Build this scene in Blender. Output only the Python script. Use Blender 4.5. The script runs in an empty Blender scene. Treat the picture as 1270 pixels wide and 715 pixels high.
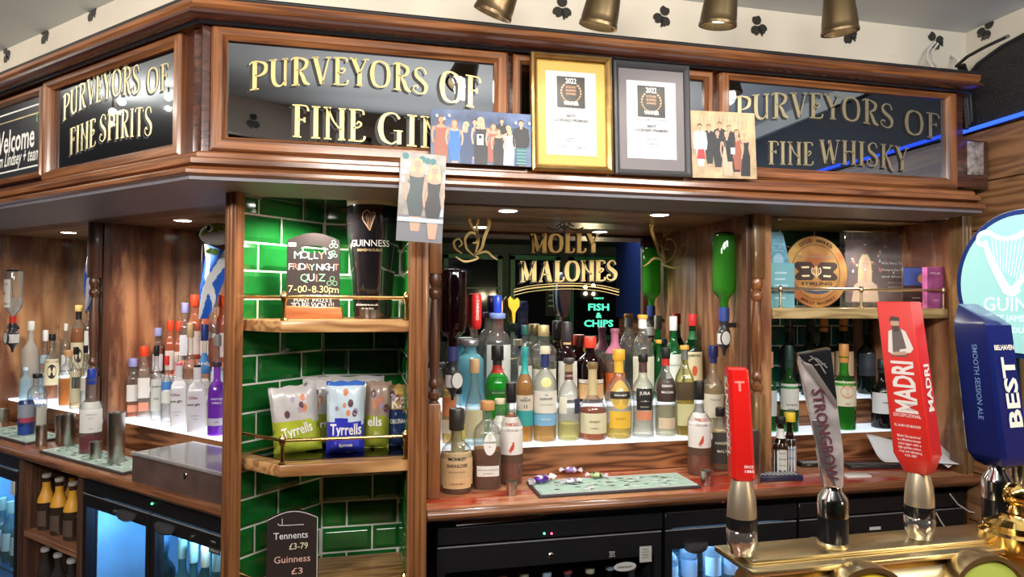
import bpy, bmesh, math, random
from mathutils import Vector, Matrix
random.seed(7)
PI = math.pi
SC = bpy.context.scene
COL = SC.collection
# ---------------------------------------------------------------- camera
H = 1.49                      # camera height above the floor
PSI, PITCH, ROLL, FPX = math.radians(12.8), math.radians(1.05), math.radians(0.35), 820.0
EYE = Vector((0, 0, H))
_f = Vector((math.sin(PSI) * math.cos(PITCH), math.cos(PSI) * math.cos(PITCH), math.sin(PITCH)))
_r0 = Vector((math.cos(PSI), -math.sin(PSI), 0))
_u0 = _r0.cross(_f)
_r = _r0 * math.cos(ROLL) + _u0 * math.sin(ROLL)
_u = _u0 * math.cos(ROLL) - _r0 * math.sin(ROLL)
cd = bpy.data.cameras.new('camera')
cam = bpy.data.objects.new('camera', cd)
COL.objects.link(cam)
cd.sensor_width = 36.0
cd.lens = 36.0 * FPX / 1270.0
cd.clip_start = 0.02
M = Matrix((( _r.x, _u.x, -_f.x, 0), (_r.y, _u.y, -_f.y, 0), (_r.z, _u.z, -_f.z, H), (0, 0, 0, 1)))
cam.matrix_world = M
SC.camera = cam
# ---------------------------------------------------------------- world, exposure
w = bpy.data.worlds.new('world'); SC.world = w; w.use_nodes = True
w.node_tree.nodes['Background'].inputs[0].default_value = (0.75, 0.82, 1.0, 1)
w.node_tree.nodes['Background'].inputs[1].default_value = 0.25
vs = SC.view_settings
SC.display_settings.display_device = 'sRGB'
vs.view_transform = 'Standard'; vs.look = 'None'; vs.gamma = 1.0; vs.use_curve_mapping = False
vs.exposure = 0.55
try:
    SC.cycles.use_denoising = True
    SC.cycles.max_bounces = 14
    SC.cycles.transparent_max_bounces = 40
    SC.cycles.transmission_bounces = 14
    SC.cycles.glossy_bounces = 6
    SC.cycles.sample_clamp_indirect = 6.0
    SC.cycles.caustics_refractive = False
    SC.cycles.caustics_reflective = False
except Exception:
    pass

def lamp(name, kind, loc, energy, color=(1, 1, 1), size=0.1, aim=None, spot=None, size_y=None):
    d = bpy.data.lights.new(name, kind)
    d.energy = energy; d.color = color
    if kind == 'AREA':
        d.size = size
        if size_y: d.shape = 'RECTANGLE'; d.size_y = size_y
    else:
        d.shadow_soft_size = size
    if spot: d.spot_size = math.radians(spot); d.spot_blend = 0.6
    o = bpy.data.objects.new(name, d); COL.objects.link(o); o.location = loc
    if aim is not None:
        o.rotation_euler = (Vector(aim) - Vector(loc)).to_track_quat('-Z', 'Y').to_euler()
    return o
# unseen fill lights added over the customers' side to brighten the back bar
lamp('front_fill', 'AREA', (0.25, 0.05, H + 0.63), 10.5, (1.0, 0.96, 0.90), 0.9, aim=(0.45, 1.9, H - 0.15), size_y=0.14)
lamp('front_fill', 'AREA', (-1.15, 0.25, H + 0.63), 17, (1.0, 0.93, 0.85), 0.7, aim=(-0.85, 2.4, H - 0.35), size_y=0.14)
lamp('front_fill', 'AREA', (1.35, 0.05, H + 0.63), 8, (0.93, 0.97, 1.0), 0.7, aim=(1.5, 1.9, H + 0.0), size_y=0.14)
# added area lights, kept out of the mirrors, that wash the ceiling
lamp('ceiling_fill', 'AREA', (0.6, 0.62, H + 0.56), 6.5, (1.0, 0.94, 0.84), 1.8, aim=(0.6, 1.45, H + 0.95), size_y=0.04)
lamp('ceiling_fill', 'AREA', (-1.3, 1.15, H + 0.56), 5, (1.0, 0.92, 0.82), 1.2, aim=(-1.2, 2.0, H + 0.95), size_y=0.04)

def ray(px, py):
    return _f + _r * ((px - 635.0) / FPX) + _u * ((357.5 - py) / FPX)
def at(px, py, Y):
    d = ray(px, py); return EYE + d * (Y / d.y)
def atz(px, py, z):
    d = ray(px, py); return EYE + d * ((z - H) / d.z)
def atx(px, py, X):
    d = ray(px, py); return EYE + d * (X / d.x)
S2 = math.sqrt(2)
CX, CY = -0.386, 1.68          # the corner of the canopy in plan
def atw(px, py, w):            # on the vertical plane w metres behind the left wing's canopy front
    d = ray(px, py); return EYE + d * ((CX + CY + S2 * w) / (d.x + d.y))
LWM = Matrix.Translation((CX, CY, 0)) @ Matrix.Rotation(-PI / 4, 4, 'Z')
LWI = LWM.inverted()
def lw(x, y, z=0): return LWM @ Vector((x, y, z))
# ---------------------------------------------------------------- object helpers
def tag(o, label=None, cat=None, group=None, kind=None):
    if label: o['label'] = label
    if cat: o['category'] = cat
    if group: o['group'] = group
    if kind: o['kind'] = kind
    return o
def thing(name, label, cat, loc=(0, 0, 0), rotz=0.0, group=None):
    o = bpy.data.objects.new(name, None); COL.objects.link(o)
    o.empty_display_size = 0.05
    o.location = loc; o.rotation_euler = (0, 0, rotz)
    return tag(o, label, cat, group)
def rootmat(o):
    m = Matrix.Translation(o.location) @ o.rotation_euler.to_matrix().to_4x4()
    return m
def full(o):
    m = o.matrix_parent_inverse @ rootmat(o) if o.parent else rootmat(o)
    return full(o.parent) @ m if o.parent else m
def obj(name, bm, m, parent=None, loc=(0, 0, 0), rotz=0.0, smooth=True, keep=False, rot=None):
    me = bpy.data.meshes.new(name)
    bmesh.ops.recalc_face_normals(bm, faces=bm.faces)
    bm.to_mesh(me); bm.free()
    for x in (m if isinstance(m, (list, tuple)) else [m]): me.materials.append(x)
    if smooth:
        me.polygons.foreach_set('use_smooth', [True] * len(me.polygons))
        me.set_sharp_from_angle(angle=0.62)
    return place(name, me, parent, loc, rotz, keep, rot)
def place(name, me, parent=None, loc=(0, 0, 0), rotz=0.0, keep=False, rot=None):
    o = bpy.data.objects.new(name, me); COL.objects.link(o)
    o.location = loc; o.rotation_euler = rot if rot is not None else (0, 0, rotz)
    if parent:
        o.parent = parent
        if keep: o.matrix_parent_inverse = full(parent).inverted()
    return o
def LWobj(name, bm, m, parent=None, **k):      # mesh given in the left wing's own frame
    return obj(name, bm, m, parent, loc=(CX, CY, 0), rotz=-PI / 4, keep=True, **k)
def struct(name, bm, m, parent=None, left=False, **k):
    o = LWobj(name, bm, m, parent, **k) if left else obj(name, bm, m, parent, keep=bool(parent), **k)
    if not parent: o['kind'] = 'structure'
    return o
NB = bmesh.new
def box(bm, x0, x1, y0, y1, z0, z1, mi=0):
    v = [bm.verts.new(p) for p in ((x0, y0, z0), (x1, y0, z0), (x1, y1, z0), (x0, y1, z0), (x0, y0, z1), (x1, y0, z1), (x1, y1, z1), (x0, y1, z1))]
    for f in ((0, 3, 2, 1), (4, 5, 6, 7), (0, 1, 5, 4), (1, 2, 6, 5), (2, 3, 7, 6), (3, 0, 4, 7)):
        bm.faces.new([v[i] for i in f]).material_index = mi
    return bm
def bev(bm, wd=0.002, seg=2):
    bmesh.ops.bevel(bm, geom=list(bm.edges), offset=wd, segments=seg, affect='EDGES', clamp_overlap=True, profile=0.5)
    return bm
def bbox(x0, x1, y0, y1, z0, z1, wd=0.002, seg=2):
    return bev(box(NB(), x0, x1, y0, y1, z0, z1), wd, seg)
def sqf(a, sq):
    if not sq: return 1.0
    c, s = abs(math.cos(a)), abs(math.sin(a))
    n = sq
    return 1.0 / (c ** n + s ** n) ** (1.0 / n)
def lathe(bm, prof, seg=24, sq=0, c=(0, 0, 0), mi=0, cap=True, sy=1.0):
    rings = []
    for r, z in prof:
        rings.append([bm.verts.new((c[0] + r * sqf(2 * PI * (k + .5) / seg, sq) * math.cos(2 * PI * (k + .5) / seg),
                                    c[1] + sy * r * sqf(2 * PI * (k + .5) / seg, sq) * math.sin(2 * PI * (k + .5) / seg), c[2] + z)) for k in range(seg)])
    for a, b in zip(rings, rings[1:]):
        for k in range(seg):
            bm.faces.new((a[k], a[(k + 1) % seg], b[(k + 1) % seg], b[k])).material_index = mi
    if cap:
        bm.faces.new(rings[0][::-1]).material_index = mi
        bm.faces.new(rings[-1]).material_index = mi
    return bm
def tube(bm, pts, r, seg=8, mi=0, cap=True):
    pts = [Vector(p) for p in pts]; n = len(pts)
    rr = r if isinstance(r, (list, tuple)) else [r] * n
    rings = []; up = None
    for i, p in enumerate(pts):
        t = (pts[min(i + 1, n - 1)] - pts[max(i - 1, 0)]).normalized()
        if up is None:
            up = Vector((0, 0, 1)) if abs(t.z) < .9 else Vector((1, 0, 0))
        a = t.cross(up).normalized(); b = a.cross(t).normalized(); up = b
        rings.append([bm.verts.new(p + (a * math.cos(2 * PI * k / seg) + b * math.sin(2 * PI * k / seg)) * rr[i]) for k in range(seg)])
    for a, b in zip(rings, rings[1:]):
        for k in range(seg): bm.faces.new((a[k], a[(k + 1) % seg], b[(k + 1) % seg], b[k])).material_index = mi
    if cap:
        bm.faces.new(rings[0][::-1]).material_index = mi; bm.faces.new(rings[-1]).material_index = mi
    return bm
def ball(bm, c, r, seg=14, mi=0, sx=1, sy=1, sz=1):
    g = bmesh.ops.create_uvsphere(bm, u_segments=seg, v_segments=max(6, seg // 2 + 2), radius=r)
    for v in g['verts']:
        v.co = Vector((v.co.x * sx + c[0], v.co.y * sy + c[1], v.co.z * sz + c[2]))
        for f in v.link_faces: f.material_index = mi
    return bm
def prism(bm, poly, y0, y1, mi=0):             # polygon in x,z pushed along y
    a = [bm.verts.new((x, y0, z)) for x, z in poly]; b = [bm.verts.new((x, y1, z)) for x, z in poly]
    n = len(poly)
    fs = [bm.faces.new(a), bm.faces.new(b[::-1])]
    for k in range(n): fs.append(bm.faces.new((a[k], b[k], b[(k + 1) % n], a[(k + 1) % n])))
    for f in fs: f.material_index = mi
    return bm
def slab(bm, poly, z0, z1, mi=0):              # polygon in x,y pushed along z
    a = [bm.verts.new((x, y, z0)) for x, y in poly]; b = [bm.verts.new((x, y, z1)) for x, y in poly]
    n = len(poly)
    fs = [bm.faces.new(a[::-1]), bm.faces.new(b)]
    for k in range(n): fs.append(bm.faces.new((a[k], a[(k + 1) % n], b[(k + 1) % n], b[k])))
    for f in fs: f.material_index = mi
    return bm
def flat(bm, poly, y, mi=0):
    f = bm.faces.new([bm.verts.new((x, y, z)) for x, z in poly]); f.material_index = mi
    return bm
def rect(x0, x1, z0, z1): return [(x0, z0), (x1, z0), (x1, z1), (x0, z1)]
def ell(cx, cz, rx, rz, n=16, a0=0, a1=2 * PI):
    return [(cx + rx * math.cos(a0 + (a1 - a0) * k / n), cz + rz * math.sin(a0 + (a1 - a0) * k / n)) for k in range(n if a1 - a0 > 6.2 else n + 1)]
# ---------------------------------------------------------------- lettering
_TC = {}
def glyphs(s, bold=0.0, shear=0.0):
    k = (s, bold, shear)
    if k not in _TC:
        c = bpy.data.curves.new('t', 'FONT'); c.body = s; c.size = 1.0; c.resolution_u = 2
        c.offset = bold; c.shear = shear; c.align_x = 'CENTER'
        o = bpy.data.objects.new('t', c); COL.objects.link(o)
        dg = bpy.context.evaluated_depsgraph_get()
        me = bpy.data.meshes.new_from_object(o.evaluated_get(dg))
        vs_ = [(v.co.x, v.co.y) for v in me.vertices]; fs = [tuple(p.vertices) for p in me.polygons]
        bpy.data.objects.remove(o); bpy.data.curves.remove(c); bpy.data.meshes.remove(me)
        _TC[k] = (vs_, fs)
    return _TC[k]
def txt(bm, s, size, x, z, y=0.0, width=None, bold=0.012, mi=0, rot=0.0, mirror=False, shear=0.0, wrap=None):
    vs_, fs = glyphs(s, bold, shear)
    if not vs_: return bm
    sx = size
    if width:
        w0 = max(v[0] for v in vs_) - min(v[0] for v in vs_); sx = width / w0
    ca, sa = math.cos(rot), math.sin(rot)
    nv = []
    for a, b in vs_:
        px_, pz = a * sx * (-1 if mirror else 1), (b - 0.35) * size
        X, Z = x + px_ * ca - pz * sa, z + px_ * sa + pz * ca
        nv.append(bm.verts.new(wrap(X, Z) if wrap else (X, y, Z)))
    for f in fs:
        try: bm.faces.new([nv[i] for i in f]).material_index = mi
        except ValueError: pass
    return bm
# ---------------------------------------------------------------- materials
def nt(name):
    m = bpy.data.materials.new(name); m.use_nodes = True
    return m, m.node_tree, m.node_tree.nodes['Principled BSDF']
def mat(name, color, rough=0.5, metal=0.0, emis=0.0, coat=0.0, var=0.0, vs_=30.0, bump=0.0, spec=None):
    m, t, b = nt(name)
    b.inputs['Base Color'].default_value = (*color, 1); b.inputs['Roughness'].default_value = rough
    b.inputs['Metallic'].default_value = metal
    if spec is not None: b.inputs['Specular IOR Level'].default_value = spec
    if coat: b.inputs['Coat Weight'].default_value = coat; b.inputs['Coat Roughness'].default_value = 0.08
    if emis:
        b.inputs['Emission Color'].default_value = (*color, 1); b.inputs['Emission Strength'].default_value = emis
    if var or bump:
        tc = t.nodes.new('ShaderNodeTexCoord'); n = t.nodes.new('ShaderNodeTexNoise')
        n.inputs['Scale'].default_value = vs_; n.inputs['Detail'].default_value = 5
        t.links.new(tc.outputs['Object'], n.inputs['Vector'])
        if var:
            r = t.nodes.new('ShaderNodeValToRGB'); r.color_ramp.elements[0].position = .35; r.color_ramp.elements[1].position = .68
            r.color_ramp.elements[0].color = (*[c * (1 - var) for c in color], 1)
            r.color_ramp.elements[1].color = (*[min(1, c * (1 + var * .6)) for c in color], 1)
            t.links.new(n.outputs['Fac'], r.inputs['Fac']); t.links.new(r.outputs['Color'], b.inputs['Base Color'])
        if bump:
            bp = t.nodes.new('ShaderNodeBump'); bp.inputs['Strength'].default_value = bump; bp.inputs['Distance'].default_value = 0.002
            t.links.new(n.outputs['Fac'], bp.inputs['Height']); t.links.new(bp.outputs['Normal'], b.inputs['Normal'])
    return m
def wood(name, dark, light, axis='x', rough=0.35, fine=60.0, along=3.0, ring=0.0, coat=0.3, blot=0.0, blotc=None, bump=0.15):
    m, t, b = nt(name); N = t.nodes.new; L = t.links.new
    tc = N('ShaderNodeTexCoord'); mp = N('ShaderNodeMapping')
    sc = [fine] * 3; sc['xyz'.index(axis)] = along
    mp.inputs['Scale'].default_value = sc
    L(tc.outputs['Object'], mp.inputs['Vector'])
    n = N('ShaderNodeTexNoise'); n.inputs['Scale'].default_value = 1.0; n.inputs['Detail'].default_value = 7; n.inputs['Distortion'].default_value = 0.8
    L(mp.outputs['Vector'], n.inputs['Vector'])
    fac = n.outputs['Fac']
    if ring:
        mp2 = N('ShaderNodeMapping'); s2 = [ring] * 3; s2['xyz'.index(axis)] = ring * 0.13
        mp2.inputs['Scale'].default_value = s2; L(tc.outputs['Object'], mp2.inputs['Vector'])
        n2 = N('ShaderNodeTexNoise'); n2.inputs['Scale'].default_value = 1.0; n2.inputs['Detail'].default_value = 2.0
        L(mp2.outputs['Vector'], n2.inputs['Vector'])
        mu = N('ShaderNodeMath'); mu.operation = 'MULTIPLY'; mu.inputs[1].default_value = 14.0; L(n2.outputs['Fac'], mu.inputs[0])
        fr = N('ShaderNodeMath'); fr.operation = 'PINGPONG'; fr.inputs[1].default_value = 1.0; L(mu.outputs[0], fr.inputs[0])
        mx = N('ShaderNodeMix'); mx.inputs[0].default_value = 0.62
        L(n.outputs['Fac'], mx.inputs[2]); L(fr.outputs[0], mx.inputs[3]); fac = mx.outputs[0]
    r = N('ShaderNodeValToRGB'); e = r.color_ramp.elements
    e[0].position, e[1].position = (.32, .66) if not ring else (.2, .72)
    e[0].color = (*dark, 1); e[1].color = (*light, 1)
    L(fac, r.inputs['Fac']); col = r.outputs['Color']
    if blot:
        n3 = N('ShaderNodeTexNoise'); mp3 = N('ShaderNodeMapping'); s3 = [blot] * 3; s3['xyz'.index(axis)] = blot * 0.24
        mp3.inputs['Scale'].default_value = s3; L(tc.outputs['Object'], mp3.inputs['Vector'])
        n3.inputs['Scale'].default_value = 1.0; n3.inputs['Detail'].default_value = 6; n3.inputs['Roughness'].default_value = .65
        L(mp3.outputs['Vector'], n3.inputs['Vector'])
        r3 = N('ShaderNodeValToRGB'); r3.color_ramp.elements[0].position = .45; r3.color_ramp.elements[1].position = .57
        L(n3.outputs['Fac'], r3.inputs['Fac'])
        m3 = N('ShaderNodeMix'); m3.data_type = 'RGBA'; L(r3.outputs['Color'], m3.inputs[0]); L(col, m3.inputs[6])
        m3.inputs[7].default_value = (*blotc, 1); col = m3.outputs[2]
    L(col, b.inputs['Base Color'])
    b.inputs['Roughness'].default_value = rough
    b.inputs['Coat Weight'].default_value = coat; b.inputs['Coat Roughness'].default_value = 0.12
    if bump:
        bp = N('ShaderNodeBump'); bp.inputs['Strength'].default_value = bump; bp.inputs['Distance'].default_value = 0.001
        L(fac, bp.inputs['Height']); L(bp.outputs['Normal'], b.inputs['Normal'])
    return m
def glassy(name, tint, refl=1.0, haze=0.0, hazec=(1, 1, 1), rough=0.02, edge=False):
    """thin clear glass: see-through with a Fresnel reflection, optionally a little milky"""
    m = bpy.data.materials.new(name); m.use_nodes = True; t = m.node_tree; t.nodes.clear(); N = t.nodes.new; L = t.links.new
    out = N('ShaderNodeOutputMaterial'); tr = N('ShaderNodeBsdfTransparent'); tr.inputs[0].default_value = (*tint, 1)
    lw_ = N('ShaderNodeLayerWeight'); lw_.inputs[0].default_value = .32; cr = N('ShaderNodeMix'); cr.data_type = 'RGBA'; cr.inputs[6].default_value = (*tint, 1); cr.inputs[7].default_value = (*[c * .22 for c in tint], 1)
    if edge: L(lw_.outputs['Facing'], cr.inputs[0]); L(cr.outputs[2], tr.inputs[0])
    gl = N('ShaderNodeBsdfGlossy'); gl.inputs['Roughness'].default_value = rough
    fr = N('ShaderNodeFresnel'); fr.inputs[0].default_value = 1.5
    mu = N('ShaderNodeMath'); mu.operation = 'MULTIPLY'; mu.inputs[1].default_value = refl; L(fr.outputs[0], mu.inputs[0])
    ge = N('ShaderNodeNewGeometry'); iv = N('ShaderNodeMath'); iv.operation = 'SUBTRACT'; iv.inputs[0].default_value = 1.0; L(ge.outputs['Backfacing'], iv.inputs[1])
    m0 = N('ShaderNodeMath'); m0.operation = 'MULTIPLY'; L(mu.outputs[0], m0.inputs[0]); L(iv.outputs[0], m0.inputs[1])
    mx = N('ShaderNodeMixShader'); L(m0.outputs[0], mx.inputs[0])
    base = tr.outputs[0]
    if haze:
        df = N('ShaderNodeBsdfDiffuse'); df.inputs[0].default_value = (*hazec, 1)
        tl = N('ShaderNodeBsdfTranslucent'); tl.inputs[0].default_value = (*hazec, 1)
        m1 = N('ShaderNodeMixShader'); m1.inputs[0].default_value = .5; L(df.outputs[0], m1.inputs[1]); L(tl.outputs[0], m1.inputs[2])
        m2 = N('ShaderNodeMixShader'); m2.inputs[0].default_value = haze; L(tr.outputs[0], m2.inputs[1]); L(m1.outputs[0], m2.inputs[2]); base = m2.outputs[0]
    L(base, mx.inputs[1]); L(gl.outputs[0], mx.inputs[2]); L(mx.outputs[0], out.inputs[0])
    return m
def liquid(name, tint, body=0.35):
    m = bpy.data.materials.new(name); m.use_nodes = True; t = m.node_tree; t.nodes.clear(); N = t.nodes.new; L = t.links.new
    out = N('ShaderNodeOutputMaterial'); tr = N('ShaderNodeBsdfTransparent'); tr.inputs[0].default_value = (*[c ** .38 for c in tint], 1)
    rf = N('ShaderNodeBsdfRefraction'); rf.inputs['Color'].default_value = (*[c ** .5 for c in tint], 1); rf.inputs['IOR'].default_value = 1.2
    t0 = N('ShaderNodeBsdfTranslucent'); t0.inputs[0].default_value = (*[min(1, c * 1.15) for c in tint], 1)
    df = N('ShaderNodeBsdfDiffuse'); df.inputs[0].default_value = (*[min(1, c * 1.1) for c in tint], 1)
    tl = N('ShaderNodeMixShader'); tl.inputs[0].default_value = .4; L(t0.outputs[0], tl.inputs[1]); L(df.outputs[0], tl.inputs[2])
    m1 = N('ShaderNodeMixShader'); m1.inputs[0].default_value = .45; L(tr.outputs[0], m1.inputs[1]); L(rf.outputs[0], m1.inputs[2])
    m2 = N('ShaderNodeMixShader'); m2.inputs[0].default_value = body * .62; L(m1.outputs[0], m2.inputs[1]); L(tl.outputs[0], m2.inputs[2])
    L(m2.outputs[0], out.inputs[0])
    return m
def mirror(name, tint, rough=0.01, diff=None, mixd=0.0):
    m, t, b = nt(name)
    b.inputs['Base Color'].default_value = (*tint, 1); b.inputs['Metallic'].default_value = 1.0; b.inputs['Roughness'].default_value = rough
    return m

W_CAN = wood('canopy wood', (.085, .026, .010), (.34, .13, .045), 'x', .28, 70, 3, coat=.5)
W_CANZ = wood('canopy wood upright', (.085, .026, .010), (.34, .13, .045), 'z', .28, 70, 3, coat=.5)
W_DARK = wood('dark red brown moulding', (.028, .009, .008), (.095, .03, .018), 'x', .22, 60, 3, coat=.6)
W_PILL = wood('pillar wood', (.13, .045, .018), (.36, .15, .055), 'z', .3, 60, 2.5, coat=.4)
W_PDK = wood('dark pillar wood', (.05, .02, .012), (.15, .06, .03), 'z', .35, 60, 2.5, coat=.3)
W_PINE = wood('knotty pillar wood', (.09, .045, .018), (.30, .17, .06), 'z', .35, 50, 3, coat=.3, blot=14, blotc=(.13, .06, .02))
W_PLY = wood('stained plywood', (.23, .08, .038), (.54, .25, .12), 'z', .38, 34, 2.5, ring=5, coat=.35, blot=9, blotc=(.14, .05, .03))
W_PLYB = wood('brown plywood', (.26, .11, .045), (.50, .26, .12), 'z', .42, 34, 2.5, ring=6, coat=.2, blot=7, blotc=(.17, .06, .028))
W_SHELF = wood('shelf oak', (.30, .13, .045), (.62, .34, .14), 'x', .35, 60, 3, ring=16, coat=.4)
W_SHELFP = wood('pale shelf wood', (.30, .20, .08), (.60, .45, .22), 'x', .4, 60, 3, ring=16, coat=.3)
W_RISER = wood('riser wood', (.09, .030, .012), (.40, .17, .07), 'x', .4, 70, 4, ring=13, coat=.2)
W_CEIL = wood('niche ceiling board', (.20, .10, .05), (.42, .25, .12), 'x', .35, 60, 3, coat=.3)
W_TOP = wood('worn worktop', (.34, .13, .06), (.58, .29, .15), 'x', .22, 50, 3, coat=.6, blot=11, blotc=(.36, .030, .012))
W_TOPL = wood('brown worktop', (.16, .055, .025), (.42, .19, .09), 'x', .25, 50, 3, coat=.6)
W_EDGE = wood('worktop edge', (.09, .03, .014), (.30, .12, .05), 'x', .22, 60, 3, coat=.6)
W_WALL = wood('oak wall board', (.17, .075, .032), (.34, .17, .075), 'y', .45, 40, 3, ring=14, coat=.1)
W_FLOOR = wood('floor board', (.05, .025, .012), (.16, .08, .04), 'x', .4, 30, 3)
PLASTER = mat('cream plaster', (.66, .60, .50), .7, var=.08, vs_=3)
CEILP = mat('ceiling plaster', (.52, .55, .55), .7, var=.05, vs_=3)
DARKC = mat('dark ceiling', (.012, .012, .014), .6)
SOFFIT = mat('grey soffit paint', (.17, .16, .19), .45, var=.1)
BLACKP = mat('black paint', (.008, .008, .009), .4)
BLK = mat('matt black', (.012, .011, .012), .6)
BLKG = mat('gloss black', (.01, .01, .012), .15)
WHITE = mat('white paper', (.85, .84, .80), .6)
CREAM = mat('cream label', (.78, .70, .50), .55)
GOLD = mat('gilt lettering', (.66, .49, .21), .42, .75)
GOLDP = mat('pale gilt lettering', (.70, .60, .34), .42, .65)
BRASS = mat('polished brass', (.72, .50, .20), .22, 1.0, var=.15, vs_=25)
CHROME = mat('chrome', (.75, .75, .76), .12, 1.0)
STEEL = mat('brushed steel', (.55, .53, .50), .32, 1.0, var=.15, vs_=40)
STEELD = mat('dull steel', (.30, .27, .26), .38, .9, var=.2, vs_=30)
GLS = glassy('clear bottle glass', (.93, .95, .94), 1.0)
# ================================================================ THE ROOM
FL = 0.0
bm = box(NB(), -4.6, 4.6, -4.0, 5.0, -0.05, 0.0); struct('floor', bm, W_FLOOR, smooth=False)
# recessed pale ceiling over the bar and the dark lower ceiling over the customers
zt = H + 0.90; zl = H + 0.74
tray = [(-3.6, 2.18), (1.96, -1.2), (1.96, 5.0), (-4.6, 5.0), (-4.6, 2.79)]
struct('ceiling', slab(NB(), tray, zt, zt + 0.05), CEILP, smooth=False)
low = [(-4.6, -4.0), (4.6, -4.0), (4.6, -.22), (1.96, -.22), (1.96, -1.2), (-4.6, 2.79)]
struct('ceiling_low', slab(NB(), low, zl, zl + 0.05), DARKC, smooth=False)
d = Vector((.854, -.52, 0)).normalized(); nrm = Vector((.52, .854, 0)).normalized()
P0 = Vector((-.57, .34, 0)); a = P0 - d * 4.2; b = P0 + d * 3.0
struct('bulkhead_front', slab(NB(), [(a.x, a.y), (b.x, b.y), (b.x - .04 * nrm.x, b.y - .04 * nrm.y), (a.x - .04 * nrm.x, a.y - .04 * nrm.y)], zl - .005, zt), PLASTER, smooth=False)
FRONT_BULK = (P0, d, nrm)
# canopy-side bulkhead that follows the bar
def run(prof, o_main=True, xr=1.96, ul=2.3, xl=None):
    """closed profile (offset behind the canopy front, height above the camera) swept along the main front, mitred at the corner"""
    bm = NB(); n = len(prof)
    if o_main:
        A = [bm.verts.new((CX + .4142 * o, CY + o, H + z)) for o, z in prof]; B = [bm.verts.new((xr, CY + o, H + z)) for o, z in prof]
    else:
        A = [bm.verts.new((-ul, o, H + z)) for o, z in prof]; B = [bm.verts.new((-.4142 * o, o, H + z)) for o, z in prof]
    for k in range(n): bm.faces.new((A[k], B[k], B[(k + 1) % n], A[(k + 1) % n]))
    bm.faces.new(A); bm.faces.new(B[::-1])
    return bm
pr = [(.12, .665), (.12, .90), (.16, .90), (.16, .665)]
struct('bulkhead_main', run(pr, True, 1.96), PLASTER, smooth=False)
struct('bulkhead_wing', run(pr, False), PLASTER, left=True, smooth=False)
# right-hand wall: oak boards below, black woven panel with an arched top above, cream above that
WR = 1.96
bm = box(NB(), WR, WR + .05, -.25, 2.5, 0, H + .56); wr = struct('wall_right', bm, W_WALL, smooth=False)
ys = [1.80, 1.74, 1.66, 1.55, 1.40, 1.1]
zs = [.73, .775, .80, .815, .82, .82]
bm2 = NB()
for k in range(13):
    box(bm2, WR - .012, WR - .0005, -.25, 1.80, k * .157, k * .157 + .153)
bev(bm2, .002, 1)
struct('wall_boards', bm2, W_WALL, smooth=False)
poly = [(1.80, H + .56)] + [(y, H + z) for y, z in zip(ys, zs)] + [(-.25, H + .82), (-.25, H + .56)]
bm = NB(); A = [bm.verts.new((WR - .02, y, z)) for y, z in poly]; B = [bm.verts.new((WR + .03, y, z)) for y, z in poly]
bm.faces.new(A); bm.faces.new(B)
for k in range(len(poly)): bm.faces.new((A[k], A[(k + 1) % len(poly)], B[(k + 1) % len(poly)], B[k]))
PANELB = mat('black woven panel', (.022, .02, .02), .7, var=.8, vs_=220, bump=.6)
struct('wall_panel', bm, PANELB, smooth=False)
bm = box(NB(), WR - .005, WR + .05, -.25, 2.5, H + .56, zt); struct('wall_upper', bm, PLASTER, smooth=False)
LEDB = mat('blue light strip', (.03, .10, .85), .3, emis=1.3)
o = obj('blue_light_strip', tube(NB(), [(WR - .03, 1.80 - .25 * k, H + .565 + .006 * (k % 2)) for k in range(9)], .007, 8), LEDB)
tag(o, 'glowing blue light strip along foot of black wall panel', 'light strip')
# cream arch edge roll
o = obj('arch_trim', tube(NB(), [(WR - .022, y, H + z) for y, z in zip(ys, zs)] + [(WR - .022, -.2, H + .82)], .006, 6), BLK); tag(o, kind='structure'); o.name = 'trim_1'
# cable clutter where the panel meets the canopy
p0 = at(1188, 82, 1.70)
# the remaining walls
WALLB = mat('slate green wall', (.10, .13, .15), .6, var=.5, vs_=2)
struct('wall_rear', box(NB(), -4.6, 4.6, -4.0, -3.95, 0, zl), mat('dim rear wall', (.05, .085, .075), .6, var=.4, vs_=3), smooth=False)
struct('wall_return', box(NB(), WR, 4.6, -.27, -.22, 0, zt), WALLB, smooth=False)
struct('wall_end', box(NB(), 4.6, 4.65, -4.0, -.22, 0, zl + .1), WALLB, smooth=False)
struct('wall_left', box(NB(), -4.65, -4.6, -4.0, 5.0, 0, zt), WALLB, smooth=False)
struct('wall_back', box(NB(), -.12, WR, 2.36, 2.42, 0, zt), mat('back wall paint', (.10, .09, .08), .6), smooth=False)
struct('wall_wing', box(NB(), -4.0, .12, .68, .74, 0, zt), mat('wing wall paint', (.10, .09, .08), .6), left=True, smooth=False)
# pub windows behind the camera, seen in the big mirror: green timber, night outside, lettering that faces the street
GRN = mat('green window timber', (.04, .26, .13), .4)
NIGHT = mat('night glass', (.004, .008, .012), .08)
GLW = mat('light green film lettering', (.10, .85, .50), .5, emis=1.2)
for k, (x0, x1) in enumerate(((1.05, 1.76), (1.93, 2.55), (2.74, 3.50), (-1.6, -.4))):
    z0, z1 = 1.02, H + .57
    o = struct('window_%d' % (k + 1), box(NB(), x0, x1, -3.94, -3.93, z0, z1), NIGHT, smooth=False)
    for a0, a1, b0, b1 in ((x0 - .03, x0 + .03, z0 - .05, z1 + .02), (x1 - .03, x1 + .03, z0 - .05, z1 + .02), (x0 - .03, x1 + .03, z1 - .03, z1 + .03), (x0 - .03, x1 + .03, z0 - .05, z0 + .01), (x0, x1, H + .15, H + .17)):
        if k == 2 and b0 == H + .15: continue
        obj('window_frame', box(NB(), a0, a1, -3.935, -3.88, b0, b1), GRN, o, keep=True, smooth=False)
bm = NB()
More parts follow.
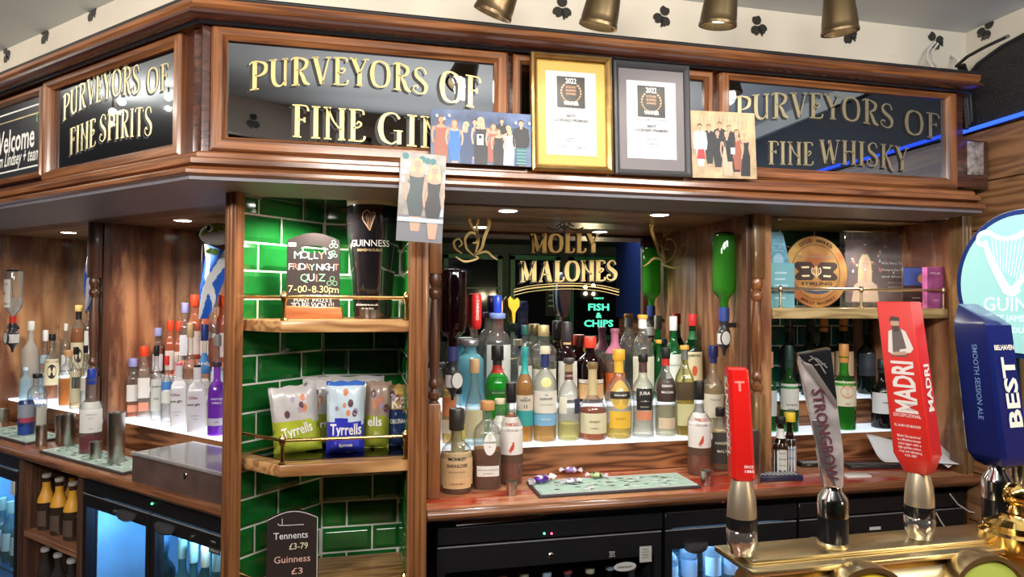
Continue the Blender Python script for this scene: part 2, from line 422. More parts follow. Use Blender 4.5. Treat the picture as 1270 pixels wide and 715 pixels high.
for s_, sz, zz, wd in (('FAMOUS', .035, H + .04, .14), ('FISH', .125, H - .08, .30), ('&', .10, H - .19, .09), ('CHIPS', .125, H - .30, .42)):
    txt(bm, s_, sz, 3.14, zz, -3.928, wd, bold=.03)
o = obj('window_lettering', bm, GLW, bpy.data.objects['window_3'], keep=True, smooth=False)
bm = NB(); txt(bm, 'TS', .16, 1.22, H - .22, -3.928, .2, bold=.03)
obj('window_lettering', bm, GLW, bpy.data.objects['window_1'], keep=True, smooth=False)
# a dark menu poster and a blue door curtain on the rear wall
t = thing('menu_poster', 'dark menu poster seen in the big mirror between the green windows', 'poster', (2.62, -3.9, H + .0))
obj('sheet', box(NB(), -.24, .02, .0, .01, -.2, .3), mat('poster black', (.01, .02, .02), .5), t, smooth=False)
bm = NB()
for k in range(5): flat(bm, rect(-.20, -.05 - .02 * (k % 3), .2 - k * .07, .225 - k * .07), .0115)
obj('print', bm, mat('poster green print', (.35, .6, .3), .6), t, smooth=False)
# two bare warm bulbs on cords in the middle of the room
BULB = mat('warm bulb', (1.0, .70, .35), .4, emis=6.0)
for k, (bx, by) in enumerate(((2.02, -1.25), (2.17, -1.45))):
    t = thing('pendant_bulb', ('warm bare hanging bulb mirrored over the green lettering, lower of two', 'warm bare hanging bulb mirrored over the green lettering, higher of two')[k], 'lamp', (bx, by, H + .13 + .02 * k), group='bare bulbs of the room')
    obj('bulb', ball(NB(), (0, 0, 0), .018), BULB, t)
    obj('cord', tube(NB(), [(0, 0, .03), (0, 0, .60 - .02 * k)], .003, 6), BLK, t)
    lamp('pendant_light', 'POINT', (bx, by, H + .07), 14, (1, .75, .45), .010)

o = obj('blue_notice_board', bbox(WR - .045, WR - .014, -.24, .28, H - .12, H + .5, .003, 1), mat('navy notice board', (.008, .02, .10), .35, coat=.4))
tag(o, 'dark blue board on the end wall, showing in the bar mirror beside the window', 'board')
# ================================================================ THE CANOPY WITH ITS MIRRORED SIGNS
SIGN = mirror('smoked sign mirror', (.34, .36, .40), .02)
SIGNB = mirror('dark blue sign mirror', (.30, .36, .46), .03)
SHB = mat('black letter shading', (.006, .006, .006), .5)
canopy = thing('bar_canopy', 'dark wooden canopy over the back bar with mirrored gold lettered signs', 'canopy', (CX, CY, H + .29))
MX = dict(keep=True)
def crun(name, prof, m, wingm=None):
    obj(name, run(prof, True, 1.86), m, canopy, keep=True)
    LWobj(name, run(prof, False, ul=2.3), wingm or m, canopy)
# boards behind the signs, cornice rolls, ledges
crun('fascia_board', [(.045, .34), (.045, .67), (.11, .67), (.11, .34)], W_DARK)
crun('cornice', [(.05, .655), (.012, .662), (.004, .672), (.012, .684), (-.012, .686), (-.020, .694), (-.018, .706), (-.004, .712), (.0, .718), (.05, .720), (.12, .72), (.12, .655)], W_CAN)
crun('cornice_bead', [(-.021, .664), (-.027, .669), (-.027, .677), (-.019, .683), (.004, .683), (.004, .662)], W_DARK)
crun('ledge', [(.05, .352), (.012, .352), (.004, .346), (.004, .336), (-.012, .334), (-.016, .330), (-.016, .318), (-.006, .314), (.05, .312)], W_CAN)
crun('ledge_moulding', [(.05, .3125), (-.008, .3125), (-.026, .306), (-.032, .300), (-.032, .292), (-.022, .286), (.05, .286)], W_CAN)
pr = [(-.022, .286), (-.022, .2865), (.20, .2865), (.20, .27), (.19, .27), (.19, .283), (-.02, .283)]
obj('soffit', run([(-.02, .2862), (.22, .2862), (.22, .278), (-.02, .278)], True, 1.86), SOFFIT, canopy, keep=True)
LWobj('soffit', run([(-.02, .2862), (.27, .2862), (.27, .278), (-.02, .278)], False, ul=2.3), SOFFIT, canopy)
obj('cornice_cable', tube(NB(), [(CX + .4142 * -.01, CY - .010, H + .7135), (1.86, CY - .010, H + .7135)], .0055, 8), BLK, canopy, keep=True)
LWobj('cornice_cable', tube(NB(), [(-2.3, -.010, H + .7135), (.004, -.010, H + .7135)], .0055, 8), BLK, canopy)
obj('cornice_shadow_bead', tube(NB(), [(CX + .4142 * .006, CY + .006, H + .6585), (1.86, CY + .006, H + .6585)], .0045, 8), BLKG, canopy, keep=True)
LWobj('cornice_shadow_bead', tube(NB(), [(-2.3, .006, H + .6585), (-.002, .006, H + .6585)], .0045, 8), BLKG, canopy)
# corner upright
def cpost():
    bm = NB()
    pts = [(-.060, .0), (-.052, -.004), (-.040, .002), (-.030, .002), (-.020, -.006), (0, -.010)]
    left = [lw(x, .030 + y) for x, y in pts[:-1]]
    cor = Vector((CX + .4142 * .020, CY + .020, 0))
    right = [Vector((CX - x, CY + .030 + y, 0)) for x, y in pts[:-1]][::-1]
    poly = [(p.x, p.y) for p in left + [cor] + right] + [(CX + .07, CY + .075), (CX + .02, CY + .09), (CX - .06, CY + .12)]
    slab(bm, poly, H + .35, H + .665)
    return bm
obj('corner_post', cpost(), W_DARK, canopy, keep=True)
def sign(x0, x1, z0, z1, fw, left=False, gm=None, fm=W_CAN, yf=.018, yg=.038):
    """four mitred rails with an inner chamfer round a mirror; x along the wing or the main front"""
    X = (lambda x: x) if left else (lambda x: x)
    off = (lambda y: y) if left else (lambda y: CY + y)
    fn = LWobj if left else (lambda n, b, m, p, **k: obj(n, b, m, p, keep=True, **k))
    rails = []
    prof = [(0, .006), (.006, .0), (fw * .72, .0), (fw * .78, .005), (fw, .012), (fw, .030), (0, .030)]
    def rail(p, q, n_):            # p->q outer edge, n_ inward direction
        bm = NB(); d_ = (Vector(q) - Vector(p)).normalized(); n_ = Vector(n_)
        A = []; B = []
        for a_, y_ in prof:
            P = Vector(p) + n_ * a_ + d_ * a_; Q = Vector(q) + n_ * a_ - d_ * a_
            A.append(bm.verts.new((P.x, off(yf + y_), H + P.y))); B.append(bm.verts.new((Q.x, off(yf + y_), H + Q.y)))
        n = len(prof)
        for k in range(n): bm.faces.new((A[k], B[k], B[(k + 1) % n], A[(k + 1) % n]))
        bm.faces.new(A); bm.faces.new(B[::-1])
        return bm
    X0, X1, Z0, Z1 = x0 - fw, x1 + fw, z0 - fw, z1 + fw
    zm = W_CANZ
    fn('frame_rail', rail((X0, Z0), (X1, Z0), (0, 1)), fm, canopy)
    fn('frame_rail', rail((X0, Z1), (X1, Z1), (0, -1)), fm, canopy)
    fn('frame_rail', rail((X0, Z0), (X0, Z1), (1, 0)), zm, canopy)
    fn('frame_rail', rail((X1, Z0), (X1, Z1), (-1, 0)), zm, canopy)
    g = fn('sign_mirror', box(NB(), x0 - .004, x1 + .004, off(yg), off(yg + .004), H + z0 - .004, H + z1 + .004), gm or SIGN, canopy, smooth=False)
    return g, off(yg)
# ---- decorative lettering drawn with thick and thin strokes
T, t_ = .15, .045
GL = {
'P': (.60, [([(.19, 0), (.19, 1)], T), ([(.0, .93), (.12, 1.02), (.34, 1.0), (.56, .86), (.54, .6), (.34, .48), (.2, .52)], [t_, t_, t_, .13, .12, t_, t_]), ([(.04, 0), (.34, 0)], t_)]),
'U': (.68, [([(.15, 1), (.15, .35), (.24, .08), (.42, .02), (.56, .2)], [T, T, .13, t_, t_]), ([(.57, 1), (.57, 0)], .09), ([(.0, 1), (.28, 1)], t_), ([(.46, 1), (.66, 1)], t_)]),
'R': (.68, [([(.19, 0), (.19, 1)], T), ([(.0, .93), (.12, 1.02), (.34, 1.0), (.55, .88), (.52, .66), (.34, .54), (.2, .56)], [t_, t_, t_, .13, .12, t_, t_]), ([(.3, .55), (.42, .32), (.52, .08), (.68, .0)], [t_, .13, .14, t_]), ([(.04, 0), (.32, 0)], t_)]),
'V': (.66, [([(.1, 1), (.36, 0)], T), ([(.37, 0), (.6, 1)], t_), ([(-.02, 1), (.24, 1)], t_), ([(.5, 1), (.68, 1)], t_)]),
'E': (.56, [([(.17, 0), (.17, 1)], T), ([(.03, 1), (.46, 1), (.52, .86)], [t_, t_, .08]), ([(.17, .42), (.36, .44), (.44, .56), (.34, .62), (.3, .54)], [t_, t_, .07, t_, t_]), ([(.03, 0), (.48, 0), (.56, .16)], [t_, t_, .08])]),
'Y': (.66, [([(.1, 1), (.33, .45)], T), ([(.58, 1), (.34, .45)], t_), ([(.34, .48), (.34, 0)], T), ([(-.02, 1), (.24, 1)], t_), ([(.48, 1), (.68, 1)], t_), ([(.22, 0), (.46, 0)], t_)]),
'O': (.76, [([(.36, 1.0), (.14, .88), (.06, .5), (.14, .12), (.36, 0)], [t_, .12, .16, .12, t_]), ([(.36, 1.0), (.6, .88), (.68, .5), (.6, .12), (.36, 0)], [t_, .10, .14, .10, t_])]),
'S': (.58, [([(.5, .8), (.42, .98), (.24, 1.0), (.1, .84), (.16, .64), (.36, .5), (.5, .34), (.46, .1), (.26, 0), (.06, .08), (.04, .24), (.16, .28), (.2, .2)], [.07, t_, t_, .10, .13, .14, .14, .10, t_, t_, t_, .06, t_])]),
'F': (.54, [([(.19, 0), (.19, 1)], T), ([(.03, 1), (.46, 1), (.54, .84)], [t_, t_, .08]), ([(.19, .55), (.42, .55)], t_), ([(.42, .47), (.42, .63)], .06), ([(.06, 0), (.32, 0)], t_)]),
'I': (.34, [([(.17, 0), (.17, 1)], T), ([(.03, 1), (.31, 1)], t_), ([(.03, 0), (.31, 0)], t_)]),
'N': (.72, [([(.14, 0), (.14, 1)], .11), ([(.14, 1), (.3, .62), (.46, .42), (.6, .3)], [.06, .06, t_, t_]), ([(.6, 0), (.6, 1)], T), ([(.0, 1), (.24, 1)], t_), ([(.02, 0), (.26, 0)], t_), ([(.48, 1), (.72, 1)], t_), ([(.48, 0), (.72, 0)], t_)]),
'G': (.72, [([(.6, .84), (.5, .98), (.34, 1.0), (.14, .86), (.06, .5), (.14, .14), (.36, 0), (.54, .1)], [.08, t_, t_, .12, .16, .13, t_, t_]), ([(.6, 0), (.6, .42)], .12), ([(.44, .44), (.7, .44)], t_)]),
'H': (.72, [([(.15, 0), (.15, 1)], T), ([(.58, 0), (.58, 1)], T), ([(.15, .46), (.36, .56), (.58, .46)], t_), ([(.02, 1), (.28, 1)], t_), ([(.02, 0), (.28, 0)], t_), ([(.46, 1), (.7, 1)], t_), ([(.46, 0), (.7, 0)], t_)]),
'W': (.98, [([(.1, 1), (.3, 0)], T), ([(.31, 0), (.5, .95)], t_), ([(.46, 1), (.68, 0)], T), ([(.69, 0), (.88, 1)], t_), ([(-.02, 1), (.22, 1)], t_), ([(.78, 1), (.98, 1)], t_)]),
'K': (.68, [([(.17, 0), (.17, 1)], T), ([(.56, 1), (.2, .48)], t_), ([(.28, .56), (.44, .26), (.54, .0), (.7, -.1)], [t_, .13, .12, t_]), ([(.04, 1), (.3, 1)], t_), ([(.04, 0), (.3, 0)], t_), ([(.46, 1), (.66, 1)], t_)]),
'L': (.56, [([(.18, 0), (.18, 1)], T), ([(.04, 1), (.32, 1)], t_), ([(.04, 0), (.46, 0), (.54, .2)], [t_, t_, .08])]),
'M': (.92, [([(.14, 0), (.14, 1)], .08), ([(.14, 1), (.44, .08)], T), ([(.45, .08), (.74, 1)], t_), ([(.75, 1), (.75, 0)], T), ([(.0, 1), (.2, 1)], t_), ([(.02, 0), (.26, 0)], t_), ([(.7, 1), (.88, 1)], t_), ([(.62, 0), (.88, 0)], t_)]),
'A': (.74, [([(.36, 1), (.1, 0)], t_), ([(.36, 1), (.6, 0)], T), ([(.19, .34), (.5, .34)], t_), ([(.0, 0), (.2, 0)], t_), ([(.48, 0), (.72, 0)], t_)]),
'T': (.64, [([(.32, 0), (.32, 1)], T), ([(.02, .86), (.08, 1), (.56, 1), (.62, .86)], [.06, t_, t_, .06]), ([(.2, 0), (.44, 0)], t_)]),
' ': (.45, []),
}
def cat(P, W, n=5):
    if len(P) == 2: return P, W
    oP, oW = [], []
    for i in range(len(P) - 1):
        p0, p1, p2, p3 = P[max(i - 1, 0)], P[i], P[i + 1], P[min(i + 2, len(P) - 1)]
        for k in range(n):
            t = k / n
            f = lambda a, b, c, d: .5 * ((2 * b) + (-a + c) * t + (2 * a - 5 * b + 4 * c - d) * t * t + (-a + 3 * b - 3 * c + d) * t ** 3)
            oP.append((f(p0[0], p1[0], p2[0], p3[0]), f(p0[1], p1[1], p2[1], p3[1]))); oW.append(W[i] * (1 - t) + W[i + 1] * t)
    oP.append(P[-1]); oW.append(W[-1])
    return oP, oW
def stroke(bm, P, W, y, mi=0, wrap=None):
    if not isinstance(W, list): W = [W] * len(P)
    P, W = cat(P, W); L_, R_ = [], []
    for i, p in enumerate(P):
        a, b = P[max(i - 1, 0)], P[min(i + 1, len(P) - 1)]
        dx, dz = b[0] - a[0], b[1] - a[1]; l = math.hypot(dx, dz) or 1
        nx, nz = -dz / l * W[i] / 2, dx / l * W[i] / 2
        g = wrap or (lambda x, z: (x, y, z))
        L_.append(bm.verts.new(g(p[0] + nx, p[1] + nz))); R_.append(bm.verts.new(g(p[0] - nx, p[1] - nz)))
    for i in range(len(P) - 1):
        bm.faces.new((L_[i], L_[i + 1], R_[i + 1], R_[i])).material_index = mi
def fancy(bm, s, x0, x1, hgt, base, y, grow=1.0, shadow=True, tilt=None, wmul=1.0):
    """letters from x0 to x1 of height hgt on the curve z = base(u), u 0..1; gilt faces in slot 0, black shading in slot 1"""
    tot = sum(GL[c][0] + .08 for c in s) - .08; sx = (x1 - x0) / tot; cx = x0
    for c in s:
        wd, st = GL[c]; um = (cx + wd * sx / 2 - x0) / (x1 - x0); zb = base(um); sl = (base(um + .02) - base(um - .02)) / (.04 * (x1 - x0))
        for P, W in st:
            for lay in ((1, 0) if shadow else (0,)):
                o = hgt * .105 * lay; yy = y - .0009 + .0005 * lay
                Q = [(cx + a * sx - o, zb + b * hgt + (a - wd / 2) * sx * sl - o * .8) for a, b in P]
                WW = ([q * (sx + hgt) / 2 * wmul for q in W] if isinstance(W, list) else W * (sx + hgt) / 2 * wmul)
                stroke(bm, Q, WW, yy, lay)
        cx += (wd + .08) * sx
    return bm
def xm(px, py=100, o=.038): return at(px, py, CY + o).x
def zm_(px, py, o=.038): return at(px, py, CY + o).z
def xl_(px, py=100, o=.038): return (LWI @ atw(px, py, o)).x
def zl_(px, py, o=.038): return atw(px, py, o).z
# main signs
g1, y1 = sign(xm(283), xm(612), .392, .628, .036)
g2, y2 = sign(xm(646), xm(872), .396, .632, .024)
g3, y3 = sign(xm(903), xm(1170), .392, .640, .036, gm=SIGNB)
# wing signs
g4, y4 = sign(xl_(68), xl_(222), .388, .632, .034, left=True, fm=W_CAN)
g5, y5 = sign(xl_(57) - .55, xl_(57), .392, .632, .020, left=True, gm=mat('black sign board', (.02, .022, .028), .35))
arc = lambda z, r: (lambda u: H + z + r * math.sin(PI * u))
def lin(pts):                     # baseline through (pixel x, z) points, given as u 0..1
    def f(u):
        n = len(pts) - 1; k = min(n - 1, max(0, int(u * n))); q = u * n - k
        if n == 2:
            p0, p1, p2 = pts; return p0 * (1 - u) * (1 - 2 * u) + p1 * 4 * u * (1 - u) + p2 * u * (2 * u - 1)
        return pts[k] * (1 - q) + pts[k + 1] * q
    return f
bm = NB(); fancy(bm, 'PURVEYORS', xm(309), xm(531), .067, lin([H + .512, H + .544, H + .532]), y1); fancy(bm, 'OF', xm(546), xm(596), .080, lin([H + .522, H + .508]), y1)
fancy(bm, 'FINE', xm(362), xm(453), .078, lin([H + .405, H + .403]), y1); fancy(bm, 'GIN', xm(470), xm(552), .078, lin([H + .402, H + .395]), y1)
obj('lettering', bm, [GOLD, SHB], g1, keep=True, smooth=False)
bm = NB(); fancy(bm, 'PURVEYORS', xm(911), xm(1108), .072, lin([H + .520, H + .552, H + .535]), y3); fancy(bm, 'OF', xm(1122), xm(1164), .075, lin([H + .524, H + .516]), y3)
fancy(bm, 'FINE', xm(952), xm(1008), .066, lin([H + .405, H + .410]), y3); fancy(bm, 'WHISKY', xm(1016), xm(1126), .070, lin([H + .415, H + .418, H + .408]), y3)
obj('lettering', bm, [mat('dim gilt lettering', (.42, .36, .22), .4, .7), SHB], g3, keep=True, smooth=False)
bm = NB(); fancy(bm, 'PURVEYORS', xl_(79), xl_(174), .074, lin([zl_(82, 149), zl_(127, 124), zl_(170, 116)]), y4); fancy(bm, 'OF', xl_(183), xl_(209), .066, lin([zl_(190, 114), zl_(206, 111)]), y4)
fancy(bm, 'FINE', xl_(88), xl_(120), .076, lin([zl_(91, 191), zl_(118, 180)]), y4); fancy(bm, 'SPIRITS', xl_(125), xl_(190), .074, lin([zl_(128, 175), zl_(160, 169), zl_(188, 168)]), y4)
LWobj('lettering', bm, [GOLDP, SHB], g4, smooth=False)
bm = NB()
xe = xl_(57)
txt(bm, 'Welcome', .105, xe - .22, H + .515, y5 - .001, .30, bold=.02, shear=.1)
txt(bm, 'from Lindsey + team!', .062, xe - .20, H + .455, y5 - .001, .36, bold=.014, shear=.4)
for z in (.604, .412):
    flat(bm, rect(xe - .5, xe - .008, H + z, H + z + .005), y5 - .001)
flat(bm, rect(xe - .018, xe - .013, H + .408, H + .615), y5 - .001)
flat(bm, rect(xe - .5, xe - .03, H + .578, H + .582), y5 - .001, 1)
for k in range(9): flat(bm, ell(xe - .045 + .012 * math.cos(k * 2.1), H + .572 + .014 * math.sin(k * 1.7) - .006, .005, .005, 6), y5 - .0014, 2)
LWobj('lettering', bm, [WHITE, GOLDP, mat('sign green leaf', (.15, .5, .2), .6)], g5, smooth=False)

# ---- shamrock cut-outs of black mirror on the plaster
BMIR = mat('black mirror film', (.03, .028, .025), .12, .3, coat=1)
def shamrock_mesh():
    bm = NB()
    for a in (90, 210 + 15, -30 - 15):
        r = math.radians(a); c = (.018 * math.cos(r), .018 * math.sin(r))
        pts = []
        for k in range(14):
            q = 2 * PI * k / 14; rr = .0155 * (1 - .28 * (1 if abs(math.atan2(math.sin(q - r), math.cos(q - r))) < .25 else 0))
            pts.append((c[0] + rr * math.cos(q), c[1] + rr * math.sin(q)))
        prism(bm, pts, -.0012, 0)
    prism(bm, [(-.002, 0), (.002, 0), (.010, -.032), (.004, -.034)], -.0012, 0)
    me = bpy.data.meshes.new('shamrock'); bmesh.ops.recalc_face_normals(bm, faces=bm.faces); bm.to_mesh(me); bm.free(); me.materials.append(BMIR)
    return me
SHM = shamrock_mesh()
spots = [(697, 10, 0, 'plaster above the gold frame'), (822, 20, 20, 'plaster above the grey frame'), (940, 32, -15, 'plaster between the two right hand spotlights'), (1052, 42, -40, 'plaster under the spotlight over the whisky sign'), (1160, 50, -50, 'plaster beside the white cable loop')]
for px, py, a, wh in spots:
    p = at(px, py, CY + .119); o = place('shamrock_decal', SHM, None, p, rot=(0, math.radians(a), 0))
    tag(o, 'black mirrored shamrock on cream ' + wh, 'sticker', 'shamrock stickers on the plaster')
for px, py, a, wh in [(55, 43, -30, 'plaster over the left wing, middle one of three'), (113, 14, -35, 'plaster over the left wing, nearest the corner'), (8, 67, -30, 'plaster over the left wing, farthest from the corner')]:
    p = atw(px, py, .119); o = place('shamrock_decal', SHM, None, p, rot=(0, math.radians(a), -PI / 4))
    tag(o, 'black mirrored shamrock on cream ' + wh, 'sticker', 'shamrock stickers on the plaster')
p = atx(1223, 37, WR - .0065); o = place('shamrock_decal', SHM, None, p, rot=(0, math.radians(0), -PI / 2))
o.rotation_euler = (0, math.radians(60), PI / 2)
o.rotation_mode = 'XYZ'; o.matrix_world = Matrix.Translation(p) @ Matrix.Rotation(-PI / 2, 4, 'Z') @ Matrix.Rotation(.7, 4, 'Y')
tag(o, 'black mirrored shamrock sticker on the end wall above the woven panel', 'sticker', 'shamrock stickers on the plaster')
P0, d, nrm = FRONT_BULK
for k, q in enumerate((-.45, .1, .7, 1.2, 1.75, -1.0)):
    p = P0 + d * q + nrm * .0005
    o = place('shamrock_decal', SHM, None, (0, 0, 0)); o.matrix_world = Matrix.Translation((p.x, p.y, H + .80)) @ Matrix.Rotation(math.atan2(d.y, d.x) + PI, 4, 'Z') @ Matrix.Scale(1.1, 4)
    tag(o, 'black shamrock on the far bulkhead facing the signs, %s from the end wall' % ('fifth', 'fourth', 'third', 'second', 'first', 'sixth')[k], 'sticker', 'shamrock stickers on the far bulkhead')
# ---- spotlight cans hanging from the pale ceiling
CAN = mat('bronze spotlight can', (.13, .09, .045), .33, .85)
LAMP = mat('spotlight lens', (1, .93, .80), .3, emis=14.0)
cans = [(620, -7, .34), (747, 8, .16), (893, 8, .05), (1041, 18, -.12)]
wh = ['partly cut off over the group photograph', 'over the gold framed certificate', 'over the brown framed group photograph at the whisky sign', 'over the whisky sign']
for (px, py, tl), wl in zip(cans, wh):
    p = at(px, py, 1.45)
    t = thing('spotlight', 'bronze bell shaped spotlight ' + wl, 'spotlight', p, group='bronze ceiling spotlights')
    hd = obj('lamp_head', lathe(NB(), [(.012, .085), (.022, .08), (.030, .05), (.036, .0), (.038, -.022), (.0385, -.034), (.040, -.036), (.040, -.042), (.034, -.042), (.028, -.02), (.0, -.018)], 24, cap=False), CAN, t)
    hd.rotation_euler = (tl * .5 + .15, tl, 0); hd.scale = (1.14, 1.14, 1.1)
    ln = obj('lens', lathe(NB(), [(0, -.030), (.030, -.030), (.030, -.028), (0, -.028)], 20, cap=False), LAMP, t); ln.rotation_euler = hd.rotation_euler
    obj('stem', tube(NB(), [(0, 0, .06), (0, 0, zt - p.z - .012)], .006, 8), CAN, t)
    obj('ceiling_plate', lathe(NB(), [(.03, zt - p.z - .012), (.03, zt - p.z)], 18), CAN, t)
    lamp('spotlight_beam', 'SPOT', (p.x, p.y, p.z - .05), 1.6, (1, .92, .8), .03, aim=(p.x + .03, p.y + .22, p.z - .5), spot=120)
# two more lamps over the customers that glint in the spirits sign
def reflect_pt(px, py, z):        # where a lamp must hang for its glint to show at that point of the wing sign
    p = atw(px, py, .038); dr = (p - EYE).normalized(); n = Vector((-1, -1, 0)).normalized()
    r_ = dr - 2 * dr.dot(n) * n
    return p + r_ * ((z - p.z) / r_.z)
for k, (px, py, z) in enumerate(((151, 126, H + .86), (209, 120, H + .86), (140, 139, H + .80))):
    p = reflect_pt(px, py, z)
    t = thing('pendant_lamp', 'round ceiling lamp over the customers mirrored in the wing sign, ' + ('upper middle glint', 'glint near its right end', 'lowest glint')[k], 'lamp', p, group='lamps mirrored in the spirits sign')
    obj('globe', ball(NB(), (0, 0, 0), .016), LAMP, t)
    obj('stem', tube(NB(), [(0, 0, .02), (0, 0, (zl if p.y < .34 else zt) - p.z)], .004, 6), CAN, t)
    lamp('pendant_light', 'POINT', (p.x, p.y, p.z - .05), 2.2, (1, .93, .82), .008)
    print('PENDANT', p)
# cables: white loop and black run at the right end of the canopy
t = thing('cable_bundle', 'white and black cables looped out of the plaster at the right end of the canopy', 'cable', at(1165, 80, CY + .1))
L0 = t.location
def cab(name, pts, r, m, par, off=None):
    off = off if off is not None else par.location
    return obj(name, tube(NB(), [Vector(p) - Vector(off) for p in pts], r, 8), m, par)
WCAB = mat('white cable', (.75, .72, .66), .5)
cab('white_cable', [at(1160, 52, CY + .118), at(1151, 62, CY + .10), at(1150, 74, CY + .08), at(1155, 80, CY + .03), at(1158, 86, CY + .0)], .0035, WCAB, t)
cab('white_cable', [at(1163, 54, CY + .118), at(1156, 64, CY + .10), at(1157, 76, CY + .08), at(1163, 84, CY + .0)], .0035, WCAB, t)
cab('white_cable', [at(1180, 68, CY + .118), at(1188, 74, CY + .08), at(1192, 84, CY + .06)], .005, WCAB, t)
for q in range(3):
    cab('black_cable', [at(1189 + q * 3, 80, CY + .06 - .02 * q), at(1193 + q * 4, 95 + q, CY + .05), at(1196 + q * 4, 130, CY + .06), at(1199 + q * 3, 160 - 4 * q, CY + .05)], .006, BLK, t)
cab('black_cable', [at(1186, 82, CY + .04), at(1200, 70, CY - .05), at(1222, 58, CY - .15), at(1250, 45, CY - .3)], .005, BLK, t)
# dark metal end plate with a clear blank switch beneath it
e0, e1 = at(1184, 172, CY + .02), at(1226, 226, CY + .02)
t = thing('canopy_end_block', 'dark stained end block with clear plastic plate beside the whisky sign', 'panel', ((e0.x + e1.x) / 2, CY + .02, e1.z))
hw = (e1.x - e0.x) / 2
obj('block', bbox(-hw, hw, 0, .06, -.02, e0.z - e1.z, .003), W_DARK, t)
obj('clear_plate', bbox(-.02, .042, -.005, 0, .02, .125, .002), mat('milky clear plastic', (.30, .26, .25), .2, coat=1, var=.6, vs_=60), t)
# ================================================================ NICHES, PILLARS, TILES, WORKTOPS
ZC = H + .285; ZT = H - .555; Z1 = H - .457; Z2 = H - .355
# ceilings of the niches
def ceil_boards(left, x0, x1, ys_, m):
    par = struct('ceiling_niche', box(NB(), x0, x1, ys_[0], ys_[-1], ZC + .01, ZC + .03), m, left=left, smooth=False)
    for a_, b_ in zip(ys_, ys_[1:]):
        b = bbox(x0, x1, a_ + .001, b_ - .001, ZC, ZC + .012, .0015, 1)
        (LWobj if left else lambda n, q, mm, p, **k: obj(n, q, mm, p, keep=True, **k))('ceiling_board', b, m, par, smooth=False)
ceil_boards(False, .17, 1.235, [1.90, 2.0, 2.09, 2.18, 2.30], W_CEIL)
ceil_boards(False, 1.26, 1.95, [1.86, 2.00, 2.15, 2.32], wood('pale ceiling board', (.30, .24, .15), (.60, .52, .36), 'x', .35, 60, 3))
struct('ceiling_corner', slab(NB(), [(-.335, 1.90), (-.21, 1.77), (.13, 1.77), (.13, 2.15), (-.11, 2.15)], ZC, ZC + .02), mirror('satin steel ceiling', (.62, .64, .60), .22), smooth=False)
XP2 = xl_(131, 262, .375)      # partition between the two wing niches
XP3 = xl_(2, 280, .375) 
ceil_boards(True, XP3 - .3, XP2, [.36, .46, .56, .66], W_CEIL)
ceil_boards(True, XP2, -.12, [.36, .46, .56, .66], W_CEIL)
# partitions (plywood) and pillars
struct('partition_corner_right', box(NB(), .128, .172, 1.79, 2.34, 0, ZC), W_PLY, smooth=False)
struct('partition_main_right', box(NB(), 1.235, 1.272, 1.87, 2.34, 0, ZC), W_PLYB, smooth=False)
struct('partition_end', box(NB(), 1.945, 1.958, 1.82, 2.34, 0, ZC), W_PLY, smooth=False)
struct('partition_corner_left', box(NB(), -.150, -.128, .19, .66, 0, ZC), W_PLY, left=True, smooth=False)
struct('partition_wing', box(NB(), XP2 - .012, XP2 + .012, .375, .66, 0, ZC), W_PLY, left=True, smooth=False)
struct('partition_wing_far', box(NB(), XP3 - .03, XP3 - .004, .375, .66, 0, ZC), W_PLYB, left=True, smooth=False)
def fluted(x0, x1, y0, y1, z0, z1):
    bm = NB(); w_ = x1 - x0
    poly = [(x0, y1), (x0, y0 + .002), (x0 + .003, y0)]
    for c in (.34, .66):
        xc = x0 + w_ * c; poly += [(xc - .003, y0), (xc, y0 + .004), (xc + .003, y0)]
    poly += [(x1 - .003, y0), (x1, y0 + .002), (x1, y1)]
    return slab(bm, poly, z0, z1)
struct('pillar_corner_right', fluted(.121, .171, 1.742, 1.80, 0, ZC), W_PILL)
xa, xb = xl_(277, 600, .155), xl_(290, 600, .155)
bmp = fluted(xa, xb, .148, .176, 0, ZC); struct('pillar_corner_left', bmp, W_PILL, left=True)
struct('pillar_wing', fluted(XP2 - .016, XP2 + .022, .360, .385, ZT, ZC), W_PDK, left=True)
struct('pillar_end', fluted(1.912, 1.957, 1.775, 1.83, ZT, ZC), W_PINE)
struct('pillar_main_right', fluted(1.188, 1.203, 1.875, 1.905, ZT, ZC), W_PDK)
# dark header rails under the canopy soffit
struct('beam_wing', box(NB(), -2.3, -.152, .265, .36, ZC - .006, ZC + .01), W_PDK, left=True, smooth=False)
struct('beam_main', box(NB(), .17, 1.95, 1.885, 1.905, ZC - .012, ZC + .01), W_PDK, smooth=False)
def turned(name, label, x, y, wd, left=False, m=W_PINE, m2=None, ztop=None, zb=None):
    """square block, turned shaft, square block"""
    zt_ = H + .075; zm_0 = H - .29; hw_ = wd / 2
    p = (LWM @ Vector((x, y, 0))) if left else Vector((x, y, 0))
    t = thing(name, label, 'post', (p.x, p.y, ZT), -PI / 4 if left else 0)
    b = lambda z: z - ZT
    obj('top_block', bbox(-hw_, hw_, -hw_, hw_, b(zt_), b(ZC), .002), m, t)
    obj('bottom_block', bbox(-hw_, hw_, -hw_, hw_, 0, b(zm_0), .004), m, t)
    h0, h1 = b(zm_0), b(zt_); L_ = h1 - h0; r = hw_
    pf = [(.8, 0), (.6, .02), (.95, .04), (.95, .075), (.55, .095), (.5, .11), (.85, .13), (.9, .15), (.7, .175), (.62, .2), (.78, .3), (.92, .45), (.86, .6), (.62, .74), (.52, .80), (.9, .825), (1.0, .85), (.9, .875), (.55, .895), (.9, .93), (1.0, .96), (.8, 1.0)]
    obj('turned_shaft', lathe(NB(), [(r * a_, h0 + L_ * q) for a_, q in pf], 20), m2 or W_CANZ, t)
    return t
turned('turned_post', 'turned reddish wooden post with knotty blocks between main niche and wine niche', 1.222, 1.875, .038)
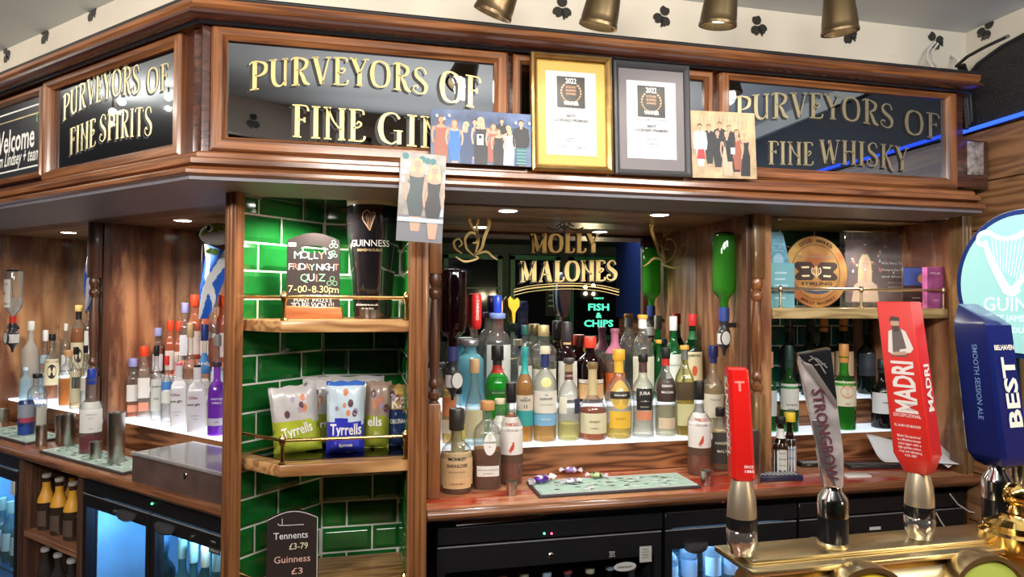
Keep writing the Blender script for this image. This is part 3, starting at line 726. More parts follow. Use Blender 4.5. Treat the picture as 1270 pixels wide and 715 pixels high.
turned('turned_post', 'dark turned wooden post beside the dark upside-down liqueur bottle', .202, 1.875, .036, m=W_PILL, m2=W_PDK)
turned('turned_post', 'dark turned wooden post between the two niches of the left wing', xl_(118, 300, .335), .335, .036, left=True, m=W_PDK, m2=W_PDK)
# ---- tiles
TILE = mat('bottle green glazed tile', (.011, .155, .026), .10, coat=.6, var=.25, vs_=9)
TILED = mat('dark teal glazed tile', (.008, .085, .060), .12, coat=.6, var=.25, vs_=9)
GROUT = mat('pale grout', (.80, .82, .76), .8)
_tm = {}
def tile_mesh(w_, h_, m):
    k = (round(w_, 3), round(h_, 3), m.name)
    if k not in _tm:
        bm = NB(); rings = []
        bv = min(.012, w_ * .35)
        for ins, y in ((0, 0), (0, -.003), (.0012, -.0045), (bv, -.0085), (bv + .001, -.009)):
            if w_ / 2 - ins < .0005: break
            rings.append([bm.verts.new((sx_ * (w_ / 2 - ins), y, sz_ * (h_ / 2 - ins))) for sx_, sz_ in ((-1, -1), (1, -1), (1, 1), (-1, 1))])
        for a_, b_ in zip(rings, rings[1:]):
            for q in range(4): bm.faces.new((a_[q], a_[(q + 1) % 4], b_[(q + 1) % 4], b_[q]))
        bm.faces.new(rings[-1]); bm.faces.new(rings[0][::-1])
        bmesh.ops.recalc_face_normals(bm, faces=bm.faces)
        me = bpy.data.meshes.new('tile'); bm.to_mesh(me); bm.free(); me.materials.append(m); _tm[k] = me
    return _tm[k]
def tiles(par, Mx, length, z0, z1, zref, off, m, TW=.151, TH=.0742, G_=.004):
    """courses on a plane: Mx puts local x along the wall, local -y out of it"""
    P_ = TH + G_; k = math.floor((z0 - zref) / P_)
    while zref + k * P_ < z1 - .004:
        a_, b_ = max(z0, zref + k * P_), min(z1, zref + k * P_ + TH)
        k += 1
        if b_ - a_ < .008: continue
        s_ = off + (0 if k % 2 else (TW + G_) / 2); x = s_ - math.ceil(s_ / (TW + G_)) * (TW + G_)
        while x < length:
            c, e = max(0, x), min(length, x + TW); x += TW + G_
            if e - c < .006: continue
            o = bpy.data.objects.new('tile', tile_mesh(e - c, b_ - a_, m)); COL.objects.link(o); o.parent = par
            o.matrix_parent_inverse = full(par).inverted()
            o.matrix_basis = Mx @ Matrix.Translation(((c + e) / 2, .0042, (a_ + b_) / 2))
ZR = H - .2326
w1 = struct('wall_corner_back', box(NB(), -.16, .135, 2.13, 2.16, .55, ZC), GROUT, smooth=False)
xj = at(433, 447, 2.13).x
tiles(w1, Matrix.Translation((-.116, 2.1295, 0)), .240, .60, ZC, ZR, (xj + .116), TILE)
w2 = struct('wall_corner_side', box(NB(), -.128, -.122, .19, .52, .55, ZC), GROUT, left=True, smooth=False)
tiles(w2, LWM @ Matrix.Translation((-.1215, .20, 0)) @ Matrix.Rotation(PI / 2, 4, 'Z'), .305, .60, ZC, ZR, .07, TILE)
w3 = struct('wall_corner_right', box(NB(), .124, .128, 1.80, 2.13, .55, ZC), GROUT, smooth=False)
tiles(w3, Matrix.Translation((.1235, 2.128, 0)) @ Matrix.Rotation(-PI / 2, 4, 'Z'), .32, .60, ZC, ZR, .05, TILE)
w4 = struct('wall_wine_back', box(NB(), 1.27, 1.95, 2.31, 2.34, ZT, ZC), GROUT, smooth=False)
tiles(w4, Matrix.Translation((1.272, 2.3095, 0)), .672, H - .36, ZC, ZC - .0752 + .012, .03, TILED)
# ---- big etched mirror in the main niche
MIR = mirror('pub mirror glass', (.82, .86, .85), .006)
mi = thing('bar_mirror', 'large bar mirror lettered in gold behind the main row of bottles', 'mirror', (.70, 2.285, Z2))
obj('mirror_glass', box(NB(), -.528, .532, 0, .006, .0, ZC - Z2 - .001), MIR, mi, smooth=False)
YM = 2.2845
def mxz(px, py): p = at(px, py, YM); return p.x, p.z
bm = NB()
def wordm(s, xa_, ya_, xb_, yb_, hpx):
    x0, zb0 = mxz(xa_, ya_); x1, zb1 = mxz(xb_, yb_); hh = hpx / FPX * 2.42
    fancy(bm, s, x0, x1, hh, lambda u: zb0 + (zb1 - zb0) * u, YM, wmul=1.55)
wordm('MOLLY', 658, 313, 743, 312, 22)
wordm('MALONES', 645, 349, 765, 347, 24)
def gstroke(pts, wd, mi_=0, y=YM - .0006):
    stroke(bm, [mxz(a_, b_) for a_, b_ in pts], wd, y, mi_)
for dy, wd in ((0, .004), (4, .002), (-3, .002)):
    gstroke([(637, 362 + dy), (660, 357 + dy), (700, 354 + dy), (740, 356 + dy), (768, 362 + dy)], wd)
for a_ in ([(690, 281), (697, 276), (701, 273), (705, 276), (712, 281)], [(678, 282), (690, 285), (700, 280), (712, 285), (724, 282)], [(700, 273), (700, 290)], [(694, 278), (700, 284), (707, 278)]):
    gstroke(a_, [.004] * len(a_), 1)
def scroll(cx, cy, s, m_=1, gi=0):
    for P, W in (([(0, 18), (-8, 10), (-10, -2), (-3, -10), (5, -6), (4, 2), (-1, 3)], [.003, .005, .006, .006, .005, .004, .003]),
                 ([(-14, 16), (-22, 10), (-24, 2), (-18, -2), (-14, 4), (-18, 8)], [.003, .005, .005, .004, .004, .003]),
                 ([(0, 18), (10, 10), (14, -4), (20, -22), (14, -34)], [.003, .006, .008, .008, .003]),
                 ([(2, 18), (6, 2), (4, -14), (8, -30)], [.003, .006, .007, .003]),
                 ([(0, 18), (16, 14), (24, 20), (30, 24)], [.004, .006, .004, .002]),
                 ([(-22, 20), (-10, 26), (6, 22), (0, 18)], [.002, .005, .004, .002]),
                 ([(8, -30), (16, -36), (24, -32), (20, -24)], [.002, .005, .005, .003]),
                 ([(6, -8), (-4, -22), (-2, -32), (6, -34)], [.003, .006, .006, .003])):
        gstroke([(cx + a_ * s * m_, cy + b_ * s) for a_, b_ in P], [q * s * 1.5 for q in W], gi)
scroll(587, 298, 1.0); scroll(828, 306, 1.0, -1, 0)
obj('etched_lettering', bm, [GOLD, SHB], mi, keep=True, smooth=False)
# wing mirrors
for (x0, x1, lb) in ((XP2 + .013, -.151, 'narrow mirror at the back of the niche with red capped gin bottles'), (XP3, XP2 - .013, 'mirror at the back of the farther wing niche with vodka bottles')):
    p = LWM @ Vector((x0, .645, Z2)); t = thing('niche_mirror', lb, 'mirror', p, -PI / 4)
    obj('mirror_glass', box(NB(), 0, x1 - x0, 0, .006, 0, ZC - Z2 - .002), MIR, t, smooth=False)
# ---- lit steps
LIT_ = mat('lit acrylic', (.86, .92, 1.0), .3, emis=.85)
def steps(label, x0, x1, y0, y1, y2, left=False, z1=None, rm=None, lm=None):
    LIT = lm or LIT_
    z1 = z1 or Z1
    p = (LWM @ Vector((x0, y0, ZT))) if left else Vector((x0, y0, ZT))
    t = thing('lit_bottle_step', label, 'shelf', p, -PI / 4 if left else 0)
    L_ = x1 - x0
    obj('riser_board', bbox(0, L_, 0, .015, .0005, z1 - ZT - .008, .0015, 1), W_RISER, t)
    obj('lit_panel', box(NB(), 0, L_, .0, y1 - y0, z1 - ZT - .008, z1 - ZT), LIT, t, smooth=False)
    obj('upper_riser', box(NB(), 0, L_, y1 - y0, y1 - y0 + .008, z1 - ZT - .008, Z2 - ZT - .008), rm or mat('frosted acrylic', (.8, .82, .82), .4), t, smooth=False)
    obj('upper_lit_panel', box(NB(), 0, L_, y1 - y0, y2 - y0, Z2 - ZT - .008, Z2 - ZT), LIT, t, smooth=False)
    return t
steps('long glowing white bottle step with wood grain riser under the main whisky row', .173, 1.234, 2.045, 2.16, 2.284)
steps('glowing white bottle step with wooden riser under the wine bottles', 1.273, 1.944, 2.045, 2.16, 2.308, rm=W_RISER, lm=mat('dim lit acrylic', (.70, .80, .90), .3, emis=.6))
steps('glowing step under the red capped and purple gin bottles', XP2 + .014, -.151, .415, .53, .644, left=True)
steps('glowing step under the vodka and rum bottles of the farthest niche', XP3 - .002, XP2 - .014, .415, .53, .644, left=True)
# ---- worktops
def nose(y0, y1, zt_, th=.034):
    return [(y1, zt_), (y0 + .016, zt_), (y0 + .006, zt_ - .003), (y0, zt_ - .010), (y0 - .001, zt_ - .018), (y0 + .004, zt_ - .027), (y0 + .012, zt_ - .031), (y0 + .016, zt_ - th), (y0 + .05, zt_ - th), (y1, zt_ - th)]
def yzsweep(poly, x0, x1, mf=None):
    bm = NB(); A = [bm.verts.new((x0, y, z)) for y, z in poly]; B = [bm.verts.new((x1, y, z)) for y, z in poly]; n = len(poly)
    for k in range(n):
        f = bm.faces.new((A[k], B[k], B[(k + 1) % n], A[(k + 1) % n])); f.material_index = 1 if (mf and 1 <= k <= 8) else 0
    bm.faces.new(A[::-1]); bm.faces.new(B)
    return bm
t = thing('back_bar_worktop', 'worn red and brown varnished worktop under the main bottle row', 'worktop', (.17, 1.75, ZT - .034))
obj('top', yzsweep(nose(1.75, 2.044, ZT), .174, 1.95, True), [W_TOP, W_EDGE], t, keep=True)
t = thing('wing_worktop', 'brown wooden worktop of the left wing with steel cups', 'worktop', LWM @ Vector((-1, .167, ZT - .034)), -PI / 4)
o = LWobj('top', yzsweep(nose(.167, .66, ZT), XP3 - .3, -.129, True), [W_TOPL, W_EDGE], t)
# dark void under the worktops
# ---- corner shelves with brass rails
spoly = [(-.326, 1.888), (-.197, 1.757), (.1235, 1.757), (.1235, 2.119), (-.119, 2.119), (-.320, 1.918)]
labs = ['upper corner shelf with brass rail holding the quiz chalkboard', 'middle corner shelf with brass rail holding the crisp bags', 'lowest corner shelf with brass rail in front of the price chalkboard']
GLSH = mirror('dark glass shelf', (.10, .10, .10), .08)
for zz, lb in zip((H - .054, H - .4175, H - .79), labs):
    t = thing('corner_shelf', lb, 'shelf', (-.1, 1.95, zz - .030), group='tiled corner shelves')
    obj('board', bev(slab(NB(), spoly, zz - .030, zz), .002, 1), W_SHELF, t, keep=True)
    if zz < H - .1 and zz > H - .6:
        obj('glass_inlay', slab(NB(), [(-.285, 1.90), (-.19, 1.80), (.115, 1.80), (.115, 2.10), (-.11, 2.10)], zz + .0002, zz + .003), GLSH, t, keep=True, smooth=False)
    pts = [Vector((-.316, 1.893, zz + .060)), Vector((-.192, 1.768, zz + .060)), Vector((.116, 1.768, zz + .060))]
    obj('rail', tube(NB(), pts[:2], .0048, 10), BRASS, t, keep=True); obj('rail', tube(NB(), pts[1:], .0048, 10), BRASS, t, keep=True)
    for p in pts:
        obj('rail_post', lathe(NB(), [(.010, 0), (.010, .003), (.005, .006), (.0045, .045), (.007, .05), (.009, .056), (.0098, .062), (.008, .069), (.004, .073), (.0035, .075)], 14, c=(p.x, p.y, zz)), BRASS, t, keep=True)
# award shelf
t = thing('award_shelf', 'pale wooden shelf with brass gallery rail over the wine bottles', 'shelf', (1.6, 1.95, H - .052))
obj('board', bbox(1.273, 1.944, 1.862, 2.300, H - .052, H - .018, .002, 1), W_SHELFP, t, keep=True)
RB = mat('pale brass rail', (.70, .62, .42), .3, 1.0)
obj('rail', tube(NB(), [(1.276, 1.872, H + .044), (1.940, 1.872, H + .044)], .0045, 10), RB, t, keep=True)
for px in (968, 1068, 1170):
    x = at(px, 360, 1.872).x
    obj('rail_post', lathe(NB(), [(.009, 0), (.009, .003), (.004, .006), (.004, .05), (.007, .054), (.008, .062), (.006, .069), (.003, .072)], 14, c=(x, 1.872, H - .018)), RB, t, keep=True)
# ---- downlights of the niches
DL = mat('downlight lens', (1, .96, .9), .4, emis=22.0)
RIM = mat('downlight rim', (.8, .78, .74), .25, 1.0)
def downlight(px, py, wh, e, col=(1, .93, .82), on=True, spot=130):
    p = atz(px, py, ZC)
    t = thing('downlight', ('recessed round niche downlight ' if on else 'unlit recessed niche downlight ') + wh, 'downlight', (p.x, p.y, ZC), group='niche downlights')
    obj('rim', lathe(NB(), [(.030, -.001), (.033, -.003), (.036, -.0005), (.036, 0), (.028, 0)], 24, cap=False), RIM, t)
    obj('lens', lathe(NB(), [(0, -.0015), (.029, -.0015)], 24, cap=False), DL if on else BLKG, t)
    if on: lamp('downlight_beam', 'SPOT', (p.x, p.y, ZC - .012), e, col, .03, aim=(p.x, p.y - .02, 0), spot=spot)
downlight(630, 261, 'over the left half of the main bottle row', 6.5)
downlight(818, 266, 'over the right half of the main bottle row', 6.5)
downlight(396, 243, 'over the quiz chalkboard in the tiled corner', 14.0, spot=155)
downlight(1088, 272, 'over the framed award on the pale shelf', 5.0)
downlight(975, 270, 'over the round gold plaque', 2.0, on=False)
downlight(227, 273, 'over the red capped bottles', 8.5)
downlight(85, 288, 'over the farthest bottles of the wing', 8.5)
# ================================================================ BOTTLES
PF = {
'whisky': [(.86, 0), (.97, .008), (1, .03), (1, .55), (.97, .62), (.86, .68), (.62, .74), (.42, .79), (.36, .84), (.34, .98), (.37, 1)],
'tall':   [(.86, 0), (.97, .008), (1, .03), (1, .62), (.95, .68), (.72, .735), (.45, .78), (.35, .82), (.33, .98), (.36, 1)],
'wine':   [(.86, 0), (.97, .006), (1, .025), (1, .58), (.94, .65), (.72, .71), (.48, .755), (.38, .80), (.36, .965), (.42, .975), (.42, 1)],
'bord':   [(.86, 0), (.97, .006), (1, .025), (1, .62), (.92, .675), (.62, .715), (.42, .745), (.37, .79), (.355, .965), (.42, .975), (.42, 1)],
'round':  [(.80, 0), (.95, .01), (1, .05), (1, .46), (.98, .54), (.86, .63), (.60, .70), (.38, .75), (.33, .82), (.33, .97), (.40, .985), (.40, 1)],
'cognac': [(.82, 0), (.95, .01), (1, .04), (1, .34), (.96, .42), (.78, .50), (.50, .56), (.33, .62), (.29, .72), (.27, .97), (.31, 1)],
'squat':  [(.85, 0), (.97, .01), (1, .04), (1, .60), (.96, .68), (.80, .75), (.52, .80), (.36, .84), (.34, .97), (.42, .985), (.42, 1)],
'waist':  [(.90, 0), (1, .015), (1, .04), (.90, .22), (.90, .40), (.99, .56), (.95, .64), (.66, .71), (.42, .76), (.35, .82), (.33, .98), (.36, 1)],
'jug':    [(.84, 0), (.97, .015), (1, .05), (1, .66), (.97, .74), (.78, .80), (.50, .84), (.46, .90), (.48, .985), (.52, 1)],
'bell':   [(.92, 0), (1, .015), (1, .05), (.96, .30), (.82, .50), (.60, .64), (.42, .73), (.35, .80), (.33, .98), (.36, 1)],
'bomb':   [(.92, 0), (1, .01), (1, .60), (.94, .68), (.7, .73), (.44, .77), (.38, .80), (.38, 1)],
'gin':    [(.92, 0), (1, .01), (1, .66), (.96, .73), (.80, .78), (.62, .82), (.58, .86), (.58, 1)],
'beer':   [(.86, 0), (.97, .01), (1, .03), (1, .52), (.9, .60), (.62, .70), (.46, .78), (.42, .94), (.50, .95), (.50, 1)],
'can':    [(.80, 0), (.92, .01), (1, .05), (1, .92), (.90, .97), (.86, 1)],
}
_M = {}
def C(key, f):
    if key not in _M: _M[key] = f()
    return _M[key]
def paint(c, rough=.45, metal=0, coat=0, emis=0): return C(('p', c, rough, metal, coat, emis), lambda: mat('print %d%d%d' % tuple(int(q * 99) for q in c), c, rough, metal, emis, coat))
def tglass(c, haze=0.0):
    hz = haze or (.10 if min(c) > .8 else .16)  # default haze puts the gleam of lit glass into the colour
    return C(('g', c, haze), lambda: glassy('tinted glass %d%d%d' % tuple(int(q * 99) for q in c), tuple(q ** .6 for q in c), 1.5, hz, (.95, .95, .9) if min(c) > .8 else tuple(min(1, q * 1.3) for q in c), edge=True))
def liq(c, body=.35): return C(('l', c, body), lambda: liquid('liquid %d%d%d' % tuple(int(q * 99) for q in c), c, body))
CLEAR = (.93, .95, .94)
AMBER = (.92, .40, .07); GOLDL = (.90, .55, .12); PALE = (.93, .85, .55); DEEP = (.45, .10, .015); WATER = (.93, .96, .97)
def rprof(pf, z):
    for (r0, z0), (r1, z1) in zip(pf, pf[1:]):
        if z0 <= z <= z1: return r0 + (r1 - r0) * (z - z0) / max(1e-6, z1 - z0)
    return pf[-1][0]
def band(bm, R, Hh, pf, z0, z1, a0, a1, sq, off=.0006, mi=0, shape=None, nseg=10):
    """a paper label wrapped round the glass; angles in degrees from the front (-y)"""
    def g(a, z):
        th = math.radians(a) - PI / 2; r = R * (rprof(pf, z / Hh)) * sqf(th, sq) + off
        return (r * math.cos(th), r * math.sin(th), z)
    if shape == 'round':
        n = 18; cz, rz, ca, ra = (z0 + z1) / 2, (z1 - z0) / 2, (a0 + a1) / 2, (a1 - a0) / 2
        c = bm.verts.new(g(ca, cz)); ring = [bm.verts.new(g(ca + ra * math.cos(2 * PI * k / n), cz + rz * math.sin(2 * PI * k / n))) for k in range(n)]
        for k in range(n): bm.faces.new((c, ring[k], ring[(k + 1) % n])).material_index = mi
        return g
    zs_ = [z0, z1] if rprof(pf, z0 / Hh) == rprof(pf, z1 / Hh) else [z0 + (z1 - z0) * k / 4 for k in range(5)]
    rows = [[bm.verts.new(g(a0 + (a1 - a0) * k / nseg, z)) for k in range(nseg + 1)] for z in zs_]
    for p, q in zip(rows, rows[1:]):
        for k in range(nseg): bm.faces.new((p[k], p[k + 1], q[k + 1], q[k])).material_index = mi
    return g
NBOT = 0
def bottle(label, x, y, z, w_px_r, hgt, kind, glass=CLEAR, liqc=None, fill=.5, cap=((.02, .02, .02), .08), capr=None, labels=(), texts=(), sq=0, face=None, seg=None,
           neck=None, haze=0.0, body=.35, group=None, name='bottle', cat_='bottle', seal=None, dress=None, liqhaze=None):
    """labels: (z0, z1, half angle, colour, shape, angle centre) with z as fractions; texts: (string, z, size, colour, angle, width)"""
    R = w_px_r; pf = PF[kind]; hcap = cap[1] * hgt if cap else 0
    Hg = hgt - hcap * .65 if cap else hgt
    rz = face if face is not None else math.atan2(-(x), (y)) * .55
    t = thing(name, label, cat_, (x, y, z), rz, group)
    sg = seg or (28 if R > .02 else 16)
    if sq: sg = 32
    prof = [(max(.0004, r * R), q * Hg) for r, q in pf]
    bm = NB(); lathe(bm, prof, sg, sq)
    solid = haze >= 1
    obj('glass', bm, (paint(glass, .25, 0, .6) if solid else tglass(glass, haze)), t)
    if liqc and not solid:
        inner = [(max(.0004, (r * R) - .0028), max(.004, q * Hg)) for r, q in pf if q < fill - .01]
        if not inner: inner = [(R * .9, .004)]
        inner.append((max(.003, rprof(pf, fill) * R - .0028), fill * Hg)); 
        inner[0] = (inner[0][0], .004)
        bm = NB(); lathe(bm, inner, sg, sq); obj('liquid', bm, liq(liqc, body if liqhaze is None else liqhaze), t)
    if cap:
        rc = capr * R if capr else pf[-1][0] * R * 1.12 + .001
        z0 = hgt - hcap
        bm = lathe(NB(), [(rc * .97, z0), (rc, z0 + .002), (rc, hgt - .003), (rc * .94, hgt)], 20)
        obj('cap', bm, paint(cap[0], .35 if len(cap) < 3 else cap[2], cap[3] if len(cap) > 3 else 0), t)
    if neck:                          # foil or paper round the neck: (z0, z1, colour)
        for nk in (neck if isinstance(neck, list) else [neck]):
            zz = [nk[0] + (nk[1] - nk[0]) * k / 5 for k in range(6)]
            bm = lathe(NB(), [(rprof(pf, min(1, q * hgt / Hg)) * R + .0009, q * hgt) for q in zz], 20, sq if sq and nk[0] < .7 else 0, cap=False)
            obj('neck_foil', bm, paint(nk[2], .4), t)
    gf = None
    lo = None
    for lb in labels:
        z0, z1, ha, col_ = lb[:4]; shp = lb[4] if len(lb) > 4 else None; ca = lb[5] if len(lb) > 5 else 0
        bm = NB(); gf = band(bm, R, Hg, pf, z0 * hgt, z1 * hgt, ca - ha, ca + ha, sq, off=.0007 + .0003 * (lo is not None and len(lb) > 4), shape=shp)
        o = obj('label', bm, paint(col_, .5), t)
        if lo is None or ha >= 30: lo = o
    if texts:
        par = lo or t; by = {}
        for tx in texts:
            s_, zc, size, col_ = tx[:4]; ca = tx[4] if len(tx) > 4 else 0; wd = tx[5] if len(tx) > 5 else None
            def wr(X, Z, ca=ca):
                rr = R * rprof(pf, min(1, max(0, Z / Hg))); a_ = math.radians(ca) + X / max(rr, .004) - PI / 2
                q = rr * sqf(a_, sq) + .0014
                return (q * math.cos(a_), q * math.sin(a_), Z)
            by.setdefault(col_, []).append((s_, size, zc * hgt, wd, wr))
        for col_, lst in by.items():
            bm = NB()
            for s_, size, zc, wd, wr in lst: txt(bm, s_, size, 0, zc, 0, wd, bold=.015, wrap=wr)
            obj('lettering', bm, paint(col_, .5), par, smooth=False)
    return t
def B(label, px0, px1, pt, pb, Y, z, kind, **k):
    """bottle of the main front from its outline in the photograph, standing on height z at depth Y"""
    c = (px0 + px1) / 2; a, b = at(px0, 450, Y), at(px1, 450, Y); m_ = at(c, pt, Y)
    dist = math.hypot(m_.x, Y); th = math.atan2(m_.x, Y)
    R = abs(b.x - a.x) / 2 * math.cos(th) * 1.05
    if k.pop('thin', 0): R *= .9
    return bottle(label, m_.x, Y, z, R, m_.z - z, kind, **k)
def BL(label, px0, px1, pt, w, z, kind, **k):
    """the same on the left wing, w behind the canopy front"""
    c = (px0 + px1) / 2; m_ = atw(c, pt, w); a, b = atw(px0, pt, w), atw(px1, pt, w)
    th = math.atan2(m_.x, m_.y); dv = Vector((math.cos(th), -math.sin(th), 0)); R = abs((b - a).dot(dv)) / 2
    k.setdefault('face', -th * 1.0)
    return bottle(label, m_.x, m_.y, z, R, m_.z - z, kind, **k)
K = (.012, .012, .012); WH = (.86, .84, .80); CR = (.78, .70, .50); RED = (.62, .03, .02); ORG = (.80, .28, .03); NAVY = (.02, .03, .14)
CORK = (.62, .42, .22); GRY = (.28, .27, .27); TEAL = (.03, .34, .33)
G1 = 'bottles on the main lit step'; G2 = 'bottles on the upper main step'; G0 = 'bottles on the main worktop'
# --- on the worktop
B('round whisky bottle with cream label and pewter cap, first on the red worktop', 547, 586, 506, 603, 1.93, ZT, 'round', liqc=AMBER, fill=.34, cap=((.10, .09, .08), .26, .4, .7),
  labels=[(.10, .50, 70, (.72, .50, .26)), (.07, .20, 55, (.80, .55, .28))], texts=[('MONKEY', .425, .0135, K, 0, .052), ('SHOULDER', .345, .0135, K, 0, .062), ('BLENDED MALT', .13, .006, (.35, .12, .03)), ('SCOTCH WHISKY', .27, .006, (.35, .2, .1)), ('ooo', .60, .016, (.45, .42, .38), 28)], group=G0)
B('squat amber whiskey bottle with cork stopper and round white badge on the worktop', 588, 621, 497, 600, 1.95, ZT, 'squat', liqc=(.72, .26, .04), fill=.48, cap=((.62, .30, .12), .10), capr=.52, sq=3.4,
  labels=[(.40, .66, 24, WH, 'round', 6), (.16, .28, 42, (.80, .78, .72))], texts=[('WOODED', .55, .007, K, 6), ('+', .50, .01, K, 6), ('KENTUCKY STRAIGHT', .235, .0055, GRY), ('BOURBON', .195, .0055, GRY)], group=G0)
RC = (.70, .20, .04)
def grouse(lb, a, b, tp, Y, full_):
    t = B(lb, a, b, tp, 590, Y, ZT, 'tall', liqc=RC, fill=.80 if not full_ else .58, cap=(K, .20), capr=.45, body=.55,
      labels=[(.30, .66, 75, (.80, .76, .72)), (.22, .30, 75, (.10, .05, .03))], texts=[('FAMOUS', .60, .013, (.5, .04, .02), 0, .040), ('GROUSE', .545, .011, (.45, .35, .3), 0, .038)], group=G0)
    bm = NB(); hg = 0
    R_ = .028
    pts = [(-.012, .0), (-.008, .004), (-.004, .014), (.0, .020), (.001, .026), (.004, .029), (.007, .027), (.006, .022), (.007, .015), (.005, .006), (-.001, .001), (-.004, -.006), (-.006, -.006), (-.004, .0)]
    return t, pts
for lb, a, b, tp, Y, f_ in (('bottle with red game bird on white label beside the cork stoppered amber bottle', 620, 648, 474, 1.98, 0), ('bottle with red game bird on white label near the red tap handle', 853, 881, 472, 1.96, 1)):
    t, pts = grouse(lb, a, b, tp, Y, f_)
    gl = [c for c in bpy.data.objects if c.parent == t and c.name.startswith('glass')][0]
    R_ = max(v.co.x for v in gl.data.vertices); hh = max(v.co.z for v in gl.data.vertices)
    bm = NB(); ff = []
    for u, v in pts:
        a_ = -PI / 2 + u / R_; ff.append(bm.verts.new(((R_ + .0015) * math.cos(a_), (R_ + .0015) * math.sin(a_), hh * .385 + v)))
    bm.faces.new(ff); obj('bird_print', bm, paint((.60, .08, .03)), t, smooth=False)
B('square whisky bottle with black label written sideways, behind the red tap handle', 882, 904, 505, 583, 2.0, ZT, 'squat', liqc=GOLDL, fill=.7, cap=(K, .14), labels=[(.12, .62, 60, (.05, .045, .04))], texts=[('NAKED', .45, .012, CR), ('MALT', .32, .012, CR)], sq=4, group=G0)
B('small glass shot of clear spirit', 628, 641, 590, 599, 1.90, ZT, 'can', liqc=None, cap=None, name='shot_glass', cat_='glass', labels=[]) if False else None
# --- front row of the lit step (z = Z1)
Y1 = 2.09; Y2 = 2.222
B('frosted sky blue gin jug with silver stopper, first on the step', 567, 600, 421, 520, Y2, Z2, 'jug', glass=(.25, .62, .72), haze=.6, liqc=(.35, .75, .85), fill=.6, cap=((.45, .45, .50), .09, .3, .8), group=G1)
B('clear tequila bottle with natural cork in front of the blue jug', 575, 602, 445, 530, Y1 - .012, Z1, 'bell', liqc=(.75, .88, .88), fill=.55, cap=(CORK, .16), capr=.44, labels=[(.10, .42, 60, (.80, .74, .45))], body=.2, group=G1)
B('bright green rounded bottle with black and red neck foil', 602, 632, 428, 540, Y1, Z1, 'squat', glass=(.10, .75, .15), liqc=(.06, .60, .08), fill=.74, cap=(K, .15), neck=[(.80, .86, K), (.72, .80, (.45, .03, .02))], labels=[(.50, .56, 60, (.02, .16, .04))], texts=[('IRISH LIQUEUR', .53, .006, (.5, .8, .3))], body=.65, group=G1)
B('single malt with teal neck label and orange liquid beside the green bottle', 641, 661, 430, 544, Y1, Z1, 'tall', liqc=(.90, .38, .03), fill=.78, cap=(TEAL, .10), neck=(.72, .90, (.03, .40, .38)), body=.55,
  labels=[(.34, .50, 80, (.82, .72, .60)), (.18, .34, 80, (.05, .42, .40))], texts=[('THE', .475, .006, K), ('GLENLIVET', .45, .010, K, 0, .034), ('12', .385, .014, K)], group=G1)
B('single malt with navy capsule and pale blue band on its label', 662, 690, 429, 544, Y1, Z1, 'tall', liqc=(.86, .45, .10), fill=.40, cap=(CR, .08), neck=(.78, .92, NAVY), body=.45,
  labels=[(.30, .54, 78, (.80, .76, .66)), (.18, .31, 78, (.22, .48, .70)), (.58, .68, 26, (.78, .68, .25), 'round')], texts=[('THE', .50, .006, K), ('GLENLIVET', .46, .010, K, 0, .042), ("FOUNDER'S RESERVE", .40, .005, GRY), ('SINGLE MALT', .25, .006, WH)], group=G1)
B('clear bottle with dark oval neck label and pale yellow dregs', 692, 719, 444, 544, Y1, Z1, 'round', liqc=(.90, .78, .25), fill=.22, cap=((.06, .05, .05), .06), neck=[(.84, .93, (.40, .30, .16)), (.74, .84, (.12, .03, .03))], labels=[(.34, .52, 26, (.03, .04, .08), None, 48), (.34, .54, 22, (.75, .74, .60), None, -38)], texts=[('COPPER', .79, .008, CR)], group=G1)
B('cognac bottle with long pale neck foil and vine label', 718, 752, 449, 543, Y1, Z1, 'cognac', liqc=(.60, .12, .02), fill=.42, cap=((.20, .13, .05), .08), neck=(.58, .95, (.62, .50, .26)), body=.5,
  labels=[(.10, .36, 64, (.74, .68, .46))], texts=[('HENNESSY', .255, .009, (.2, .12, .04), 0, .036), ('COGNAC', .17, .006, (.2, .12, .04))], group=G1)
B('whiskey bottle with yellow capsule and round yellow badge', 752, 783, 433, 542, Y1, Z1, 'round', liqc=(.95, .62, .10), fill=.16, cap=((.85, .45, .04), .12), neck=(.74, .88, (.88, .55, .06)),
  labels=[(.34, .66, 48, (.75, .48, .06), 'round'), (.13, .32, 52, (.85, .52, .05)), (.46, .54, 50, (.03, .02, .02), 'band')], texts=[('IRISH MIST', .50, .008, WH, 0, .040), ('HONEY', .24, .010, (.5, .25, .02))], group=G1)
B('waisted malt bottle with black rectangular label', 784, 811, 439, 540, Y1, Z1, 'waist', liqc=(.90, .82, .66), fill=.30, cap=(K, .09), neck=(.78, .94, (.10, .05, .04)), body=.2,
  labels=[(.34, .60, 46, (.02, .02, .02)), (.22, .33, 46, (.75, .28, .15))], texts=[('JURA', .545, .015, WH, 0, .036), ('—10—', .45, .009, WH), ('SINGLE MALT', .38, .005, CR)], group=G1)
B('clear liqueur bottle with red banded cap and slanted black label', 813, 838, 431, 537, Y1, Z1, 'whisky', liqc=(.88, .78, .50), fill=.36, cap=(K, .12), neck=(.80, .88, RED), body=.25,
  labels=[(.40, .66, 62, (.05, .025, .02)), (.10, .22, 50, (.75, .60, .40))], texts=[('DENNY', .58, .011, WH, 0, .036), ('MACHIN', .51, .011, WH, 0, .040)], group=G1)
B('olive brown square bottle with grey stopper and dark band', 838, 860, 428, 534, Y1, Z1, 'whisky', glass=(.72, .68, .30), liqc=(.45, .28, .05), fill=.5, cap=((.85, .42, .06), .045), capr=.50, neck=(.84, .955, (.16, .19, .24)), sq=5,
  labels=[(.12, .36, 60, (.70, .68, .36)), (.40, .60, 60, (.08, .05, .02))], body=.4, group=G1)
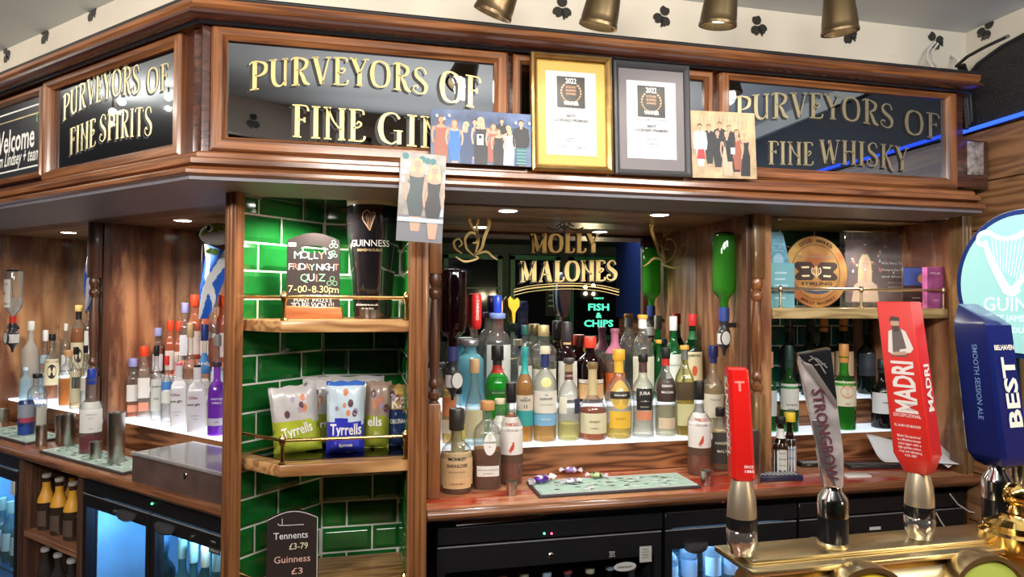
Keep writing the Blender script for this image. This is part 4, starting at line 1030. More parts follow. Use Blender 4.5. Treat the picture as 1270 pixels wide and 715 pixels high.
B('malt bottle with navy starred capsule and cream label at the end of the step', 872, 897, 428, 545, Y1 - .0, Z1, 'round', liqc=PALE, fill=.60, cap=(NAVY, .13), neck=(.80, .90, NAVY), body=.25,
  labels=[(.20, .46, 70, (.80, .75, .60))], texts=[('TALISKER', .40, .009, GRY, 0, .040), ('*', .90, .02, (.7, .2, .05), 0)], group=G1)
B('amber spirit bottle half hidden behind the black optic at the start of the step', 549, 566, 432, 540, Y1 + .02, Z1, 'whisky', liqc=GOLDL, fill=.6, cap=(GRY, .1), labels=[(.3, .5, 70, (.72, .25, .10)), (.12, .26, 70, CR)], group=G1)
B('yellow labelled whisky bottle behind the round cream labelled one', 560, 577, 478, 560, 2.0, ZT, 'squat', liqc=GOLDL, fill=.6, cap=(K, .08), labels=[(.25, .62, 70, (.80, .70, .18))], group=G0)
B('pale yellow bottle with cursive grey print in front of the bright green one', 607, 634, 494, 560, 2.0, ZT, 'squat', liqc=PALE, fill=.6, cap=(CR, .06), labels=[(.40, .80, 62, (.78, .80, .72))], texts=[('eable', .62, .016, GRY, 0, .05)], group=G0)
# --- upper step (z = Z2)
B('big clear vodka bottle with broad shoulders and pale label', 601, 633, 388, 500, Y2, Z2, 'jug', liqc=WATER, fill=.3, cap=((.20, .30, .65), .06), labels=[(.14, .66, 62, (.72, .76, .72), None, 8)], texts=[('GREY', .5, .010, GRY, 10), ('VODKA', .4, .008, GRY, 10)], group=G2)
B('clear gin bottle with dark green cap behind the teal necked malt', 641, 661, 403, 500, Y2 - .028, Z2, 'whisky', liqc=WATER, fill=.5, cap=((.02, .10, .09), .12), labels=[(.2, .5, 50, (.75, .76, .70))], group=G2)
B('wide clear rum bottle with brass coloured cap', 658, 690, 403, 500, Y2, Z2, 'jug', liqc=PALE, fill=.55, cap=((.70, .52, .24), .14, .35, .5), capr=.42, labels=[(.54, .62, 30, (.12, .11, .11), None, 16), (.1, .45, 60, (.78, .78, .66))], body=.15, group=G2)
B('dark brown bottle with long black cap and white label', 691, 716, 399, 500, Y2, Z2, 'whisky', glass=(.10, .035, .05), liqc=(.06, .02, .03), fill=.7, cap=((.035, .03, .035), .24), capr=.46, labels=[(.05, .52, 62, (.78, .77, .70))], neck=(.72, .75, (.6, .4, .2)), body=.5, group=G2)
B('almost black liqueur bottle with red cap and orange label', 716, 748, 417, 500, Y2, Z2, 'squat', glass=(.07, .025, .03), liqc=(.04, .012, .02), fill=.7, cap=((.78, .06, .03), .17), capr=.45, labels=[(.30, .36, 66, (.80, .76, .68)), (.0, .29, 66, (.72, .42, .20))], texts=[('DRAMBUIE', .33, .009, (.6, .1, .05), 0, .05)], body=.5, group=G2)
B('liqueur bottle with mauve neck foil and orange label', 750, 775, 407, 500, Y2, Z2, 'tall', liqc=(.9, .45, .25), fill=.55, cap=((.30, .10, .16), .06), neck=(.66, .94, (.42, .12, .20)), labels=[(.12, .40, 66, (.75, .16, .03))], group=G2)
B('tall clear bottle with white cap ringed in orange', 783, 811, 390, 500, Y2, Z2, 'whisky', liqc=WATER, fill=.5, cap=((.86, .40, .05), .045), neck=[(.84, .955, WH)], labels=[(.12, .52, 62, (.82, .82, .64))], body=.1, group=G2)
B('bright green gin bottle with white cap', 824, 846, 392, 500, Y2, Z2, 'whisky', glass=(.05, .50, .16), liqc=(.04, .45, .12), fill=.8, cap=(WH, .17), capr=.44, labels=[(.12, .55, 58, (.80, .83, .76))], texts=[('GORDONS', .42, .009, (.2, .3, .2), 0, .040)], body=.5, group=G2)
B('dark green whiskey bottle with red cap and cream label', 847, 871, 389, 500, Y2, Z2, 'whisky', glass=(.03, .22, .07), liqc=(.02, .12, .03), fill=.8, cap=((.70, .04, .04), .14), neck=(.70, .80, (.02, .16, .05)), labels=[(.10, .56, 60, (.84, .76, .48)), (.28, .40, 15, (.72, .12, .03), 'round')], texts=[('JAMESON', .52, .012, (.03, .05, .03), 0, .044), ('IRISH WHISKEY', .20, .006, (.4, .2, .1))], body=.5, group=G2)
B('green bottle with small orange cap behind the waisted malt', 811, 823, 421, 500, Y2 + .03, Z2, 'beer', glass=(.10, .55, .20), liqc=(.1, .5, .2), fill=.7, cap=((.85, .40, .05), .06), body=.5, group=G2)
# --- upside-down bottles on optics
OPT = paint((.03, .03, .035), .3)
def optic(label, px0, px1, ptop, pneck, pend, Y, kind, glass, liqc, fill, left=False, capc=NAVY, white=(.8, .8, .8), labels=(), texts=(), side=1, haze=0, foil=None, body=.5):
    f = atw if left else at
    c = (px0 + px1) / 2; p1 = f(c, ptop, Y); p0 = f(c, pneck, Y); a, b = f(px0, ptop, Y), f(px1, ptop, Y)
    th = math.atan2(p1.x, p1.y); R = abs((b - a).dot(Vector((math.cos(th), -math.sin(th), 0)))) / 2
    L_ = p1.z - p0.z
    t = thing('optic_bottle', label, 'bottle', (p0.x, p0.y, p0.z), -PI / 4 if left else 0)
    pf = PF[kind]
    flip = lambda L2: [(r, L_ - z) for r, z in L2][::-1]
    prof = [(max(.0005, r * R), q * L_) for r, q in pf]
    obj('glass', lathe(NB(), flip(prof), 28), tglass(glass, haze), t)
    if liqc:
        inn = [(r * R - .0028, q * L_) for r, q in pf if q > 1 - fill]
        inn = [(inn[0][0], (1 - fill) * L_)] + inn
        obj('liquid', lathe(NB(), flip(inn), 28), liq(liqc, body), t)
    if foil: obj('neck_foil', lathe(NB(), [(pf[-1][0] * R + .001, 0), (pf[-1][0] * R + .001, L_ * .16)], 20, cap=False), paint(foil), t)
    obj('base_cap', lathe(NB(), [(R * .90, L_ - .002), (R * .84, L_ + .004), (R * .5, L_ + .006)], 24), BLKG, t)
    for lb in labels:
        bm = NB(); z0, z1, ha, col_ = lb[:4]
        pfi = [(r, 1 - q) for r, q in pf][::-1]
        band(bm, R, L_, pfi, z0 * L_, z1 * L_, -ha, ha, 0); lo = obj('label', bm, paint(col_), t)
        if texts:
            bm = NB()
            for s_, zc, size in texts:
                txt(bm, s_, size, 0, zc * L_, 0, None, wrap=lambda X, Z: ((R + .0012) * math.cos(X / R - PI / 2), (R + .0012) * math.sin(X / R - PI / 2), Z))
            obj('lettering', bm, paint((.6, .06, .04)), lo, smooth=False); texts = ()
    q = .9
    obj('optic_body', lathe(NB(), [(.004, -.115), (.006, -.10), (.012, -.088), (.020, -.080), (.021, -.035), (.016, -.028), (.013, -.010), (.015, 0.0), (.013, .006)], 20), OPT, t)
    obj('measure_chamber', lathe(NB(), [(.0225, -.076), (.0225, -.040)], 20, cap=False), paint(white, .2, 0, .5), t)
    bd = obj('badge', lathe(NB(), [(0, 0), (.019, 0), (.021, .002), (.0215, .004), (.019, .006), (0, .006)], 24, cap=False), [paint((.75, .73, .70), .3)], t, rot=(PI / 2, 0, 0)); bd.location = (-.010 * side, -.024, -.055); bd.scale = (.8, 1.15, 1)
    obj('badge_rim', lathe(NB(), [(.0190, .0055), (.022, .0055), (.022, -.001)], 24, cap=False), BLK, bd)
    # bracket back to the post
    obj('bracket', bbox(.0 if side > 0 else -.09, .09 if side > 0 else 0, .012, .024, -.022, -.006, .002), OPT, t)
    # wire clip over the base
    obj('wire_clip', tube(NB(), [(side * .045, .03, -.02), (side * (R + .012), .02, .02), (side * (R + .012), .01, L_ * .9), (side * (R + .004), .0, L_ + .012), (side * .01, -.0, L_ + .014), (-.01 * side, 0, L_ + .010)], .0016, 6), CHROME, t)
    return t
optic('upside-down dark purple liqueur bottle with black optic beside the dark turned post', 545, 578, 336, 447, 500, 1.93, 'bord', (.05, .01, .02), (.02, .002, .006), .90, side=-1, foil=(.03, .04, .16), white=(.7, .68, .68))
optic('upside-down bright green wine bottle on white badged optic at the end of the mirror', 883, 913, 290, 398, 430, 2.0, 'bord', (.20, .70, .12), (.12, .62, .04), .97, side=1, foil=(.03, .06, .28), body=.6)
optic('upside-down clear gin bottle with red crest label on optic in the farthest niche', 4, 28, 336, 402, 430, .30, 'tall', CLEAR, WATER, .5, left=True, side=-1, foil=RED, labels=[(.32, .84, 50, (.84, .80, .76))], texts=[('BEEFEATER', .75, .008), ('LONDON DRY', .40, .006), ('M', .58, .02)])
# --- the hanging pump clip toys in front of the mirror: red tube, blue block and yellow harp charm
def hang(name, label, cat_, px, y0, y1, Y, w_, m, poly=None, cord=True):
    a, b = at(px, y0, Y), at(px, y1, Y)
    t = thing(name, label, cat_, (b.x, Y, b.z)); h_ = a.z - b.z
    if poly: obj('body', bev(prism(NB(), [(x * w_, z * h_) for x, z in poly], -.004, .004), .001, 1), m, t)
    else: obj('body', lathe(NB(), [(w_ * .3, 0), (w_ * .45, h_ * .06), (w_ * .5, h_ * .2), (w_ * .5, h_ * .9), (w_ * .42, h_), (w_ * .2, h_ * 1.01)], 18), m, t)
    obj('cord', tube(NB(), [(0, 0, h_), (.002, 0, H + .27 - b.z)], .0006, 5), GLS, t)
    return t, h_
t, h_ = hang('red_tube', 'red upright tube with white sideways lettering in front of the mirror', 'tube', 591, 364, 408, 2.24, .034, paint((.72, .02, .02), .3, 0, .5))
bm = NB(); txt(bm, 'TWININGS', .014, 0, h_ * .55, -.0185, .07, rot=-PI / 2); obj('lettering', bm, paint(WH), t, smooth=False)
hang('blue_capsule', 'short royal blue tube over the big clear vodka bottle', 'tube', 617, 366, 389, 2.23, .030, paint((.02, .06, .55), .3, 0, .5))
hang('yellow_harp', 'yellow harp shaped charm on a stick over the dark green capped bottle', 'charm', 637, 367, 400, 2.25, .040, paint((.85, .50, .02), .35), poly=[(-.1, 0), (.1, 0), (.14, .4), (.3, .5), (.5, .62), (.5, .85), (.3, .95), (.1, .85), (-.1, .85), (-.3, 1), (-.5, .88), (-.48, .6), (-.25, .5), (-.14, .4)])
# ================================================================ THE LEFT WING'S BOTTLES
W1_, W2_ = .470, .585
G3 = 'bottles of the red capped niche'; G4 = 'bottles of the farthest niche'; G5 = 'bottles on the wing worktop'
PKO = (.98, .30, .18)
def gin(label, a, b, tp, w_, z, capc, liqc=PKO, lab=((.82, .70, .66)), fill=.75, **k):
    kk = dict(glass=(.99, .34, .20) if liqc == PKO else CLEAR, haze=.42 if liqc == PKO else 0, liqc=liqc, fill=fill, cap=(capc, .14), capr=.72, sq=4, labels=[(.28, .56, 48, lab), (.10, .22, 40, (.80, .30, .20))], body=.75, group=G3); kk.update(k)
    return BL(label, a - 1.2, b + 1.2, tp, w_, z, 'gin', **kk)
LIL = (.36, .36, .72)
Z3 = Z2 + .055
p = LWM @ Vector((XP2 + .016, W2_ - .045, Z2)); t = thing('bottle_riser', 'clear low riser under the topmost red capped bottles', 'riser', p, -PI / 4)
obj('slab', bbox(0, -.152 - XP2 - .018, 0, .10, .0003, .055, .001, 1), paint((.80, .82, .84), .25), t)
RCAP = (.85, .07, .02)
gin('red capped orange gin bottle, topmost row, first from the plywood side', 235, 249, 365, W2_, Z3, RCAP)
gin('red capped orange gin bottle, topmost row, between the first and the round necked bottle', 250, 262, 366, W2_ + .004, Z3, RCAP)
gin('red capped orange gin bottle, topmost row, against the wooden pillar', 274, 286, 366, W2_ + .004, Z3, RCAP)
BL('clear stoppered bottle of orange liquor in the topmost row', 259, 275, 366, W2_ - .024, Z3, 'squat', liqc=PKO, fill=.55, cap=((.80, .76, .74), .14), capr=.6, body=.75, group=G3)
gin('lilac capped bottle in the topmost row beside the plywood side', 224, 235, 375, W2_ + .006, Z3, LIL, liqc=WATER, lab=(.7, .72, .8), body=.1)
gin('red capped orange gin bottle of the second row beside the lilac cap', 206, 217, 397, W2_ - .008, Z2, RCAP)
gin('red capped orange gin bottle of the second row, behind the cork stoppered one', 217.5, 228, 398, W2_ - .008, Z2, RCAP)
gin('lilac capped bottle of the second row against the plywood side', 190, 202, 406, W2_ - .008, Z2, LIL, liqc=(.9, .35, .3), lab=(.75, .72, .8))
BL('round pink gin bottle with tall cork stopper', 222, 245, 397, W2_ - .02, Z2, 'round', liqc=(.95, .62, .50), fill=.55, cap=(CORK, .16), capr=.46, labels=[(.12, .38, 60, (.78, .66, .60))], body=.5, group=G3) if False else None
BL('clear round pink bottle with cork in front of the second row', 226, 247, 400, .528, Z1 + .0, 'round', liqc=(.95, .60, .45), fill=.6, cap=(CORK, .15), capr=.46, labels=[(.16, .44, 60, (.82, .74, .70))], texts=[('BROCKMANS', .3, .008, GRY, 0, .03)], body=.45, group=G3)
gin('red capped clear gin bottle of the front rows beside the plywood side', 172, 186, 429, W1_ + .02, Z1, RCAP, liqc=(.95, .78, .72), lab=(.82, .76, .72), body=.35)
BL('clear bottle with black pourer cap and sketched label', 187, 202, 428, W1_ + .005, Z1, 'whisky', liqc=WATER, fill=.6, cap=(K, .14), labels=[(.14, .56, 60, (.70, .70, .66))], texts=[('ROKU', .46, .010, K), ('GIN', .30, .009, K)], body=.1, group=G3)
bm = NB()
gin('lilac capped orange bottle, first of the front row', 158, 173, 444, W1_, Z1, LIL, liqc=(.95, .28, .12), lab=(.80, .76, .72), fill=.5)
BL('short round bottle with white label at the very start of the step', 149, 160, 456, W1_ + .02, Z1, 'squat', liqc=(.80, .10, .08), fill=.42, cap=((.7, .7, .7), .08), labels=[(.24, .52, 70, (.80, .79, .74))], texts=[('G', .4, .02, K)], body=.6, group=G3)
BL('gin bottle with red cap and blue arched label', 200, 214, 441, W1_ + .005, Z1, 'whisky', liqc=(.88, .80, .80), fill=.6, cap=((.80, .05, .04), .14), labels=[(.50, .62, 66, (.06, .22, .60)), (.30, .48, 60, (.82, .80, .76))], body=.2, group=G3)
BL('gin bottle with pale stopper and blue label', 212, 226, 440, W1_ + .03, Z1, 'whisky', liqc=(.90, .70, .70), fill=.5, cap=((.70, .60, .50), .10), neck=(.70, .88, (.70, .35, .35)), labels=[(.48, .60, 60, (.06, .22, .60))], body=.3, group=G3)
BL('gin bottle with navy patterned cap and blue slanted label', 246, 262, 402, .515, Z1 + .0, 'bomb', liqc=(.95, .80, .25), fill=.42, cap=((.02, .05, .25), .16), capr=.6, sq=4, labels=[(.52, .72, 55, (.05, .25, .62))], texts=[('ardg', .62, .018, WH, 0, .04)], body=.5, group=G3)
BL('clear bottle with grey cap behind the purple bottle', 262, 278, 415, .512, Z1, 'bomb', liqc=(.90, .80, .30), fill=.45, cap=(GRY, .12), capr=.6, sq=4, labels=[(.50, .72, 55, (.65, .75, .85))], body=.4, group=G3)
for (a, b, tp, cp, lb, w_) in ((212, 233, 450, (.85, .10, .20), 'white square bottle with short red cap', W1_ - .012), (233, 257, 452, K, 'white square bottle with short black cap', W1_ - .020)):
    BL(lb + ' lettered down its face', a, b, tp, w_, Z1, 'bomb', glass=(.78, .76, .80), haze=1.0, cap=(cp, .055), capr=.36, neck=(.80, .96, (.78, .77, .80)), sq=9,
       texts=[('Glas', .52, .014, (.35, .06, .12), -20), ('we gin', .42, .013, K, -16), ('small batch', .25, .005, GRY, -10), ('700ml', .2, .005, GRY, -10)], group=G3)
BL('vivid purple gin bottle with pale band at its foot beside the pillar', 258, 281, 448, W1_ - .022, Z1, 'bomb', glass=(.42, .12, .70), haze=.4, liqc=(.42, .04, .75), fill=.7, cap=((.05, .03, .06), .07), capr=.5,
   labels=[(.14, .24, 66, (.55, .50, .62))], texts=[('WHITLEY', .50, .009, (.85, .8, .9), 0, .038), ('NEILL', .45, .009, (.85, .8, .9), 0, .030), ('GIN', .19, .007, (.3, .2, .4))], body=.8, group=G3)
# white display box corner seen beside the pale bottles is one of the two square bottles; farthest niche
BL('tall frosted vodka bottle with bare tree print', 27, 50, 398, .47, Z1, 'tall', glass=(.86, .88, .90), haze=.5, liqc=WATER, fill=.4, cap=((.78, .74, .66), .12), labels=[], body=.3, group=G4)
BL('clear bottle with white cap and blue mountain label', 49, 64, 409, .50, Z1, 'whisky', liqc=WATER, fill=.5, cap=((.86, .86, .86), .16), capr=.5, labels=[(.52, .64, 60, (.35, .50, .60)), (.1, .34, 60, (.25, .42, .62))], body=.1, group=G4)
BL('rum bottle with cream label and black round emblem', 55, 75, 414, .515, Z1, 'whisky', liqc=(.85, .25, .03), fill=.34, cap=(K, .10), labels=[(.22, .62, 62, (.80, .70, .46)), (.32, .54, 34, K, 'round')], body=.6, group=G4)
BL('clear bottle with pale cap in the second row behind the bourbon', 76, 88, 401, .57, Z2, 'whisky', liqc=WATER, fill=.5, cap=((.76, .72, .64), .14), labels=[(.1, .4, 60, (.7, .7, .66))], body=.1, group=G4)
BL('bottle with dark narrow stopper in the second row', 66, 77, 398, .575, Z2, 'tall', liqc=PALE, fill=.5, cap=((.30, .14, .06), .14), body=.2, group=G4)
BL('tall bourbon with gold top and black neck label behind the others', 88, 108, 378, .575, Z2, 'squat', liqc=(.92, .34, .04), fill=.72, cap=((.70, .50, .18), .09), neck=(.80, .92, K), labels=[(.12, .48, 66, (.78, .66, .42)), (.20, .40, 28, K, 'round')], body=.65, group=G4)
BL('tall clear bottle with orange tassel cap in the back row beside the flag', 104, 116, 372, .60, Z2, 'tall', liqc=PALE, fill=.6, cap=((.85, .55, .08), .10), labels=[(.3, .6, 50, (.75, .75, .7))], body=.2, group=G4)
BL('round shouldered bourbon bottle with bright orange liquid', 73, 98, 434, .468, Z1, 'squat', liqc=(.98, .34, .04), fill=.52, cap=((.86, .45, .20), .11), capr=.46, labels=[], body=.75, group=G4)
BL('slim bottle with cream and black label beside the bourbon', 87, 102, 430, .438, Z1, 'tall', liqc=PALE, fill=.3, cap=(K, .12), labels=[(.12, .62, 66, (.76, .68, .44)), (.34, .52, 40, (.05, .05, .05))], body=.2, group=G4)
BL('clear bottle with black cap behind the blue capped wine bottle', 100, 113, 428, .455, Z1, 'tall', liqc=WATER, fill=.4, cap=(K, .12), labels=[(.3, .5, 60, (.72, .66, .55))], body=.1, group=G4)
BL('frosted pale blue square bottle behind the blue lettered vodka', 24, 40, 455, .445, Z1, 'bomb', glass=(.55, .70, .85), haze=.5, cap=((.7, .8, .9), .1), sq=5, group=G4)
# on the wing worktop
BL('clear vodka bottle with bold blue lettering and black cap', 34, 60, 463, .345, ZT, 'jug', liqc=WATER, fill=.5, cap=(K, .07), capr=.52, labels=[(.06, .46, 34, (.62, .62, .56), None, 30)],
   texts=[('ABSOLUT', .60, .017, (.02, .10, .45), 0, .062), ('VODKA', .50, .017, (.02, .10, .45), 0, .052)], body=.1, group=G5)
BL('slim energy drink can in blue and silver with red print', 22, 43, 496, .300, ZT, 'can', glass=(.02, .05, .22), haze=1.0, cap=None, labels=[(.52, .90, 90, (.30, .33, .42), None, 0), (.40, .54, 60, (.40, .06, .10), 'band', 10), (.08, .3, 40, (.02, .06, .35), 'band', -10)], name='drink_can', cat_='can', group=None)
BL('wine bottle with blue capsule, white label and a little red wine left', 99, 129, 457, .285, ZT, 'bord', liqc=(.50, .01, .04), fill=.235, cap=((.02, .05, .35), .18), capr=.40, labels=[(.27, .62, 66, (.80, .80, .76))],
   texts=[('CORKSCREW', .48, .006, GRY), ('ESTATE', .44, .005, GRY), ('ROSE', .32, .005, GRY)], body=.6, group=G5)
# ---- steel measures and cups
def cup(label, px0, px1, pt, w_, left=True, Y=None, name='steel_cup', lid=False, z=None):
    c = (px0 + px1) / 2; f = (lambda a, b: atw(a, b, w_)) if left else (lambda a, b: at(a, b, Y))
    m_ = f(c, pt); a, b = f(px0, pt), f(px1, pt); th = math.atan2(m_.x, m_.y)
    R = abs((b - a).dot(Vector((math.cos(th), -math.sin(th), 0)))) / 2; z = z or ZT; h_ = m_.z - z
    t = thing(name, label, 'cup', (m_.x, m_.y, z), 0, 'steel measures and cups')
    obj('body', lathe(NB(), [(R * .96, 0), (R, .002), (R, h_ - .002), (R * 1.02, h_), (R * .94, h_), (R * .92, h_ - .004), (R * .92, .006), (0.0005, .005)], 28, cap=False), STEEL, t)
    obj('foot', lathe(NB(), [(0.0005, 0), (R * .96, 0)], 28, cap=False), STEEL, t)
    return t
def measure(*a, **k): return cup(*a, name='spirit_measure', **k)
cup('tall brushed steel cup beside the clear lidded tray', 134, 156, 511, .255)
cup('steel cup half hidden behind another one on the wing worktop', 69, 84, 514, .33)
cup('steel cup in front of another one on the wing worktop', 75, 94, 513, .295)
cup('steel cup at the far end of the wing worktop', -8, 12, 507, .33)
measure('small steel measure in front of the clear vodka bottle', 44, 59, 527, .262)
measure('small steel measure in front of the blue capped wine bottle', 111, 127, 547, .245)
measure('small steel measure on the worktop near the red tap handle', 869, 884, 583, 0, left=False, Y=1.835)
cup('tall steel cup beside the turned post behind the red tap handle', 931, 945, 533, 0, left=False, Y=1.86, z=ZT) if False else None
cup('tall steel cup between the red tap handle and the turned post', 929, 943, 533, 0, left=False, Y=1.83)
measure('little clear glass shot with white rim on the worktop by the bar mat', 628, 641, 596, 0, left=False, Y=1.86)
# ---- bar mats: dark rimmed rubber with a pale patterned runner
MATG = mat('bar mat print', (.40, .56, .48), .55, var=.15, vs_=30)
MATR = mat('bar mat rim', (.05, .05, .055), .45)
MATW = mat('bar mat edge line', (.75, .76, .74), .5)
def bar_mat(label, L_, D_, loc, rz, seed):
    t = thing('bar_mat', label, 'bar mat', loc, rz)
    obj('base', bbox(-L_ / 2, L_ / 2, -D_ / 2, D_ / 2, 0, .008, .003, 2), MATR, t)
    bm = NB(); slab(bm, [(-L_ / 2 + .012, -D_ / 2 + .012), (L_ / 2 - .012, -D_ / 2 + .012), (L_ / 2 - .012, D_ / 2 - .012), (-L_ / 2 + .012, D_ / 2 - .012)], .008, .0095)
    su = obj('surface', bm, MATG, t, smooth=False)
    bm = NB(); e = .005
    for q in range(2):
        s_ = 1 if q else -1
        slab(bm, [(-L_ / 2 + .008, s_ * (D_ / 2 - .010)), (L_ / 2 - .008, s_ * (D_ / 2 - .010)), (L_ / 2 - .008, s_ * (D_ / 2 - .010 + .003)), (-L_ / 2 + .008, s_ * (D_ / 2 - .010 + .003))], .0082, .0098)
        slab(bm, [(s_ * (L_ / 2 - .010), -D_ / 2 + .008), (s_ * (L_ / 2 - .007), -D_ / 2 + .008), (s_ * (L_ / 2 - .007), D_ / 2 - .008), (s_ * (L_ / 2 - .010), D_ / 2 - .008)], .0082, .0098)
    obj('edge_line', bm, MATW, t, smooth=False)
    R_ = random.Random(seed); bm = NB()
    for k in range(int(L_ * 240)):
        cx, cy = R_.uniform(-L_ / 2 + .03, L_ / 2 - .03), R_.uniform(-D_ / 2 + .025, D_ / 2 - .025); a = R_.uniform(0, PI); r = R_.uniform(.004, .013)
        pts = [(cx + r * (1 + .5 * math.cos(3 * q)) * math.cos(a + q) , cy + r * .5 * math.sin(a + q)) for q in [2 * PI * j / 10 for j in range(10)]]
        f = bm.faces.new([bm.verts.new((x, y, .0099 + k * 1e-6)) for x, y in pts]); f.material_index = k % 3
    obj('print', bm, [paint((.03, .035, .035)), MATW, paint((.45, .68, .58))], su, smooth=False)
a, b = atz(663, 612, ZT), atz(868, 598, ZT)
bar_mat('green patterned rubber bar mat with sweets on it, on the red worktop', .50, .155, tuple((atz(650, 600, ZT) + atz(683, 617, ZT) + atz(870, 605, ZT) + atz(830, 589, ZT)) / 4), 0.0, 3)
c = atz(120, 566, ZT)
def wl(px, py, w_, z=None): q = atw(px, py, w_); return Vector((q.x, q.y, ZT if z is None else z))
m1 = wl(122, 560, .262); bar_mat('green patterned bar mat under the wine bottle and tall steel cup', .56, .13, m1 + Vector((0, 0, 0)), -PI / 4, 5)
m2 = wl(28, 540, .30); bar_mat('green patterned bar mat under the blue lettered vodka', .42, .15, m2, -PI / 4, 8)
# ---- brown box with clear hinged lid
def lidbox():
    a = LWI @ atw(166, 585, .19); b = LWI @ atw(274, 600, .19)
    x0, x1 = a.x, -.135
    p = LWM @ Vector((x0, .185, ZT)); L_ = x1 - x0; D_ = .20; h_ = .078
    t = thing('lidded_tray', 'grey brown box with scratched clear sliding lid on the wing worktop', 'box', p, -PI / 4)
    bm = NB(); e = .004
    box(bm, 0, L_, 0, e, 0, h_); box(bm, 0, L_, D_ - e, D_, 0, h_); box(bm, 0, e, e, D_ - e, 0, h_); box(bm, L_ - e, L_, e, D_ - e, 0, h_); box(bm, e, L_ - e, e, D_ - e, 0, e)
    obj('body', bm, mat('grey brown box', (.12, .075, .065), .35, var=.3, vs_=12), t, smooth=False)
    obj('lid', bbox(-.004, L_ + .004, -.006, D_, h_ + .0005, h_ + .006, .001, 1), glassy('scratched clear lid', (.8, .8, .8), 1.6, .35, (.8, .8, .78), .12), t)
    obj('lid_rim', bbox(-.002, L_ + .002, -.004, .004, h_ + .0065, h_ + .011, .001, 1), glassy('clear rim', (.85, .85, .85), 1.4, .5, (.85, .85, .85)), t)
    bm = NB()
    for q, (x_, y_, c_) in enumerate(((.10, .08, 0), (.17, .12, 1), (.24, .06, 2), (.05, .13, 1))):
        if x_ + .06 < L_: box(bm, x_, x_ + .06, y_ - .02, y_ + .03, e, .05 + .004 * q, c_)
    obj('compartment_insert', bm, [paint((.7, .5, .15)), paint((.75, .75, .78)), paint((.6, .62, .66))], t, smooth=False)
    obj('clasp', bbox(L_ * .60, L_ * .60 + .012, -.006, 0, .045, .065, .001, 1), CHROME, t)
lidbox()
# ---- saltire flags and the green plush toy
SB = paint((.01, .12, .62), .6)
def flag(label, px, pt, pb, w_, width, seed, mx=1):
    p = atw(px, pb, w_); h_ = (atw(px, pt, w_) - p).z
    t = thing('saltire_flag', label, 'flag', (p.x, p.y, p.z), -PI / 4 + .2)
    N_, M_ = 30, 40
    def P(u, v): # v 0 top 1 bottom, hanging and gathered
        g = 1 - .75 * v ** 1.3
        return (mx * width * u * g + .004 * math.sin(9 * v), .012 * math.sin(5 * u + 4 * v + seed), h_ * (1 - v) - .03 * u * (1 - v))
    bm = NB(); V_ = [[bm.verts.new(P(i / N_, j / M_)) for i in range(N_ + 1)] for j in range(M_ + 1)]
    for j in range(M_):
        for i in range(N_):
            u, v = (i + .5) / N_, (j + .5) / M_; wv = min(abs(u - v), abs(1 - u - v)) < .13
            bm.faces.new((V_[j][i], V_[j][i + 1], V_[j + 1][i + 1], V_[j + 1][i])).material_index = 1 if wv else 0
    obj('cloth', bm, [SB, paint((.82, .84, .86), .7)], t)
    obj('staff', tube(NB(), [(0, .0, -.012), (0, .0, h_ + .01)], .0022, 6), CHROME, t)
flag('blue and white saltire flag hanging under the green plush toy', 249, 302, 395, .52, .13, 1.0)
flag('narrow folded saltire flag beside the dark turned wing post', 107, 297, 385, .52, .05, 2.0)
p = atw(270, 290, .50)
t = thing('plush_toy', 'green and white plush frog head with glossy black eye hanging under the niche ceiling', 'toy', p, -PI / 4)
bm = NB(); ball(bm, (0, 0, 0), .062, 24, sx=1.25, sy=.8, sz=.62)
for v in list(bm.verts):
    if v.co.x < -.02: v.co.z -= .10 * (abs(v.co.x) - .02); 
for f in bm.faces: f.material_index = 1 if f.calc_center_median().z < -.004 - .15 * f.calc_center_median().x * -1 else 0
obj('head', bm, [mat('lime plush', (.28, .55, .05), .8, var=.2, vs_=60), mat('white plush', (.72, .74, .66), .7, var=.1, vs_=60)], t)
obj('eye', ball(NB(), (.022, -.046, .014), .0115, 16), BLKG, t); obj('eye_ring', ball(NB(), (.022, -.042, .014), .0135, 16), paint((.75, .78, .7)), t)
obj('foot', ball(NB(), (-.045, -.0, -.058), .012, 10, sx=1.6), paint((.25, .55, .12)), t); obj('foot', ball(NB(), (.0, -.01, -.064), .012, 10, sx=1.3), paint((.25, .55, .12)), t)
obj('hook', tube(NB(), [(0, 0, .03), (0, 0, ZC - p.z)], .0012, 6), CHROME, t)
